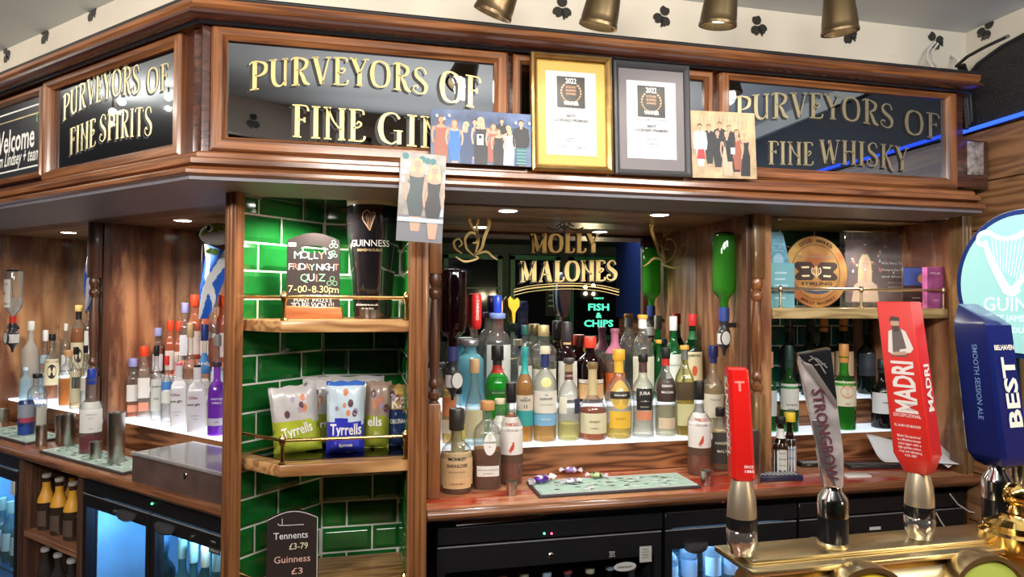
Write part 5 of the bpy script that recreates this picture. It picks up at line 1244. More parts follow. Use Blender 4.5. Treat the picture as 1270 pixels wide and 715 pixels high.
# ================================================================ PICTURES AND CERTIFICATES ON THE CANOPY LEDGE
def poly2(bm, pts, y, mi): 
    f = bm.faces.new([bm.verts.new((a, y, b)) for a, b in pts]); f.material_index = mi
def picture(name, label, cat_, tl, bl, br, Y, thick, lean=0.0, z0=None):
    """an upright board whose corners are given in the photograph; returns the thing, its width and height"""
    a, b, c = at(*tl, Y), at(*bl, Y), at(*br, Y)
    w_ = math.hypot(c.x - b.x, c.z - b.z); h_ = (a - b).length
    roll = math.atan2(c.z - b.z, c.x - b.x)
    t = bpy.data.objects.new(name, None); COL.objects.link(t); tag(t, label, cat_)
    t.location = (b.x, Y, b.z); t.rotation_euler = (-lean, -roll, 0)
    return t, w_, h_
def person(bm, x, z0, h, skin, hair, dress, hairlong=True, man=False, y=-.0006, wide=1.0, mats=None, arm=True, bare=.0):
    """flat printed figure: legs, clothes, arms, neck, head, hair"""
    m = mats; hw = h * .070 * wide; hd = h * .070
    top = z0 + h; hc = top - hd * 1.05
    e = lambda cx, cz, rx, rz, mi, n=12, yy=0: poly2(bm, ell(cx, cz, rx, rz, n), y - yy, mi)
    if hairlong: poly2(bm, [(x - hd * .9, top - hd * .4), (x - hd * 1.25, top - hd * 2.2), (x - hd * 1.1, top - hd * 4.2), (x + hd * 1.1, top - hd * 4.2), (x + hd * 1.25, top - hd * 2.2), (x + hd * .9, top - hd * .4), (x, top + hd * .15)], y, m[hair])
    y -= .0001
    poly2(bm, [(x - hw * .5, z0), (x - hw * .95, z0 + h * .3), (x + hw * .95, z0 + h * .3), (x + hw * .6, z0)], y, m[skin])
    y -= .0001
    if man: P = [(x - hw * .7, z0 + h * .05), (x - hw * 1.15, z0 + h * .45), (x - hw * 1.6, z0 + h * .80), (x - hw * .5, z0 + h * .85), (x + hw * .5, z0 + h * .85), (x + hw * 1.6, z0 + h * .80), (x + hw * 1.15, z0 + h * .45), (x + hw * .7, z0 + h * .05)]
    else: P = [(x - hw * (.8 if bare else 1.1), z0 + h * bare), (x - hw * 1.25, z0 + h * .42), (x - hw * .85, z0 + h * .60), (x - hw * 1.05, z0 + h * .76), (x - hw * .3, z0 + h * .74), (x + hw * .3, z0 + h * .74), (x + hw * 1.05, z0 + h * .76), (x + hw * .85, z0 + h * .60), (x + hw * 1.25, z0 + h * .42), (x + hw * (.8 if bare else 1.1), z0 + h * bare)]
    y -= .0001
    if not man: poly2(bm, [(x - hw * 1.3, z0 + h * .74), (x - hw * .4, z0 + h * .82), (x + hw * .4, z0 + h * .82), (x + hw * 1.3, z0 + h * .74), (x + hw * .9, z0 + h * .66), (x - hw * .9, z0 + h * .66)], y, m[skin])
    y -= .0001; poly2(bm, P, y, m[dress]); y -= .0001
    if arm:
        for s_ in (-1, 1):
            poly2(bm, [(x + s_ * hw * 1.1, z0 + h * .78), (x + s_ * hw * 1.55, z0 + h * .76), (x + s_ * hw * 1.75, z0 + h * .58), (x + s_ * hw * 1.5, z0 + h * .42), (x + s_ * hw * 1.2, z0 + h * .42), (x + s_ * hw * 1.4, z0 + h * .58)], y, m[dress if man else skin])
    y -= .0001; poly2(bm, [(x - hd * .35, z0 + h * .80), (x + hd * .35, z0 + h * .80), (x + hd * .35, hc), (x - hd * .35, hc)], y, m[skin])
    e(x, hc, hd * .78, hd * 1.05, m[skin], 12, .0001)
    poly2(bm, [(x - hd * .82, hc + hd * .1), (x - hd * .8, hc + hd * .8), (x, top + hd * .12), (x + hd * .8, hc + hd * .8), (x + hd * .82, hc + hd * .1), (x + hd * .45, hc + hd * .62), (x - hd * .3, hc + hd * .7)], y - .0002, m[hair])
    poly2(bm, ell(x, hc - hd * .42, hd * .26, hd * .08, 8), y - .0003, m['mouth'])
    for s_ in (-1, 1): poly2(bm, ell(x + s_ * hd * .3, hc + hd * .12, hd * .1, hd * .07, 6), y - .0003, m['eye'])
PAL = dict(skin=(.72, .42, .30), tan=(.62, .34, .22), blond=(.78, .58, .30), brown=(.20, .09, .04), dark=(.05, .03, .02), ginger=(.5, .2, .08), black=(.03, .03, .035), rust=(.42, .13, .08),
           blue=(.04, .20, .62), navy=(.05, .09, .20), pale=(.60, .66, .76), tartan=(.05, .22, .24), red=(.55, .05, .05), sequin=(.06, .09, .10), mouth=(.6, .15, .14), eye=(.08, .05, .04), nude=(.72, .52, .38), white=(.85, .85, .82), grey=(.22, .22, .26))
PN = list(PAL); PI_ = {n: i for i, n in enumerate(PN)}
PMATS = [mat('photo ' + n, tuple(c * .72 for c in PAL[n]), .4) for n in PN]
# long group photograph
t, w_, h_ = picture('group_photograph', 'wide unframed photograph of ten people in evening dress on a blue stage', 'photograph', (532, 133), (534, 201), (659, 207), 1.655, .004, .03)
BG = mat('photo stage background', (.10, .14, .26), .3, var=.5, vs_=14)
o = obj('board', bbox(0, w_, 0, .004, 0, h_, .0004, 1), BG, t)
bm = NB()
for fx, fb, fh, sk, hr, dr, man, bare in ((.10, .0, .86, 'tan', 'brown', 'rust', 0, 0), (.23, .0, .80, 'skin', 'ginger', 'blue', 0, .05), (.345, -.02, .80, 'skin', 'blond', 'navy', 0, 0), (.43, .10, .74, 'skin', 'dark', 'navy', 1, 0), (.49, -.04, .92, 'skin', 'blond', 'black', 0, 0), (.615, .05, .72, 'skin', 'ginger', 'rust', 0, 0),
    (.70, .22, .66, 'skin', 'dark', 'black', 1, 0), (.665, -.06, .74, 'skin', 'brown', 'black', 0, 0), (.765, -.03, .78, 'skin', 'blond', 'pale', 0, 0), (.895, -.03, .90, 'skin', 'dark', 'black', 1, 0)):
    person(bm, w_ * fx, h_ * max(.005, fb), h_ * (fh + min(0, fb)) , sk, hr, dr, not man, bool(man), y=-.0006 - .0009 * (fx * 3 % 1), wide=1.75 if not man else 1.55, mats=PI_, bare=bare)
poly2(bm, rect(w_ * .45, w_ * .515, h_ * .36, h_ * .56), -.0035, PI_['white']); poly2(bm, rect(w_ * .468, w_ * .497, h_ * .48, h_ * .54), -.0036, PI_['black'])
poly2(bm, rect(w_ * .845, w_ * .945, h_ * .02, h_ * .34), -.0036, PI_['tartan'])
for q in range(5): poly2(bm, rect(w_ * .845, w_ * .945, h_ * (.05 + .06 * q), h_ * (.056 + .06 * q)), -.0037, PI_['pale'])
for fx in (.06, .13, .18, .84, .98): poly2(bm, ell(w_ * fx, h_ * (.90 - .1 * (fx * 7 % 1)), h_ * .025, h_ * .03, 8), -.0038, PI_['white']); poly2(bm, [(w_ * fx, h_ * .86), (w_ * fx + .002, h_ * .86), (w_ * (fx + .03), h_ * .66), (w_ * (fx + .02), h_ * .66)], -.0007, PI_['blue'])
obj('print', bm, PMATS, o, smooth=False)
# narrow photograph of two women
t, w_, h_ = picture('portrait_photograph', 'tall unframed photograph of two women in black dresses by teal balloons, hanging over the ledge', 'photograph', (490, 187), (491, 298), (548, 302), 1.640, .004)
o = obj('board', bbox(0, w_, 0, .003, 0, h_, .0004, 1), mat('photo room background', (.30, .27, .24), .3, var=.45, vs_=18), t)
bm = NB(); Rr = random.Random(4)
for k in range(16): poly2(bm, ell(w_ * (.08 + .75 * Rr.random() ** 2), h_ * (.66 + .32 * Rr.random()), w_ * .075, w_ * .075, 10), -.0004 - .00001 * k, (PI_['tartan'], PI_['sequin'], PI_['pale'], PI_['tartan'])[k % 4])
poly2(bm, rect(0, w_, .001, h_ * .30), -.0003, PI_['grey']); poly2(bm, rect(0, w_, h_ * .22, h_ * .27), -.0035, PI_['pale'])
poly2(bm, [(w_ * .92, h_ * .3), (w_, h_ * .3), (w_, h_ * .8), (w_ * .95, h_ * .8)], -.0004, PI_['pale'])
person(bm, w_ * .38, h_ * .12, h_ * .82, 'skin', 'blond', 'sequin', True, y=-.0008, wide=1.45, mats=PI_, bare=.20)
person(bm, w_ * .76, h_ * .04, h_ * .84, 'skin', 'blond', 'black', True, y=-.0022, wide=1.25, mats=PI_, bare=.22)
obj('print', bm, PMATS, o, smooth=False)
# small group photograph at the whisky sign
t, w_, h_ = picture('small_group_photograph', 'cream toned unframed photograph of a party under a chandelier leaning on the whisky sign', 'photograph', (861, 136), (859, 220), (939, 222), 1.660, .004, .03)
o = obj('board', bbox(0, w_, 0, .004, 0, h_, .0004, 1), mat('photo hall background', (.48, .35, .20), .4, var=.35, vs_=20), t)
bm = NB()
for k in range(16): poly2(bm, rect(w_ * (.04 + .06 * k), w_ * (.055 + .06 * k), h_ * (.80 - .05 * math.sin(PI * k / 15)), h_ * .93), -.0004, PI_['nude'])
for fx, fb, fh, hr, dr, man, bare in ((.13, .14, .66, 'dark', 'white', 1, 0), (.27, .18, .62, 'brown', 'black', 1, 0), (.44, .22, .62, 'dark', 'black', 1, 0), (.58, .22, .58, 'brown', 'black', 1, 0), (.40, .10, .62, 'brown', 'black', 0, .1), (.54, .04, .66, 'blond', 'nude', 0, .0), (.70, .10, .64, 'brown', 'rust', 0, .05), (.82, .04, .68, 'blond', 'black', 0, .0), (.68, .02, .66, 'blond', 'black', 0, .12)):
    person(bm, w_ * fx, h_ * fb, h_ * fh, 'skin', hr, dr, not man, bool(man), y=-.0008 - .0009 * (fx * 5 % 1), wide=1.45, mats=PI_, bare=bare)
poly2(bm, [(w_ * .07, h_ * .28), (w_ * .20, h_ * .28), (w_ * .18, h_ * .42), (w_ * .09, h_ * .42)], -.0035, PI_['red'])
poly2(bm, rect(w_ * .59, w_ * .66, h_ * .36, h_ * .46), -.0036, PI_['white'])
obj('print', bm, PMATS, o, smooth=False)
# framed winners' certificates
def award(label, tl, bl, br, Y, fw, fm, matc, inner, lines, lean):
    t, w_, h_ = picture('framed_certificate', label, 'certificate', tl, bl, br, Y, .02, lean)
    for a_, b_, n_ in (((0, 0), (w_, 0), (0, 1)), ((0, h_), (w_, h_), (0, -1)), ((0, 0), (0, h_), (1, 0)), ((w_, 0), (w_, h_), (-1, 0))):
        bm = NB(); pr = [(0, .004), (.002, 0), (fw * .4, -.002), (fw * .8, .003), (fw, .009), (fw, .014), (0, .014)]
        d_ = (Vector(b_) - Vector(a_)).normalized(); A = []; B2 = []
        for o_, y_ in pr:
            P = Vector(a_) + Vector(n_) * o_ + d_ * o_; Q = Vector(b_) + Vector(n_) * o_ - d_ * o_
            A.append(bm.verts.new((P.x, y_, P.y))); B2.append(bm.verts.new((Q.x, y_, Q.y)))
        for k in range(len(pr)): bm.faces.new((A[k], B2[k], B2[(k + 1) % len(pr)], A[(k + 1) % len(pr)]))
        bm.faces.new(A); bm.faces.new(B2[::-1]); obj('frame_rail', bm, fm, t)
    obj('mount', box(NB(), fw - .002, w_ - fw + .002, .009, .013, fw - .002, h_ - fw + .002), matc, t, smooth=False)
    x0, x1, z0, z1 = inner; x0 *= w_; x1 *= w_; z0 *= h_; z1 *= h_
    sh = obj('certificate_sheet', box(NB(), x0, x1, .0082, .0088, z0, z1), paint((.50, .51, .53), .45), t, smooth=False)
    bm = NB(); cx = (x0 + x1) / 2; W_ = x1 - x0; Hh = z1 - z0; y = .0080
    e0, e1 = cx - W_ * .28, cx + W_ * .28; ez1 = z1 - Hh * .06; ez0 = ez1 - W_ * .60
    poly2(bm, rect(e0, e1, ez0, ez1), y, 0)
    txt(bm, '2022', W_ * .14, cx, ez1 - W_ * .08, y - .0002, W_ * .22, mi=1)
    txt(bm, 'WINNER', W_ * .10, cx, ez0 + W_ * .09, y - .0002, W_ * .30, mi=1, bold=.03)
    for k, s_ in enumerate(('SCOTLAND', 'BUSINESS', 'AWARDS')): txt(bm, s_, W_ * .058, cx, ez1 - W_ * (.20 + .065 * k), y - .0002, W_ * .20, mi=2)
    c0 = (cx, (ez0 + ez1) / 2)
    for s_ in (-1, 1):
        for k in range(8):
            a_ = math.radians(-75 + k * 17); px_, pz_ = c0[0] + s_ * W_ * .195 * math.cos(a_), c0[1] + W_ * .19 * math.sin(a_)
            poly2(bm, [(px_ + W_ * .04 * math.cos(q) * .5 * s_ - W_ * .02 * math.sin(a_) * math.sin(q) * s_, pz_ + W_ * .022 * math.sin(q + .4)) for q in [2 * PI * j / 8 for j in range(8)]], y - .0002, 2)
    for s_, sz, fz, wd in lines: txt(bm, s_, W_ * sz, cx, z0 + Hh * fz, y - .0002, W_ * wd, mi=0, bold=.03 if sz > .05 else .01)
    obj('certificate_print', bm, [paint((.03, .028, .025)), paint(WH), paint((.62, .30, .14))], sh, smooth=False)
    return t
L1 = [('SMALL TOWN AWARDS 2022', .035, .57, .50), ('BEST', .070, .470, .18), ('LICENSED PREMISES', .070, .415, .66), ('SPONSORED BY', .026, .20, .24), ('BUSINESS AWARDS', .026, .17, .22), ('THE AWARD IS PRESENTED TO THE WINNER OF THE CATEGORY', .022, .11, .72), ('BY THE AWARDS COMMITTEE', .022, .09, .6)]
award('gold framed winner certificate with yellow mount on the canopy ledge', (662, 61), (660, 211), (762, 215), 1.650, .020, mat('brushed gold frame', (.62, .40, .16), .25, 1.0, var=.2), mat('yellow gold mount', (.52, .36, .08), .5), (.185, .80, .145, .855), L1, .03)
L2 = [('FINALIST IN SMALL TOWN AWARDS', .032, .50, .62), ('BEST', .068, .42, .18), ('LICENSED PREMISES', .068, .365, .66), ('SPONSORED', .026, .25, .22), ('THE AWARDS 2022', .026, .19, .30)]
award('charcoal framed winner certificate with grey mount on the canopy ledge', (765, 72), (763, 216), (859, 220), 1.652, .018, mat('charcoal frame', (.045, .045, .05), .4), mat('taupe mount', (.16, .14, .15), .5), (.175, .815, .155, .84), L2, .03)
# ================================================================ TILED CORNER: CHALKBOARDS, GIANT PINT, CRISPS
ZS1, ZS2, ZS3 = H - .054, H - .4175, H - .79
def chalkboard(label, px0, px1, ptop, pbot, Y, zb, handle=True, seg=None):
    a, b = at(px0, pbot, Y), at(px1, pbot, Y); tp = at((px0 + px1) / 2, ptop, Y).z; w_ = (b.x - a.x); h_ = tp - zb
    cx = (a.x + b.x) / 2
    t = thing('chalkboard', label, 'chalkboard', (cx, Y, zb))
    hw = w_ / 2
    n = 12; outer = [(-hw, .012), (hw, .012)] + [(hw - .002 - (2 * hw - .004) * k / n, h_ - .022 + .020 * math.sin(PI * k / n)) for k in range(n + 1)]
    bm = NB()
    if handle:
        hz, hh, hx = h_ - .048, .011, hw * .56
        hole = [(hx * math.cos(q) * (1 if abs(math.cos(q)) < .99 else 1), hz + hh * math.sin(q)) for q in [2 * PI * k / 20 for k in range(20)]]
        # bridge: build as two halves
        L_ = [(-hw, .012), (0, .012), (0, hz - hh)] + [p for p in hole[10:15][::-1]][0:0]
        up = [p for p in hole if p[1] >= hz - 1e-9]; lo = [p for p in hole if p[1] <= hz + 1e-9]
        lo = sorted(lo, key=lambda p: p[0]); up = sorted(up, key=lambda p: -p[0])
        bottom = [(-hw, .012), (hw, .012), (hw, hz)] + [(p[0], p[1]) for p in lo[::-1]] + [(-hw, hz)]
        top = [(hw, hz)] + outer[2:] + [(-hw, hz)] + [(p[0], p[1]) for p in up[::-1]]
        prism(bm, bottom, -.006, .006); prism(bm, top, -.006, .006)
        bmesh.ops.triangulate(bm, faces=[f for f in bm.faces if len(f.verts) > 4])
    else: prism(bm, outer, -.006, .006)
    bd = obj('board', bm, mat('chalkboard brown black', (.022, .013, .012), .55), t, smooth=False)
    return t, bd, w_, h_
t, bd, w_, h_ = chalkboard('brown handled chalkboard advertising a Friday night quiz in coloured chalk', 355, 421, 288, 391, 1.93, ZS1)
t.rotation_euler[2] = -.06
obj('foot_block', bev(prism(NB(), [(-w_ / 2 - .006, 0), (w_ / 2 + .010, 0), (w_ / 2 + .006, .032), (-w_ / 2 - .002, .036)], -.022, .024), .002, 1), wood('red wood block', (.28, .08, .03), (.55, .22, .09), 'x', .35, 60, 4), t)
CH = [(.40, .75, .60), (.85, .85, .82), (.75, .25, .18), (.85, .75, .35), (.30, .65, .40)]
bm = NB(); x = -.5
def chline(s_, zf, sz, wd, cols):
    tot = sum((.35 if c in "I'.!1" else (.9 if c in 'MW' else .65)) if c != ' ' else .35 for c in s_); u = -wd / 2
    for k, c in enumerate(s_):
        cw = ((.35 if c in "I'.!1" else (.9 if c in 'MW' else .65)) if c != ' ' else .35) / tot * wd
        if c != ' ': txt(bm, c, sz, u + cw / 2, zf * h_ + .0012 * math.sin(k * 2.3), -.0068, None, mi=cols[k % len(cols)], bold=.0, rot=.05 * math.sin(k * 1.7))
        u += cw
chline("MOLLY'S", .735, .030, w_ * .74, [0, 0, 1, 0, 2, 0, 0]); chline('FRIDAY NIGHT', .60, .026, w_ * .96, [1, 2, 1, 1, 2, 4, 1, 1, 0, 1, 1, 2]); chline('QUIZ', .475, .030, w_ * .46, [4, 1, 2, 4])
chline('7-00-8.30pm', .345, .028, w_ * .94, [3]); chline('MANY PRIZES', .215, .016, w_ * .74, [1]); chline('TO BE WON !!!', .155, .020, w_ * .82, [1])
for cx, cz, s_ in ((.38, .86, .009), (.38, .745, .008), (.36, .43, .011)):
    for a_ in (90, 210, 330):
        stroke(bm, [(w_ * cx + s_ * (.8 * math.cos(math.radians(a_)) + .55 * math.cos(q)), h_ * cz + s_ * (.8 * math.sin(math.radians(a_)) + .55 * math.sin(q))) for q in [2 * PI * j / 8 for j in range(9)]], .0014, -.0068, 4)
poly2(bm, rect(-w_ * .47, -w_ * .33, h_ * .83, h_ * .875), -.0068, 1)
obj('chalk_lettering', bm, [paint(c, .9) for c in CH], bd, smooth=False)
t, bd, w_, h_ = chalkboard('black arched price chalkboard listing two pints on the lowest corner shelf', 330, 394, 631, 725, 1.90, ZS3, handle=False)
h2 = h_
bm = NB(); 
txt(bm, 'Tennents', .026, -.004, h_ - .068, -.0068, w_ * .66, mi=1, bold=.004); txt(bm, '£3-79', .024, w_ * .12, h_ - .098, -.0068, w_ * .36, mi=3, bold=.004)
txt(bm, 'Guinness', .026, .0, h_ - .132, -.0068, w_ * .70, mi=0, bold=.004); txt(bm, '£3', .024, w_ * .10, h_ - .165, -.0068, w_ * .22, mi=0, bold=.004)
stroke(bm, [(-w_ * .28, h_ - .034), (-w_ * .22, h_ - .040), (w_ * .22, h_ - .041)], .0016, -.0068, 1); stroke(bm, [(-w_ * .2, h_ - .022), (-w_ * .2, h_ - .038)], .0016, -.0068, 1)
for q in range(14):
    a_ = PI * q / 14; b_ = PI * (q + 1) / 14
stroke(bm, [(w_ / 2 - .003 - (w_ - .006) * k / 12, h_ - .024 + .020 * math.sin(PI * k / 12)) for k in range(13)], .0018, -.0068, 1)
stroke(bm, [(w_ / 2 - .002, h_ - .024), (w_ / 2 - .002, .02)], .0016, -.0068, 1)
obj('chalk_lettering', bm, [paint((.75, .45, .38), .9), paint((.80, .80, .78), .9), paint((.5, .5, .5), .9), paint((.80, .76, .50), .9)], bd, smooth=False)
# giant novelty pint
Yp = 1.95
c = at(462, 390, Yp); R_ = abs(at(495, 250, Yp).x - at(429, 250, Yp).x) / 2; hh = at(462, 243, Yp).z - ZS1
t = thing('giant_pint', 'giant black novelty pint glass with gold harp and white lettering beside the quiz chalkboard', 'pint glass', (c.x, Yp, ZS1), -.05)
PB = [(.0005, 0), (R_ * .70, 0), (R_ * .72, .006), (R_ * .74, hh * .1), (R_ * .80, hh * .32), (R_ * .90, hh * .52), (R_ * .985, hh * .68), (R_ * 1.0, hh * .80), (R_ * .99, hh * .905)]
PH = [(R_ * .99, hh * .905), (R_ * 1.0, hh * .95), (R_ * .985, hh * .985), (R_ * .94, hh), (.0005, hh)]
bb = obj('glass_body', lathe(NB(), PB, 40, cap=False), mat('stout black gloss', (.012, .010, .012), .09, coat=1), t)
obj('cream_head', lathe(NB(), PH, 40, cap=False), paint((.80, .74, .60), .4), t)
def rpint(z):
    for (r0, z0), (r1, z1) in zip(PB, PB[1:]):
        if z0 <= z <= z1 and z1 > z0: return r0 + (r1 - r0) * (z - z0) / (z1 - z0)
    return R_
def wp(X, Z):
    r = rpint(Z) + .0012; a_ = X / r - PI / 2 - .12; return (r * math.cos(a_), r * math.sin(a_), Z)
bm = NB(); txt(bm, 'GUINNESS', .026, 0, hh * .60, 0, R_ * 1.55, wrap=wp, bold=.0, mi=0); txt(bm, 'BREWED IN DUBLIN', .010, 0, hh * .545, 0, R_ * .95, wrap=wp, mi=1)
txt(bm, 'drinkaware.co.uk', .009, -.01, hh * .115, 0, R_ * .9, wrap=wp, mi=0); txt(bm, 'for the facts', .007, -.005, hh * .085, 0, R_ * .45, wrap=wp, mi=0)
for P in ([(-.016, .028), (-.019, .012), (-.010, -.004), (.002, -.022)], [(-.016, .028), (-.006, .034), (.004, .026), (.014, .028), (.016, .020)], [(.016, .022), (.010, .004), (.002, -.022)]):
    stroke(bm, [(x_, hh * .76 + z_) for x_, z_ in P], [.003] * len(P), 0, 2, wrap=wp)
for k in range(5): stroke(bm, [(-.010 + .005 * k, hh * .76 + .027 - .001 * k), (-.004 + .002 * k, hh * .76 - .012 - .001 * k)], .0008, 0, 2, wrap=wp)
obj('lettering', bm, [paint(WH), paint((.55, .40, .20)), paint((.72, .42, .22))], bb, smooth=False)
# crisp bags
def bag(label, px0, px1, ptop, pbot, Y, cols, texts, tilt=0.0, rz=0.0, seed=0, top=.48):
    a, b = at(px0, pbot, Y), at(px1, pbot, Y); w_ = b.x - a.x; h_ = (at((px0 + px1) / 2, ptop, Y).z - ZS2 - .004); cx = (a.x + b.x) / 2
    t = bpy.data.objects.new('crisp_bag', None); COL.objects.link(t); tag(t, label, 'crisp bag', 'crisp bags on the corner shelf'); t.location = (cx, Y, ZS2 + .0035); t.rotation_euler = (.0, tilt, rz)
    N_, M_ = 14, 18; Rr = random.Random(seed); ph = Rr.uniform(0, 6)
    def puff(u, v):
        e = max(0, 1 - abs(2 * u - 1) ** 3) * max(0, 1 - abs(2 * v - 1) ** 4)
        return .026 * e ** .6 + .0022 * math.sin(11 * u + ph) * math.cos(7 * v + 2 * ph) + .0016 * math.sin(23 * u * v + ph)
    def wid(v): return 1 - .05 * math.sin(PI * v)
    def P(u, v, s_): return ((u - .5) * w_ * wid(v), -s_ * puff(u, v), v * h_ + .002 * math.sin(17 * u + ph) * (v > .95))
    bm = NB()
    for s_ in (1, -1):
        V_ = [[bm.verts.new(P(i / N_, j / M_, s_)) for i in range(N_ + 1)] for j in range(M_ + 1)]
        for j in range(M_):
            for i in range(N_):
                v = (j + .5) / M_; u = (i + .5) / N_
                mi_ = 0 if v < top + .04 * math.sin(4 * u) else (1 if v < .97 else 2)
                bm.faces.new((V_[j][i], V_[j][i + 1], V_[j + 1][i + 1], V_[j + 1][i])).material_index = mi_
    bmesh.ops.remove_doubles(bm, verts=bm.verts, dist=.0002)
    bgo = obj('packet', bm, [C(('bag', c), lambda c=c: mat('bag foil', c, .28, 0, coat=.6, var=.12, vs_=25)) for c in cols], t)
    def wb(X, Z):
        u, v = X / w_ + .5, Z / h_; return (X, -puff(min(1, max(0, u)), v) - .0012, Z)
    bm = NB()
    for s_, fx, fz, sz, wd, mi_, r_ in texts: txt(bm, s_, sz, w_ * fx, h_ * fz, 0, w_ * wd, mi=mi_, wrap=wb, rot=r_, bold=.02)
    Rb = random.Random(seed + 5)
    for k in range(7):
        cx_, cz_ = Rb.uniform(-.32, .32) * w_, Rb.uniform(top + .12, .88) * h_; rr = Rb.uniform(.005, .011)
        poly = [(cx_ + rr * math.cos(q) * .8, cz_ + rr * 1.2 * math.sin(q)) for q in [2 * PI * j / 9 for j in range(9)]]
        f = bm.faces.new([bm.verts.new((wb(x, z)[0], wb(x, z)[1] + .0003 - .00003 * k, z)) for x, z in poly]); f.material_index = 2 + k % 3
    obj('bag_print', bm, [paint(WH), paint((.05, .05, .2)), paint((.65, .22, .10)), paint((.12, .05, .07)), paint((.35, .28, .40))], bgo, smooth=False)
LG = (.42, .48, .04); SIL = (.55, .52, .52); PSI_ = (.60, .72, .82)
bag('crisp bag with lime green foot and white top, first and tilted, by the rail ball', 340, 400, 477, 548, 1.885, [LG, SIL, SIL], [('Tyrrells', .02, .36, .040, .62, 0, .18)], tilt=-.10, rz=.1, seed=1)
bag('crisp bag with green foot half hidden behind the first one', 378, 412, 470, 540, 1.95, [(.30, .34, .04), SIL, SIL], [('rr', .2, .36, .03, .3, 0, .1)], seed=2)
bag('crisp bag lying behind the others with pale silver top', 374, 476, 466, 540, 2.04, [(.25, .30, .06), (.58, .60, .56), SIL], [], seed=3, top=.3)
bag('blue and white crisp bag at the middle of the corner shelf', 404, 452, 472, 553, 1.86, [(.03, .04, .50), PSI_, (.05, .15, .55)], [('Tyrrells', .02, .345, .042, .80, 0, 0), ('furrows', .02, .12, .014, .34, 0, 0)], seed=4, top=.44)
bag('crisp bag with olive foot and brown top beside the blue one', 450, 482, 472, 548, 1.90, [(.36, .40, .04), (.42, .30, .24), (.35, .25, .2)], [('ells', -.1, .42, .036, .55, 0, .05)], seed=5, tilt=.04)
bag('navy and gold crisp bag against the wooden pillar', 480, 505, 476, 545, 1.92, [(.02, .04, .14), (.60, .38, .10), (.5, .3, .1)], [('KE', .0, .72, .042, .62, 0, 0), ('ORIGINAL', .0, .42, .018, .74, 0, 0)], seed=6, top=.58)
# ================================================================ WINE NICHE
WL = 'wine bottles'
B('green wine bottle with dark capsule and cream label at the start of the wine step', 967, 990, 428, 532, 2.08, Z1, 'bord', glass=(.10, .50, .15), liqc=(.04, .40, .08), fill=.72, cap=((.03, .08, .07), .26), capr=.42, labels=[(.26, .56, 75, (.80, .82, .76))], texts=[('TWO MOONS', .32, .007, K, 0, .04), ('RESERVE', .27, .006, K)], body=.6, group=WL)
B('green wine bottle half hidden behind the turned post', 949, 963, 436, 535, 2.09, Z1, 'bord', glass=(.10, .50, .15), liqc=(.05, .38, .10), fill=.72, cap=((.70, .36, .20), .2), capr=.42, labels=[(.2, .52, 75, (.60, .68, .68))], body=.6, group=WL)
B('green wine bottle with orange capsule and round drawing on its label', 1032, 1061, 426, 531, 2.08, Z1, 'bord', glass=(.12, .60, .12), liqc=(.06, .50, .06), fill=.70, cap=((.80, .38, .10), .22), capr=.42, labels=[(.28, .57, 75, (.84, .78, .58)), (.37, .53, 34, (.62, .34, .22), 'round'), (.385, .515, 30, (.80, .60, .42), 'round')], texts=[('VINO', .31, .006, K)], body=.6, group=WL)
DW = (.02, .035, .03)
for lb, a, b, tp, capc, yy, lab in (('dark wine bottle with black capsule, first of the upper row', 966, 990, 391, DW, 2.22, None), ('dark wine bottle with black capsule, second of the upper row', 993, 1017, 391, DW, 2.22, None), ('dark wine bottle with orange capsule and square label, the nearer to the post', 1010, 1034, 391, (.80, .36, .10), 2.20, (.80, .58, .36)), ('dark wine bottle with orange capsule beside its twin', 1034, 1058, 390, (.80, .36, .10), 2.20, (.80, .58, .36)),
    ('dark wine bottle with black capsule near the red bearded-man tap handle', 1063, 1087, 396, DW, 2.22, (.05, .06, .08)), ('black capped red wine bottle hidden by the tall red tap handle', 1094, 1116, 398, DW, 2.22, None)):
    B(lb, a, b, tp, 491, yy, Z2, 'bord', glass=(.05, .10, .08), liqc=(.03, .01, .015), fill=.75, cap=(capc, .2), capr=.42, labels=([(.25, .55, 70, lab)] if lab else []), body=.5, group=WL)
B('dark red wine bottle with white label beside the tall red tap handle', 1080, 1108, 445, 530, 2.075, Z1, 'wine', glass=(.05, .05, .06), liqc=(.03, .01, .015), fill=.75, cap=(DW, .2), capr=.42, labels=[(.22, .52, 75, (.80, .80, .82))], texts=[('TAPIZ', .38, .009, K)], body=.5, group=WL)
B('small bitters bottle in white paper with black cap on the worktop', 959, 977, 516, 588, 1.885, ZT, 'beer', glass=(.10, .05, .03), liqc=(.05, .02, .01), fill=.6, cap=(K, .12), capr=.7, labels=[(.02, .56, 178, (.74, .74, .70)), (.12, .46, 26, (.6, .6, .55), 'band'), (.64, .80, 120, (.75, .75, .7), 'b')], texts=[('AROMATIC', .4, .004, K), ('BITTERS', .3, .006, K), ('BARCODE', .2, .004, K)], name='bitters_bottle', group=None)
B('small bitters bottle with yellow cap and blue print behind the black capped one', 972, 987, 511, 585, 1.925, ZT, 'beer', glass=(.10, .05, .03), liqc=(.05, .02, .01), fill=.6, cap=((.85, .60, .04), .15), capr=.9, labels=[(.02, .56, 178, (.68, .74, .78))], texts=[('orange', .4, .008, (.05, .2, .45)), ('bitters', .25, .008, (.05, .2, .45))], name='bitters_bottle', group=None)
# award shelf pieces
ZA = H - .018
def board_thing(name, label, cat_, px0, px1, pt, Y, thick, m, rz=0.0, z=ZA, lean=0):
    a, b = at(px0, pt, Y), at(px1, pt, Y); w_ = b.x - a.x; h_ = at((px0 + px1) / 2, pt, Y).z - z
    t = bpy.data.objects.new(name, None); COL.objects.link(t); tag(t, label, cat_); t.location = ((a.x + b.x) / 2, Y, z); t.rotation_euler = (-lean, 0, rz)
    return t, w_, h_
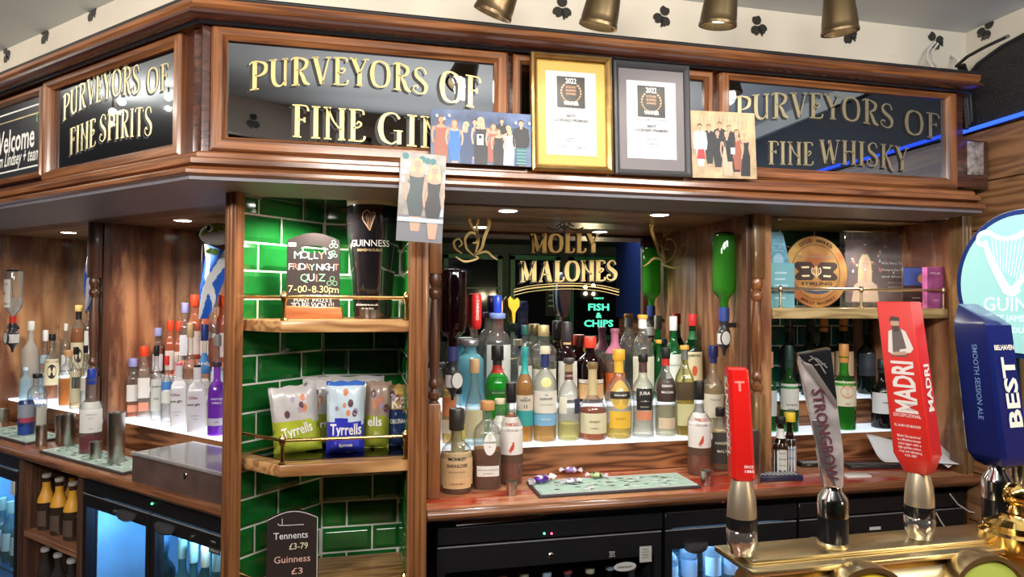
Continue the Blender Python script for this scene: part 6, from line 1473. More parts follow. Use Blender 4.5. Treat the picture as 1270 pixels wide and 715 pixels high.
# round gold plaque
Y = 1.99; a, b = at(973, 335, Y), at(1052, 335, Y); R_ = (b.x - a.x) / 2 * .985; 
t = thing('award_plaque', 'round copper and gold plaque reading gold award on the pale shelf', 'plaque', ((a.x + b.x) / 2, Y, ZA))
gd, tp_ = nt('gold plaque')[0], 0
m_, tr_, bs = nt('plaque copper gold'); bs.inputs['Metallic'].default_value = .75; bs.inputs['Roughness'].default_value = .32
n_ = tr_.nodes.new('ShaderNodeTexNoise'); n_.inputs['Scale'].default_value = 9; rr_ = tr_.nodes.new('ShaderNodeValToRGB'); rr_.color_ramp.elements[0].color = (.62, .24, .10, 1); rr_.color_ramp.elements[1].color = (.90, .62, .22, 1); rr_.color_ramp.elements[0].position = .38; rr_.color_ramp.elements[1].position = .62
tc_ = tr_.nodes.new('ShaderNodeTexCoord'); tr_.links.new(tc_.outputs['Object'], n_.inputs['Vector']); tr_.links.new(n_.outputs['Fac'], rr_.inputs['Fac']); tr_.links.new(rr_.outputs['Color'], bs.inputs['Base Color'])
dk = obj('disc', bev(prism(NB(), ell(0, R_, R_, R_, 64), -.004, .004), .0008, 1), m_, t, rot=(-.06, 0, 0))
bm = NB()
def arcs(r, wd, mi_, a0=0, a1=2 * PI): stroke(bm, [(r * math.cos(a0 + (a1 - a0) * k / 32), R_ + r * math.sin(a0 + (a1 - a0) * k / 32)) for k in range(33)], wd, -.0048, mi_)
arcs(R_ * .76, .0016, 0)
def ontext(s_, rad, a0, a1, sz, flip=False, mi_=0):
    for k, c in enumerate(s_):
        a_ = math.radians(a0 + (a1 - a0) * k / (len(s_) - 1)); txt(bm, c, sz, rad * math.cos(a_), R_ + rad * math.sin(a_), -.0048, None, bold=.03, mi=mi_, rot=a_ - PI / 2 + (PI if flip else 0))
ontext('GOLD AWARD', R_ * .875, 122, 55, .017); ontext('MOLLY MALONES', R_ * .885, 238, 306, .013, True)
txt(bm, 'BEST BAR NONE', .011, 0, R_ * 1.42, -.0048, R_ * 1.15, bold=.02, mi=2); txt(bm, 'STIRLING', .015, 0, R_ * .67, -.0048, R_ * .98, bold=.03)
for s_ in (-1, 1):
    P = [(.06, .84), (.16, .76), (.60, .76), (.68, .82), (.66, .90), (.54, 1.0), (.68, 1.12), (.68, 1.22), (.60, 1.27), (.16, 1.27), (.06, 1.18), (.10, 1.0)]
    poly2(bm, [(s_ * R_ * x, R_ * z) for x, z in P], -.0049, 0)
    for zc in (.88, 1.12): poly2(bm, [(s_ * R_ * .22, R_ * (zc - .02)), (s_ * R_ * .44, R_ * (zc - .03)), (s_ * R_ * .48, R_ * (zc + .02)), (s_ * R_ * .22, R_ * (zc + .03))], -.0051, 1)
arcs(R_ * .10, .003, 1); 
stroke(bm, [(-R_ * .12, R_ * 1.12), (-R_ * .14, R_ * .98), (0, R_ * .9), (R_ * .14, R_ * .98), (R_ * .12, R_ * 1.12)], .004, -.0052, 1); stroke(bm, [(0, R_ * 1.16), (0, R_ * .82)], .004, -.0052, 1)
stroke(bm, [(-R_ * .66, R_ * .56), (-R_ * .2, R_ * .44), (R_ * .2, R_ * .44), (R_ * .66, R_ * .60)], [.003, .010, .012, .003], -.005, 3)
obj('print', bm, [paint((.05, .03, .025)), paint((.88, .74, .45)), paint((.45, .32, .22)), paint((.05, .07, .12))], dk, smooth=False)
# acrylic framed award behind it
Y = 2.06; a, b, c_ = at(1046, 372, Y), at(1157, 372, Y), at(1046, 292, Y)
t = thing('acrylic_award', 'clear acrylic framed award with a woman and pink lights, behind the brass rail', 'award', (a.x, Y, ZA), 0); w_ = b.x - a.x; h_ = at(1100, 289, Y).z - ZA
ACR = glassy('acrylic block', (.92, .94, .95), 1.6, .10, (.9, .9, .9))
obj('acrylic_block', bbox(0, w_, -.006, .020, 0, h_, .003, 2), ACR, t)
bk = obj('printed_panel', box(NB(), .012, w_ - .018, .002, .006, .018, h_ - .028), mat('award panel', (.11, .07, .07), .4, var=.5, vs_=12), t, smooth=False)
obj('chrome_edge', bbox(-.001, w_ + .001, -.008, .021, h_ + .0005, h_ + .005, .001, 1), CHROME, t)
bm = NB(); Rr = random.Random(9)
for k in range(22): poly2(bm, ell(w_ * Rr.uniform(.1, .62), h_ * Rr.uniform(.45, .84), .003 + .004 * Rr.random(), .003 + .004 * Rr.random(), 8), -.0002 - .00001 * k + .0018, (PI_['red'], PI_['pale'], PI_['nude'], PI_['mouth'])[k % 4])
fx_ = w_ * .24
for P_, yy_, mi__ in (([(fx_ - w_ * .09, h_ * .12), (fx_ - w_ * .075, h_ * .50), (fx_ - w_ * .065, h_ * .62), (fx_ - w_ * .03, h_ * .71), (fx_ + w_ * .03, h_ * .71), (fx_ + w_ * .065, h_ * .62), (fx_ + w_ * .075, h_ * .48), (fx_ + w_ * .07, h_ * .14)], .0014, 'blond'), ([(fx_ - w_ * .15, h_ * .08), (fx_ - w_ * .12, h_ * .30), (fx_ - w_ * .03, h_ * .38), (fx_ + w_ * .04, h_ * .38), (fx_ + w_ * .13, h_ * .30), (fx_ + w_ * .15, h_ * .08)], .0012, 'nude'), (rect(fx_ - w_ * .02, fx_ + w_ * .025, h_ * .34, h_ * .50), .0011, 'skin')):
    poly2(bm, P_, yy_, PI_[mi__])
poly2(bm, ell(fx_, h_ * .56, w_ * .036, h_ * .11, 16), .0009, PI_['skin']); poly2(bm, ell(fx_, h_ * .51, w_ * .014, h_ * .012, 8), .0007, PI_['white'])
for q_ in (-1, 1): poly2(bm, ell(fx_ + q_ * w_ * .014, h_ * .585, w_ * .005, h_ * .008, 6), .0007, PI_['eye'])
for k, (s_, zf) in enumerate((('Best Bars To Work', .60), ('Award for Meeting', .51), ('and Memories', .42))): txt(bm, s_, .0115, w_ * .60, h_ * zf, .0004, w_ * .36, mi=PI_['white'])
for k in range(3): txt(bm, 'presented to the team', .006, w_ * .60, h_ * (.34 - .06 * k), .0004, w_ * .22, mi=PI_['pale'])
obj('print', bm, PMATS, bk, smooth=False)
# cyan folded cards
CY_ = mat('cyan printed card', (.16, .42, .58), .35, var=.25, vs_=60, coat=.4)
t, w_, h_ = board_thing('cyan_card', 'tall tapering cyan printed card standing against the turned post', 'card', 952, 979, 287, 1.93, .01, CY_)
cd_ = obj('card', bev(prism(NB(), [(-w_ / 2, .0), (w_ / 2, .0), (w_ / 2 + .004, h_ * .5), (w_ * .20, h_ * .95), (w_ * .1, h_), (-w_ * .42, h_), (-w_ / 2, h_ * .95)], -.004, .004), .001, 1), CY_, t)
bm = NB()
for k in range(9): txt(bm, ('TABLE', 'SERVICE', 'ORDER', 'HERE', 'SCAN', 'PLEASE', 'ENJOY', 'BAR', 'FOOD')[k] if False else '~~~~', .010, -.004, h_ * (.12 + .09 * k), -.0048, w_ * .5, mi=0)
poly2(bm, ell(-.004, h_ * .62, w_ * .24, w_ * .28, 16), -.0046, 1)
obj('print', bm, [paint((.55, .75, .85)), paint((.35, .60, .75))], cd_, smooth=False)
t, w_, h_ = board_thing('cyan_leaflet', 'short cyan leaflet in front of the gold plaque', 'leaflet', 956, 985, 326, 1.905, .004, CY_)
cd_ = obj('card', bbox(-w_ / 2, w_ / 2, -.002, .003, 0, h_, .0006, 1), mat('pale cyan card', (.20, .48, .55), .4), t)
bm = NB()
for k in range(5): poly2(bm, rect(-w_ * .35, w_ * (.1 + .06 * (k % 3)), h_ * (.2 + .14 * k), h_ * (.24 + .14 * k)), -.0026, 0)
obj('print', bm, [paint((.50, .75, .85))], cd_, smooth=False)
t, w_, h_ = board_thing('dark_leaflet', 'small black leaflet with blue picture at the foot of the acrylic award', 'leaflet', 1119, 1152, 331, 1.96, .004, BLK)
cd_ = obj('card', bbox(-w_ / 2, w_ / 2, -.002, .003, 0, h_, .0006, 1), paint((.05, .03, .03), .4), t)
bm = NB(); poly2(bm, rect(-w_ * .48, w_ * .48, h_ * .55, h_ * .98), -.0026, 0); poly2(bm, ell(w_ * .25, h_ * .72, w_ * .2, h_ * .12, 12), -.0028, 1); txt(bm, 'NETWORK', .006, 0, h_ * .25, -.0028, w_ * .3, mi=2); txt(bm, 'GROUP', .005, 0, h_ * .12, -.0028, w_ * .5, mi=2)
obj('print', bm, [paint((.06, .10, .35)), paint((.70, .35, .20)), paint(WH)], cd_, smooth=False)
t, w_, h_ = board_thing('pink_box', 'small pink and mauve box at the end of the pale shelf', 'box', 1150, 1172, 331, 1.878, .02, BLK)
o = obj('carton', bbox(-w_ / 2, w_ / 2 - .004, .001, .022, 0, h_, .001, 1), mat('mauve carton', (.42, .10, .28), .4, var=.4, vs_=25), t)
bm = NB(); txt(bm, 'PINK', .010, -.002, h_ * .85, -.0004, w_ * .6, mi=0); txt(bm, 'GIN', .008, -.002, h_ * .2, -.0004, w_ * .3, mi=0); obj('print', bm, [paint((.85, .6, .75))], o, smooth=False)
# worktop clutter: keypad handset, card terminals, phone, papers
def pad(name, label, cat_, px, py, L_, D_, h_, rz, m, keys=0, rows=3, km=None):
    p = atz(px, py, ZT); t = thing(name, label, cat_, (p.x, p.y, ZT), rz)
    obj('body', bbox(-L_ / 2, L_ / 2, -D_ / 2, D_ / 2, 0, h_, min(.004, h_ * .4), 2), m, t)
    if keys:
        bm = NB()
        for i in range(keys):
            for j in range(rows):
                x = -L_ / 2 + .012 + (L_ - .024) * (i + .5) / keys; y = -D_ / 2 + .008 + (D_ - .016) * (j + .5) / rows
                box(bm, x - .004, x + .004, y - .004, y + .004, h_, h_ + .002)
        o = obj('keys', bm, km or paint((.45, .46, .48)), t, smooth=False); o['kind'] = 'stuff'
    return t
pad('remote_handset', 'dark blue handset with pale buttons on the worktop behind the red tap handle', 'handset', 962, 594, .155, .055, .018, -.10, mat('navy handset', (.015, .02, .06), .35, coat=.4), 9, 3)
pad('keyboard', 'black flat keypad with pale keys behind the glass tap handle', 'keypad', 1010, 577, .12, .045, .012, -.12, BLKG, 8, 3)
pad('order_tablet', 'black order tablet lying on the worktop under the crumpled paper', 'tablet', 1082, 578, .20, .075, .014, -.14, mat('slate plastic', (.03, .03, .035), .3, coat=.4))
pad('phone', 'white edged phone lying before the black tablet', 'phone', 1062, 591, .085, .035, .008, -.12, paint((.78, .76, .74), .3))
# white paper sheets
def paper(label, name, loc, L_, D_, rz, m, amp=.012, seed=1, tiltx=.0):
    N_ = 14; Rr = random.Random(seed); ph = Rr.uniform(0, 5); bm = NB()
    V_ = [[bm.verts.new(((i / N_ - .5) * L_, (j / N_ - .5) * D_, .002 + amp * (1 + math.sin(3.1 * i / N_ * 2 + ph) * math.cos(2.2 * j / N_ * 2 + ph)) + tiltx * (j / N_) )) for i in range(N_ + 1)] for j in range(N_ + 1)]
    for j in range(N_):
        for i in range(N_): bm.faces.new((V_[j][i], V_[j][i + 1], V_[j + 1][i + 1], V_[j + 1][i]))
    t = thing(name, label, 'paper', loc, rz)
    o = obj('sheet', bm, m, t); md = o.modifiers.new('s', 'SOLIDIFY'); md.thickness = .0006
    return t
PAP = mat('white paper sheet', (.80, .81, .84), .7)
p = atz(1120, 580, ZT); paper('crumpled white paper sheet propped behind the tall red tap handle', 'paper_sheet', (p.x + .06, p.y + .01, ZT + .016), .26, .15, -.35, PAP, .012, 2, .05)
p = atz(1175, 578, ZT); paper('white paper sheet beside the blue tap handle', 'paper_sheet', (p.x, p.y + .015, ZT + .004), .17, .14, .2, PAP, .01, 5, .07)
# sweets on the bar mat
def sweet(label, px, py, c1, c2, s_, rz, seed):
    p = atz(px, py, ZT + .02); t = thing('wrapped_sweet', label, 'sweet', (p.x, p.y, ZT + .0105), rz, 'wrapped sweets on the bar mat')
    bm = NB(); ball(bm, (0, 0, s_ * .62), s_, 14, sx=1.5, sz=.62)
    for k, f in enumerate(bm.faces): f.material_index = 1 if (int((f.calc_center_median().x / s_ + 2) * 2.4) % 3 == 0) else 0
    obj('wrapper', bm, [mat('foil wrapper', c1, .25, .3, coat=.6), mat('wrapper stripe', c2, .3, .2)], t)
    for q in (-1, 1):
        bm = NB(); c0 = bm.verts.new((q * s_ * 1.3, 0, s_ * .6)); rg = [bm.verts.new((q * s_ * (2.3 + .3 * math.sin(k * 2)), s_ * .8 * math.cos(2 * PI * k / 9), s_ * .62 + s_ * .5 * math.sin(2 * PI * k / 9))) for k in range(9)]
        for k in range(9): bm.faces.new((c0, rg[k], rg[(k + 1) % 9]))
        obj('twist', bm, paint((.75, .74, .80), .3, .2), t)
sweet('purple wrapped sweet with gold edge nearest the bottles on the bar mat', 672, 594, (.10, .02, .30), (.75, .70, .85), .019, .5, 1)
sweet('lilac and white wrapped sweet behind the purple one', 708, 582, (.30, .18, .50), (.80, .78, .85), .015, -.3, 2)
sweet('white and violet crumpled sweet in front of the lilac one', 708, 595, (.65, .62, .72), (.15, .05, .30), .013, .2, 3)
sweet('lime and black wrapped sweet on the bar mat', 740, 588, (.50, .62, .25), (.05, .06, .08), .014, -.4, 4)
# ================================================================ UNDER THE WORKTOPS
def L2(o_, m_): return o_
BLUEI = mat('fridge lining', (.25, .50, .72), .35, var=.15, vs_=8)
DARKI = mat('dark fridge lining', (.035, .035, .04), .5)
GASK = mat('fridge black', (.012, .012, .014), .28)
FG = glassy('fridge door glass', (.90, .95, 1.0), 1.0)
LEDW = mat('fridge light tube', (.30, .62, 1.0), .3, emis=9.0)
def fridge(label, origin, rz, W_, D_, ztop, doors, lining, lit, fascia=.048, shelf=(.42,), rail=.075):
    """chest with real depth; doors: list of (x0, x1) in metres; ztop above floor"""
    t = thing('bottle_fridge', label, 'fridge', origin, rz); e = .02
    bm = NB(); z0 = .08
    box(bm, 0, e, .03, D_, z0, ztop); box(bm, W_ - e, W_, .03, D_, z0, ztop); box(bm, e, W_ - e, .03, D_, z0, z0 + e); box(bm, e, W_ - e, .03, D_, ztop - fascia, ztop)
    obj('body', bm, GASK, t, smooth=False)
    obj('inner_back', box(NB(), e, W_ - e, D_ - .01, D_, z0 + e, ztop - fascia), lining, t, smooth=False)
    bm = NB(); box(bm, e, e + .004, .035, D_ - .01, z0 + e, ztop - fascia); box(bm, W_ - e - .004, W_ - e, .035, D_ - .01, z0 + e, ztop - fascia)
    obj('inner_sides', bm, lining, t, smooth=False)
    obj('control_fascia', bbox(0, W_, .0, .03, ztop - fascia + .001, ztop, .002, 1), GASK, t)
    obj('foot_panel', box(NB(), 0, W_, .03, D_, 0, z0 - .001), BLACKP, t, smooth=False)
    for zs_ in shelf:
        bm = NB()
        for k in range(9): box(bm, e + .005, W_ - e - .005, .05 + (D_ - .08) * k / 8, .055 + (D_ - .08) * k / 8, zs_ - .004, zs_)
        o = obj('wire_shelf', bm, CHROME, t, smooth=False)
    for (x0, x1) in doors:
        a0, a1 = ztop - fascia - .003, z0 + .01; bm = NB(); fw = .022
        box(bm, x0, x1, .0, .028, a0 - rail, a0); box(bm, x0, x1, 0, .028, a1, a1 + .04); box(bm, x0, x0 + fw, 0, .028, a1 + .04, a0 - rail); box(bm, x1 - fw, x1, 0, .028, a1 + .04, a0 - rail)
        dr = obj('door', bm, GASK, t, smooth=False)
        obj('door_glass', box(NB(), x0 + fw, x1 - fw, .010, .014, a1 + .04, a0 - rail), FG, dr, smooth=False)
        obj('edge_trim', box(NB(), x0, x1, -.0015, 0, a0 - .003, a0), mat('grey edge', (.25, .25, .26), .4), dr, smooth=False)
    if lit:
        obj('light_tube', tube(NB(), [(e + .03, .05, ztop - fascia - .012), (W_ - e - .03, .05, ztop - fascia - .012)], .006, 8), LEDW, t)
        p = t.location; c_, s_ = math.cos(rz), math.sin(rz)
        lx, ly = W_ / 2, .10
        for fx in (.25, .75):
            lx = W_ * fx; lamp('fridge_light', 'POINT', (p.x + c_ * lx - s_ * .06, p.y + s_ * lx + c_ * .06, ztop - fascia - .03), lit, (.35, .65, 1.0), .02)
    return t
def handle(t, x, z, w_=.055):
    bm = lathe(NB(), [(.0005, -.018), (w_ * .30, -.017), (w_ * .46, -.010), (w_ * .5, .0), (w_ * .5, .008), (.0005, .009)], 20, sy=.55, cap=False)
    obj('handle_cup', bm, mat('grey black handle', (.06, .06, .065), .25), t, loc=(x, -.006, z))
ZF = H - .618
f1 = fridge('wide black fridge under the main worktop with oval badge and dark shelves', (.206, 1.80, 0), 0, .660, .50, ZF, [(.0, .655)], DARKI, 0, shelf=(.50,), rail=.070)
obj('lock', lathe(NB(), [(.0085, 0), (.0085, .004), (.006, .006), (.0005, .006)], 16), CHROME, f1, loc=(at(683, 688, 1.80).x - .206, 0, at(683, 688, 1.80).z), rot=(PI / 2, 0, 0))
def sticker(par, px0, px1, py0, py1, Y, c, txts, oval=False, x0=.206):
    a, b = at(px0, py1, Y), at(px1, py0, Y); bm = NB(); cx, cz = (a.x + b.x) / 2 - x0, (a.z + b.z) / 2
    if c: poly2(bm, ell(cx, cz, (b.x - a.x) / 2, (b.z - a.z) / 2, 24) if oval else rect(a.x - x0, b.x - x0, a.z, b.z), -.0012, 0)
    for s_, sz, dz, wd, mi_ in txts: txt(bm, s_, sz, cx, cz + dz, -.0016, wd, mi=mi_)
    obj('sticker', bm, [paint(c or WH), paint(K), paint(WH)], par, smooth=False)
sticker(f1, 761, 789, 695, 709, 1.80, (.55, .55, .52), [('interlevin', .010, 0, .045, 1)], True)
sticker(f1, 793, 808, 676, 697, 1.80, (.50, .50, .46), [('SERIAL', .005, .014, .018, 1), ('230V 50Hz', .004, .006, .022, 1), ('R600a', .005, -.002, .018, 1), ('MADE IN', .004, -.010, .02, 1)])
sticker(f1, 754, 764, 681, 692, 1.80, None, [('SERVICE', .005, .006, .018, 2), ('INFO', .005, 0, .014, 2), ('CALL US', .005, -.006, .018, 2)])
for px, c in ((675, (.05, .9, .25)), (684, (.95, .05, .12))):
    p = at(px, 661, 1.80); obj('indicator_light', ball(NB(), (p.x - .206, -.001, p.z), .0028, 10), paint(c, .3, 0, 0, 7.0), f1)
f2 = fridge('black fridge with bright blue lit bottles under the worktop by the red tap handle', (.874, 1.80, 0), 0, .44, .50, ZF, [(.0, .435)], BLUEI, 2.4, shelf=(.60, .30), rail=.058)
p = at(862, 676, 1.80); handle(f2, p.x - .874, p.z, .075)
f3 = fridge('black fridge under the worktop behind the glass and tall red tap handles', (1.32, 1.80, 0), 0, .62, .50, ZF, [(.0, .615)], DARKI, 0, shelf=(.50,), rail=.070)
p = at(947, 643, 1.80); 
obj('indicator_light', ball(NB(), (.20, -.001, ZF - .02), .003, 10), paint((.95, .05, .12), .3, 0, 0, 7.0), f2)
sticker(f3, 1078, 1092, 652, 657, 1.80, (.7, .7, .7), [], x0=1.32); sticker(f3, 1003, 1012, 664, 671, 1.80, None, [('SERVICE', .005, .004, .018, 2), ('INFO', .005, -.002, .014, 2)], x0=1.32)
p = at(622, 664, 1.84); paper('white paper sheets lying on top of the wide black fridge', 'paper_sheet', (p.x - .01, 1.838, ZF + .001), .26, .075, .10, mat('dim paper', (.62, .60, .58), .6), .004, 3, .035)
Rr = random.Random(11)
def mini(label, x, y, z, R_, h_, kind, **k): return bottle(label, x, y, z, R_, h_, kind, seg=14, face=-.2, **k)
for k in range(9):
    x = .27 + .066 * k
    mini('dim small bottle in the wide dark fridge, %s from the tiled corner' % ('first', 'second', 'third', 'fourth', 'fifth', 'sixth', 'seventh', 'eighth', 'ninth')[k], x, 1.87 + .01 * (k % 2), .501, .024, .20, 'beer', glass=((.10, .05, .02), (.03, .10, .04), (.5, .5, .5))[k % 3], cap=(((.6, .5, .3), (.5, .5, .52), (.5, .1, .08))[k % 3], .06), labels=[(.2, .5, 70, ((.4, .35, .25), (.25, .3, .3), (.5, .45, .45))[k % 3])], group='bottles in the wide dark fridge')
blue_lb = ['clear squat bottle', 'pale bottle with white label', 'clear bottle with silver cap', 'tall clear bottle', 'small clear bottle']
for k in range(5):
    x = .925 + .072 * k
    mini(blue_lb[k] + ' standing in the bright blue fridge by the red tap handle', x, 1.88 + .015 * (k % 2), .601, .028, .16 + .015 * (k % 3), 'squat', glass=(.75, .85, .95), liqc=(.6, .8, .95), cap=((.5, .65, .8), .08), labels=[(.25, .55, 60, (.55, .70, .85))], group='bottles in the blue fridge')
# fridge under the wing: two lit glass doors
wF = .195
xf0, xf1 = xl_(103, 640, wF), -.135
ztw = (zl_(110, 625, wF) + zl_(193, 660, wF)) / 2
print('WF', xf0, ztw, zl_(110, 625, wF), zl_(193, 660, wF), ZF)
ztopw = ZT - .037; raild = ztopw - .051 - ztw
org = LWM @ Vector((xf0, wF, 0))
Lf = xf1 - xf0; xm_ = xl_(186, 680, wF) - xf0
f4 = fridge('black two door fridge under the wing worktop with blue lit bottles', (org.x, org.y, 0), -PI / 4, Lf, .42, ztopw, [(0, xm_ - .003), (xm_ + .003, Lf)], BLUEI, 2.6, shelf=(.46,), rail=raild)
for px in (160, 208):
    x = xl_(px, 650, wF) - xf0; handle(f4, x, ztopw - .051 - .022, .085)
for px in (142, 238):
    x = xl_(px, 650, wF) - xf0; obj('lock', lathe(NB(), [(.006, 0), (.006, .004), (.0005, .005)], 12), CHROME, f4, loc=(x, 0, ztopw - .08), rot=(PI / 2, 0, 0))
p = LWI @ atw(189, 620, wF); obj('indicator_light', ball(NB(), (p.x - xf0, -.001, min(ztopw - .02, p.z)), .003, 10), paint((.05, .9, .25), .3, 0, 0, 7.0), f4)
p = LWI @ atw(268, 672, wF); bm = NB(); txt(bm, 'INFO', .006, p.x - xf0 - .01, p.z, -.0016, .02, mi=0); poly2(bm, rect(p.x - xf0 - .03, p.x - xf0 + .02, p.z - .032, p.z - .016), -.0012, 1); txt(bm, 'FRIDGE', .008, p.x - xf0 - .005, p.z - .024, -.0016, .036, mi=0)
obj('sticker', bm, [paint((.6, .6, .6)), paint((.05, .05, .05))], f4, smooth=False)
caps = [((.35, .50, .40)), ((.35, .50, .40)), ((.70, .62, .42)), ((.35, .50, .42)), ((.72, .66, .50))]
nb = 0
for row in range(3):
    for k in range(5):
        x = xf0 + xm_ + .045 + .058 * k + .02 * (row % 2); w_ = wF + .075 + .075 * row
        if x > -.165: continue
        q = lw(x, w_); nb += 1
        bottle('%s capped bottle, %s in the %s row behind the second wing fridge door' % (('green', 'green', 'cream', 'sea green', 'pale gold')[(k + row) % 5] if row < 2 else 'bright blue', ('first', 'second', 'third', 'fourth', 'fifth')[k], ('front', 'middle', 'back')[row]), q.x, q.y, .461, .030, .30 + .012 * row, 'wine', glass=(.25, .45, .35) if row < 2 else (.1, .3, .8), cap=(caps[(k + row) % 5] if row < 2 else (.05, .20, .75), .20), capr=.44, labels=[(.2, .5, 60, (.5, .6, .6))], face=-.6, seg=16, group='bottles behind the second wing fridge door')
q = lw(xf0 + xm_ - .085, wF + .09)
bottle('green wine bottle with pale blue capsule alone behind the first wing fridge door', q.x, q.y, .461, .038, .33, 'wine', glass=(.06, .30, .22), liqc=(.04, .25, .2), fill=.8, cap=((.20, .50, .75), .3), capr=.46, labels=[(.1, .42, 70, (.55, .68, .75))], face=-.6, body=.5)
for k in range(4):
    q = lw(xf0 + .06 + .07 * k, wF + .10); bottle('dim bottle low behind the first wing fridge door, %s from the rack' % ('first', 'second', 'third', 'fourth')[k], q.x, q.y, .102, .030, .22, 'beer', glass=(.2, .4, .5), cap=((.3, .5, .6), .08), face=-.6, seg=14, group='bottles low in the wing fridge')
p = lw((xl_(150, 600, wF)), wF + .10); t = thing('wooden_board', 'thin pale brown board lying on the wing fridge top', 'board', (p.x, p.y, ztopw + .0005), -PI / 4 - .12)
obj('plank', bbox(-.12, .12, -.04, .04, 0, .012, .002, 1), wood('thin board', (.30, .17, .09), (.48, .30, .18), 'x', .5, 50, 4), t)
# bottle rack to the left of it
xr0, xr1 = xl_(22, 640, wF), xf0 - .004
rk = thing('bottle_rack', 'dark wooden open rack with orange labelled small bottles under the wing worktop', 'rack', LWM @ Vector((xr0, wF, 0)), -PI / 4)
Wr = xr1 - xr0
W_RK = wood('rack wood', (.05, .022, .014), (.16, .075, .045), 'z', .5, 50, 3)
obj('side_board', box(NB(), 0, .045, 0, .40, 0, ZT - .036), W_RK, rk, smooth=False); obj('side_board', box(NB(), Wr - .035, Wr, 0, .40, 0, ZT - .036), W_RK, rk, smooth=False)
obj('back_board', box(NB(), .045, Wr - .035, .39, .40, 0, ZT - .036), W_RK, rk, smooth=False)
zs1 = (zl_(25, 652, wF) + zl_(90, 687, wF)) / 2
print('rack', zs1, zl_(25, 652, wF), zl_(90, 687, wF))
for zz in (zs1, zs1 - .26):
    obj('shelf_board', bbox(.046, Wr - .036, .002, .385, zz - .022, zz, .002, 1), wood('rack shelf edge', (.20, .08, .04), (.40, .20, .11), 'x', .4, 50, 3), rk)
Wi = Wr - .081
for row in range(2):
    n_ = 4
    for k in range(n_):
        q = lw(xr0 + .046 + Wi * (k + .5) / n_ + .010 * row - .004, wF + .055 + .085 * row)
        last = k == n_ - 1 and row == 0
        bottle(('small mixer bottle with white pointed neck label, nearest the fridge' if last else '%s orange necked mixer bottle of the rack, %s row' % (('first', 'second', 'third', 'last')[k], ('front', 'second')[row])), q.x, q.y, zs1 + .0005, min(.028, Wi / n_ * .46), .20, 'beer', glass=(.35, .25, .20), liqc=(.4, .2, .1), cap=((.55, .52, .46), .06), capr=.55, neck=(.50, .86, (.75, .74, .70) if last else (.85, .42, .05)), labels=[(.08, .36, 60, (.12, .08, .06))], face=-.7, seg=16, group='mixer bottles in the rack')
for row in range(2):
    for k in range(4):
        q = lw(xr0 + .046 + Wi * (k + .5) / 4 + .008 * row - .004, wF + .055 + .085 * row)
        bottle('%s silver capped bottle in the %s row of the lower rack shelf' % (('first', 'second', 'third', 'last')[k], ('front', 'back')[row]), q.x, q.y, zs1 - .2595, min(.026, Wi / 4 * .44), .19, 'beer', glass=(.35, .33, .33), liqc=(.3, .25, .22), cap=((.70, .70, .70), .07), capr=.6, labels=[(.1, .4, 60, (.2, .15, .12))], face=-.7, seg=14, group='bottles on the lower rack shelf')
# pale fridge at the far end
xg1 = xr0 - .004
org = LWM @ Vector((xg1 - .55, wF, 0))
f5 = fridge('tall pale blue lit fridge door at the far end of the wing', (org.x, org.y, 0), -PI / 4, .55, .42, ztopw, [(0, .547)], BLUEI, 2.0, shelf=(.42,), rail=raild)
obj('sticker', bbox(.50, .53, -.004, -.001, zl_(8, 600, wF) - .03, zl_(8, 600, wF) + .02, .001, 1), paint((.7, .72, .68)), f5)
for k in range(6):
    q = lw(xg1 - .47 + .08 * k, wF + .10); bottle('pale bottle in the far end fridge, %s from the rack' % ('sixth', 'fifth', 'fourth', 'third', 'second', 'first')[k], q.x, q.y, .421, .032, .24, 'wine', glass=(.5, .7, .65), liqc=(.5, .7, .5), cap=((.4, .6, .5), .2), labels=[(.2, .5, 60, (.6, .75, .7))], face=-.7, seg=14, group='bottles in the far end fridge')
# cables under the main worktop at the right
t = thing('cable_tangle', 'thin white and black cables hanging under the worktop between the red and blue tap handles', 'cable', (1.75, 1.79, ZT - .14))
for pts, m_ in (([(1178, 612), (1188, 625), (1202, 634), (1222, 638)], WCAB), ([(1160, 634), (1168, 648), (1178, 662), (1190, 668)], WCAB), ([(1140, 640), (1146, 650), (1154, 658), (1170, 664)], BLK)):
    cab('white_cable' if m_ is WCAB else 'black_cable', [at(a, b, 1.775) for a, b in pts], .0022, m_, t)
p = at(1150, 664, 1.72)
# ================================================================ THE CUSTOMERS' BAR AND ITS BEER FONT
YB = .80
def xb(px, Y=YB): return at(px, 600, Y).x
t = thing('front_bar', 'customers bar counter carrying the brass beer font, below the frame', 'bar', (.95, .62, 0))
obj('counter', bbox(-.75, .98, -.25, .32, H - .54, H - .50, .004, 2), W_TOPL, t); obj('panel', box(NB(), -.74, .98, -.20, .28, 0, H - .5405), W_DARK, t, smooth=False)
BR = mat('worn font brass', (.74, .60, .34), .30, 1.0, var=.25, vs_=8)
BRD = mat('ferrule satin brass', (.62, .52, .38), .40, .9)
CHG = mat('cut glass nut', (.60, .56, .52), .08, .9, bump=.3, vs_=60)
xL, xR = xb(928), 1.30
t = thing('beer_font', 'long horizontal polished brass beer font with round badges carrying the tap handles', 'beer font', ((xL + xR) / 2, YB, H - .4995)); FB = t
zc = H - .392
def o_(name, bm, m, **k): return obj(name, bm, m, t, keep=True, **k)
bm = NB(); tube(bm, [(xL, YB - .015, zc), (xR, YB - .015, zc)], .040, 32); o_('horizontal_tube', bm, BR)
bm = NB(); tube(bm, [(xL - .006, YB - .015, zc), (xL, YB - .015, zc)], .043, 32); tube(bm, [(xL - .010, YB - .015, zc), (xL - .006, YB - .015, zc)], .030, 32); o_('end_cap', bm, BR)
o_('top_plate', bbox(xL - .022, xR, YB - .045, YB + .050, H - .350, H - .342, .002, 2), BR)
o_('top_plate', bbox(xL - .01, xR, YB - .025, YB + .030, H - .3418, H - .336, .002, 2), BR)
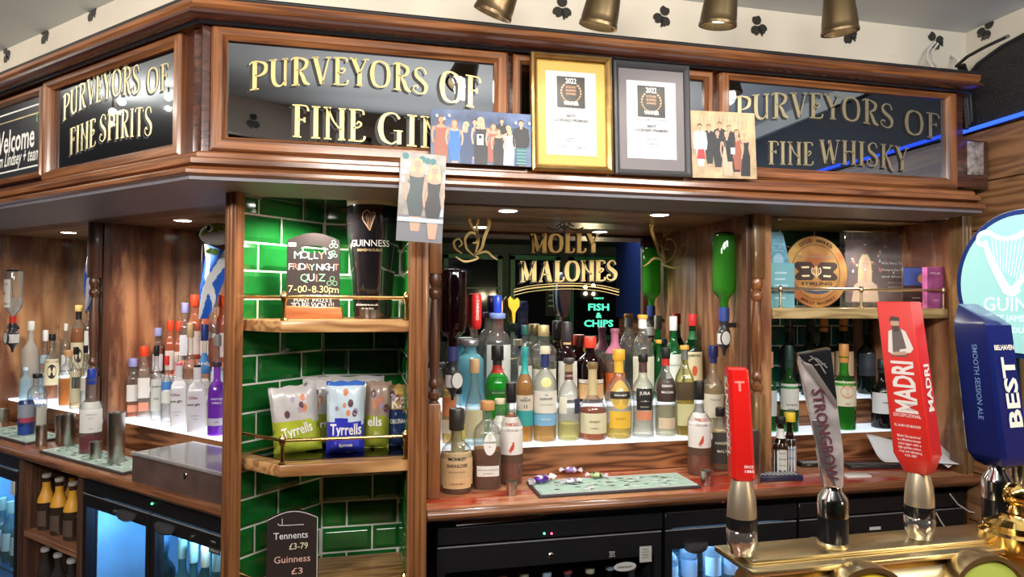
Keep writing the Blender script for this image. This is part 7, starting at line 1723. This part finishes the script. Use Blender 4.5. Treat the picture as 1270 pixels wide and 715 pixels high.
for x in (xL + .12, xL + .55):
    o_('support_leg', lathe(NB(), [(.045, 0), (.045, .006), (.025, .014), (.022, .07), (.03, .085)], 24, c=(x, YB - .01, H - .4995)), BR)
for k, (px, c1, c2) in enumerate(((1085, (.80, .68, .05), (.62, .10, .06)), (1232, (.50, .62, .12), (.75, .72, .30)))):
    p = at(px, 735, .72)
    hsg = obj('badge_housing', lathe(NB(), [(.030, 0), (.036, .01), (.047, .035), (.050, .055), (.050, .068), (.044, .068), (.044, .060), (.0005, .060)], 36, cap=False), BR, t)
    hsg.matrix_parent_inverse = full(t).inverted(); hsg.location = (p.x + .010, YB - .020, H - .382); hsg.rotation_euler = (PI / 2, 0, -.25)
    lens = obj('round_badge', lathe(NB(), [(.0005, .0605), (.043, .0605), (.040, .064), (.0005, .066)], 32, cap=False), paint(c1, .2, 0, .8), hsg)
    obj('badge_emblem', lathe(NB(), [(.0005, .0665), (.018, .066)], 20, cap=False), paint(c2, .3), lens)
# brass finial
p = at(1256, 612, .78); t = thing('brass_finial', 'stepped polished brass finial with ball on the font at the bottom corner', 'finial', (p.x, .775, H - .352))
z_ = p.z - (H - .352)
GB = mat('bright finial brass', (.80, .52, .16), .14, 1.0)
obj('drum', lathe(NB(), [(.046, 0), (.047, .004), (.047, .024), (.040, .028), (.040, .030)], 36), GB, t); obj('step', lathe(NB(), [(.039, .0302), (.039, .036), (.028, .042), (.022, .046), (.020, .050)], 32), GB, t)
obj('step', lathe(NB(), [(.020, .0502), (.014, .052), (.009, z_ - .014), (.008, z_ - .010)], 24), GB, t); obj('ball', ball(NB(), (0, 0, z_), .0175, 28), GB, t)
def ferrule(t, z0, z1, style, r=.019):
    """collar between the font and the handle: z0 (font) to z1 (handle foot), local heights"""
    L_ = z1 - z0
    if style == 'brass':
        obj('collar', lathe(NB(), [(r * 1.0, z0 + L_ * .50), (r * 1.0, z0 + L_ * .60), (r * .93, z0 + L_ * .78), (r * .72, z0 + L_ * .96), (r * .66, z1)], 28), BRD, t)
    else:
        obj('collar', lathe(NB(), [(r * 1.04, z0 + L_ * .50), (r * 1.06, z0 + L_ * .74), (r * .98, z0 + L_ * .82), (r * .62, z0 + L_ * .93), (r * .55, z1)], 28), CHROME, t)
    obj('black_sleeve', lathe(NB(), [(r * 1.02, z0 + L_ * (.34 if style == 'brass' else .08)), (r * 1.05, z0 + L_ * .36), (r * 1.05, z0 + L_ * .495)], 28), BLKG, t)
    if style == 'brass':
        obj('faceted_nut', lathe(NB(), [(r * .80, z0), (r * .86, z0 + L_ * .06), (r * 1.05, z0 + L_ * .14), (r * 1.08, z0 + L_ * .30), (r * .98, z0 + L_ * .335)], 12), CHG, t)
    else:
        obj('brass_ring', lathe(NB(), [(r * 1.05, z0), (r * 1.1, z0 + L_ * .04), (r * 1.04, z0 + L_ * .075)], 24), BR, t)
    p = t.location
def hpoint(px, pyb, dY=YB): p = at(px, pyb, dY); return p
def taph(label, px, pyb, rz, style, name='tap_handle'):
    p = hpoint(px, pyb); t = thing(name, label, 'tap handle', (p.x, YB, H - .3355), rz); zf = p.z - (H - .3355)
    ferrule(t, .0, zf, style); return t, zf, p
def scl(p):      # metres per photograph pixel for something facing the camera there
    d_ = (p - EYE).dot(_f); c_ = d_ / (p - EYE).length; return d_ * c_ / FPX, d_ / FPX
def loft(rows, mi=None):    # rows of equal-length xyz loops
    bm = NB(); V_ = [[bm.verts.new(q) for q in r] for r in rows]; n = len(rows[0])
    for a, b in zip(V_, V_[1:]):
        for k in range(n): bm.faces.new((a[k], a[(k + 1) % n], b[(k + 1) % n], b[k]))
    bm.faces.new(V_[0][::-1]); bm.faces.new(V_[-1]); return bm
def body_empty(t, zf, tilt):
    o = None
    return o
# 1 red square handle
t, zf, p = taph('small glossy red tap handle with white sideways lettering on satin brass collar', 920, 594, -math.atan(xb(920) / YB) + .30, 'brass'); sx_, sz_ = scl(p)
def R4(x, w_, y, d_, z, r=.004): return [(x - w_ / 2 + r, y - d_ / 2, z), (x + w_ / 2 - r, y - d_ / 2, z), (x + w_ / 2, y - d_ / 2 + r, z), (x + w_ / 2, y + d_ / 2 - r, z), (x + w_ / 2 - r, y + d_ / 2, z), (x - w_ / 2 + r, y + d_ / 2, z), (x - w_ / 2, y + d_ / 2 - r, z), (x - w_ / 2, y - d_ / 2 + r, z)]
hh = 139 * sz_
REDG = mat('glossy red handle', (.72, .015, .012), .22, 0, coat=.7)
rows = [R4(0, .024, 0, .022, zf), R4(-.0005, .030, 0, .027, zf + .004), R4(-.005, .028, 0, .026, zf + hh * .75), R4(-.0075, .027, 0, .025, zf + hh - .003), R4(-.008, .023, 0, .020, zf + hh)]
hd = obj('handle', loft(rows), REDG, t)
bm = NB(); 
def fr(x, z): return (x - .008 * (z - zf) / hh, -.0140 + .0012 * (z - zf) / hh, z)
txt(bm, 'T', .018, .0, zf + hh * .84, 0, .013, wrap=fr, mi=0, bold=.03); txt(bm, 'SINCE', .005, .006, zf + .020, 0, .012, wrap=fr, mi=1); txt(bm, '1885', .005, .006, zf + .014, 0, .012, wrap=fr, mi=1)
def ls(x, z): return (-.0162 - .0068 * (z - zf) / hh + .0, x, z)
txt(bm, 'TENNENTS', .018, 0, zf + hh * .56, 0, hh * .72, wrap=lambda X, Z: (-.0158 - .006 * (Z - zf) / hh, -X, Z), rot=PI / 2, mi=1, bold=.03)
obj('lettering', bm, [paint((.80, .25, .22)), paint((.85, .80, .78))], hd, smooth=False)
# 2 clear wedge handle with black slanted cap
t, zf, p = taph('clear glass wedge tap handle with slanted black cap and raised metal lettering', 1033, 602, -math.atan(xb(1033) / YB) + .12, 'chrome'); sx_, sz_ = scl(p)
def X(px): return (px - 1033) * sx_
def Z(py): return zf + (602 - py) * sz_
def blk(poly, d0, d1, m, nm, par, bv=.0015):
    return obj(nm, bev(prism(NB(), poly, d0, d1), bv, 2), m, par)
CLR = mat('smoky acrylic', (.55, .50, .50), .12, .35, coat=1, var=.5, vs_=25)
bdy = blk([(X(1019), Z(602)), (X(1046), Z(602)), (X(1045), Z(560)), (X(1036), Z(490)), (X(1031), Z(437)), (X(988), Z(440)), (X(986), Z(448)), (X(1010), Z(550))], -.014, .014, CLR, 'handle', t, .004)
blk([(X(1003), Z(520)), (X(1018), Z(520)), (X(1035), Z(600)), (X(1023), Z(600)), ], -.0165, -.0140, mat('bright facet', (.75, .70, .70), .08, .9), 'facet', t, .0008)
blk([(X(990), Z(447)), (X(1000), Z(460)), (X(1036), Z(504)), (X(1037), Z(496)), (X(1005), Z(452))], -.018, -.014, mat('satin collar band', (.62, .52, .48), .2, .8), 'slanted_band', t, .0008)
cp = blk([(X(985), Z(440)), (X(1029), Z(431)), (X(1037), Z(497)), (X(1004), Z(454))], -.0175, .0165, BLKG, 'cap', t, .002)
bm = NB()
for P in ([(1000, 447), (1010, 444), (1024, 455)], [(1002, 441), (1012, 448), (1022, 462)], [(1008, 452), (1022, 450)]):
    stroke(bm, [(X(a), Z(b)) for a, b in P], .0016, -.0180)
obj('emblem', bm, paint((.42, .40, .38), .3, .6), cp, smooth=False)
bm = NB(); ang = -math.atan2(Z(470) - Z(592), X(1035) - X(1012)) 
txt(bm, 'STRONGBOW', .020, X(1021), Z(536), -.0170, abs(Z(480) - Z(592)) * 1.0, rot=ang, bold=.02)
obj('lettering', bm, mat('wine coloured metal letters', (.35, .12, .16), .2, .7), bdy, smooth=False)
# 3 tall red handle with the bearded man
t, zf, p = taph('tall red tap handle with bearded man in waistcoat and big upright white lettering', 1140, 585, -math.atan(xb(1140) / YB) - .34, 'brass'); sx_, sz_ = scl(p)
hh = 211 * sz_; tl = -.030
def oct_(x, w_, d_, z, c): return [(x - w_ / 2 + c, -d_ / 2, z), (x + w_ / 2 - c, -d_ / 2, z), (x + w_ / 2, -d_ / 2 + c, z), (x + w_ / 2, d_ / 2 - c, z), (x + w_ / 2 - c, d_ / 2, z), (x - w_ / 2 + c, d_ / 2, z), (x - w_ / 2, d_ / 2 - c, z), (x - w_ / 2, -d_ / 2 + c, z)]
MR = mat('matt red handle', (.68, .025, .018), .32, coat=.3)
rows = [oct_(0, .030, .026, zf, .003), oct_(0, .034, .030, zf + .003, .003), oct_(-.002, .050, .040, zf + .026, .0015), oct_(-.026, .047, .038, zf + hh - .002, .001), oct_(-.0262, .045, .036, zf + hh, .001)]
hd = obj('handle', loft(rows), MR, t)
def mf(x, z): q = (z - zf) / hh; return (x - .002 - .024 * q, -.0206 + .0010 * q, z)
bm = NB()
txt(bm, 'MADRI', .040, .002, zf + hh * .50, 0, hh * .30, rot=PI / 2, wrap=mf, mi=0, bold=.03)
flat_ = lambda P, mi_, yo=0: bm.faces.new([bm.verts.new((mf(x, z)[0], mf(x, z)[1] - yo, z)) for x, z in P]).__setattr__('material_index', mi_)
cz = zf + hh * .80
flat_([(-.010, cz - .030), (.010, cz - .030), (.013, cz - .005), (.008, cz + .010), (-.007, cz + .010), (-.012, cz - .005)], 1)           # waistcoat
flat_([(-.014, cz - .024), (-.008, cz - .028), (-.006, cz + .008), (-.011, cz + .006)], 2, .0002); flat_([(.006, cz + .010), (.012, cz + .006), (.020, cz - .018), (.016, cz - .024), (.0, cz - .026), (.002, cz - .020), (.011, cz - .018)], 2, .0002)
flat_(ell(-.001, cz + .017, .0058, .0078, 14), 3, .0003); flat_([(-.0062, cz + .014), (.0046, cz + .014), (.003, cz + .006), (-.003, cz + .006)], 4, .0004)
flat_([(-.0085, cz + .021), (.0055, cz + .021), (.0055, cz + .026), (-.004, cz + .028), (-.007, cz + .025)], 4, .0005)
flat_([(-.008, cz - .024), (.010, cz - .022), (.010, cz - .027), (-.008, cz - .029)], 3, .0004)
txt(bm, 'EXCEPCIONAL', .0065, .002, zf + hh * .335, 0, .036, wrap=mf, mi=0); txt(bm, 'EL ALMA DE MADRID', .005, .001, zf + hh * .275, 0, .034, wrap=mf, mi=0)
for k, s_ in enumerate(('Madri Excepcional', 'is a Mediterranean', 'style lager with a', 'light golden colour,', 'crisp and refreshing', '4.6% ABV')): txt(bm, s_, .0048, .001, zf + hh * (.215 - .022 * k), 0, .030 if k < 5 else .016, wrap=mf, mi=0)
sd = lambda X_, Z_: (.0255 - .026 * (Z_ - zf) / hh * 1.0 + .0005, X_, Z_)
txt(bm, 'MADRI', .026, .0, zf + hh * .50, 0, hh * .27, rot=PI / 2, wrap=lambda X_, Z_: (.0230 - .0255 * (Z_ - zf - .026) / (hh - .026) + .0012, X_, Z_), mi=0, bold=.03)
obj('print', bm, [paint((.84, .76, .72)), paint((.16, .12, .11)), paint((.80, .74, .68)), paint((.58, .36, .26)), paint((.10, .06, .05))], hd, smooth=False)
# 4 blue handle
t, zf, p = taph('tall dark blue tap handle with white lettering in front of the lit harp sign', 1237, 577, -math.atan(xb(1237) / YB) - .62, 'chrome'); sx_, sz_ = scl(p)
hh = 200 * sz_
NVY = mat('navy handle', (.008, .016, .13), .25, coat=.6)
wq, dq = .060, .056
rows = [oct_(.002, .030, .028, zf, .003), oct_(.002, wq * .80, dq * .8, zf + .006, .004), oct_(.0, wq, dq, zf + .020, .005), oct_(-.022, wq * .92, dq * .92, zf + hh * .87, .003)]
rt = [(x_ - .002, y_, zf + hh * .87 + max(0, (hh * .13) * (1 - max(0, (x_ + .022 + .0276) / .0552) ** 1.2 * .8))) for x_, y_, z_ in rows[-1]]
rt = [(x_ * .8 - .004, y_ * .8, z_) for x_, y_, z_ in rt]
rows.append(rt)
hd = obj('handle', loft(rows), NVY, t)
bm = NB()
def bf(x, z): q = (z - zf) / hh; return (x - .024 * q, -dq / 2 - .0006 + .0022 * q, z)
txt(bm, 'SMOOTH SESSION ALE', .011, .004, zf + hh * .52, 0, hh * .46, rot=-PI / 2, wrap=bf, mi=1, bold=.01)
bs_ = lambda X_, Z_: (wq / 2 + .0014 - .0244 * (Z_ - zf - .020) / (hh * .87 - .020), X_, Z_)
txt(bm, 'BEST', .036, .003, zf + hh * .46, 0, hh * .42, rot=PI / 2, wrap=bs_, mi=0, bold=.03); txt(bm, 'BELHAVEN', .010, .0, zf + hh * .735, 0, .040, wrap=bs_, mi=0, bold=.03)
obj('lettering', bm, [paint((.82, .80, .70)), paint((.20, .32, .60))], hd, smooth=False)
# lit oval harp sign behind the blue handle
Yg = .92; p = at(1270, 352, Yg); sx_, sz_ = scl(p); rxx, rzz = 87 * sx_, 92 * sz_
t = thing('lit_harp_sign', 'round pale turquoise lit sign with white harp and lettering rimmed in navy', 'sign', (p.x, Yg, H - .4995), -math.atan(p.x / Yg) - .05); zc_ = p.z - (H - .4995)
obj('stand', tube(NB(), [(-.012, .0, .0), (-.012, .0, zc_ - rzz * .9)], .011, 16), CHROME, t); obj('stand_foot', lathe(NB(), [(.03, 0), (.03, .005), (.012, .012)], 20, c=(-.012, 0, 0)), CHROME, t)
obj('housing', bev(prism(NB(), ell(0, zc_, rxx, rzz, 56), -.012, .030), .004, 2), mat('navy sign rim', (.01, .03, .16), .2, coat=.6), t)
obj('white_rim', bev(prism(NB(), ell(0, zc_, rxx * 1.015, rzz * 1.015, 56), .0, .012), .003, 1), paint((.65, .72, .85), .3, .3), t)
fc = obj('lit_face', bev(prism(NB(), ell(0, zc_, rxx * .93, rzz * .93, 56), -.016, -.0125), .001, 1), mat('lit turquoise face', (.26, .50, .48), .3, emis=.42), t)
bm = NB(); y_ = -.0168; hs = rzz
def hp(P, W, mi_=0): stroke(bm, [(x * hs, zc_ + (z + .27) * hs) for x, z in P], W, y_ - .0002 * mi_, mi_)
hp([(-.50, .36), (-.46, .42), (-.38, .44), (-.30, .38), (-.18, .34), (-.04, .38), (.08, .48), (.16, .52)], [.004, .008, .009, .007, .007, .009, .009, .006]); hp([(-.50, .36), (-.48, .28), (-.42, .28), (-.40, .34)], [.004, .006, .006, .003])
hp([(-.42, .32), (-.36, .10), (-.26, -.16), (-.16, -.38)], [.006, .010, .012, .014]); hp([(.14, .50), (.12, .20), (.04, -.10), (-.10, -.34)], [.006, .006, .007, .010]); hp([(-.20, -.36), (-.12, -.40), (-.04, -.34)], [.008, .010, .006])
for k in range(10): hp([(-.34 + .045 * k, .36 - .01 * math.sin(k)), (-.30 + .028 * k, -.02 - .024 * k)], .0011)
for k in range(12): hp([(-.40 + .02 * k, .22 - .045 * k), (-.36 + .02 * k, .22 - .045 * k)], .0010, 1)
txt(bm, 'GUINNESS', .034, .004, zc_ - rzz * .27, y_, rxx * 1.25, mi=0, bold=.0); txt(bm, "ST JAMES'S GATE", .015, .004, zc_ - rzz * .46, y_, rxx * .9, mi=0, bold=0); txt(bm, 'DUBLIN', .014, .004, zc_ - rzz * .62, y_, rxx * .4, mi=0, bold=0)
obj('harp_and_lettering', bm, [mat('lit white lettering', (.62, .90, .95), .3, emis=.8), paint((.10, .55, .72))], fc, smooth=False)
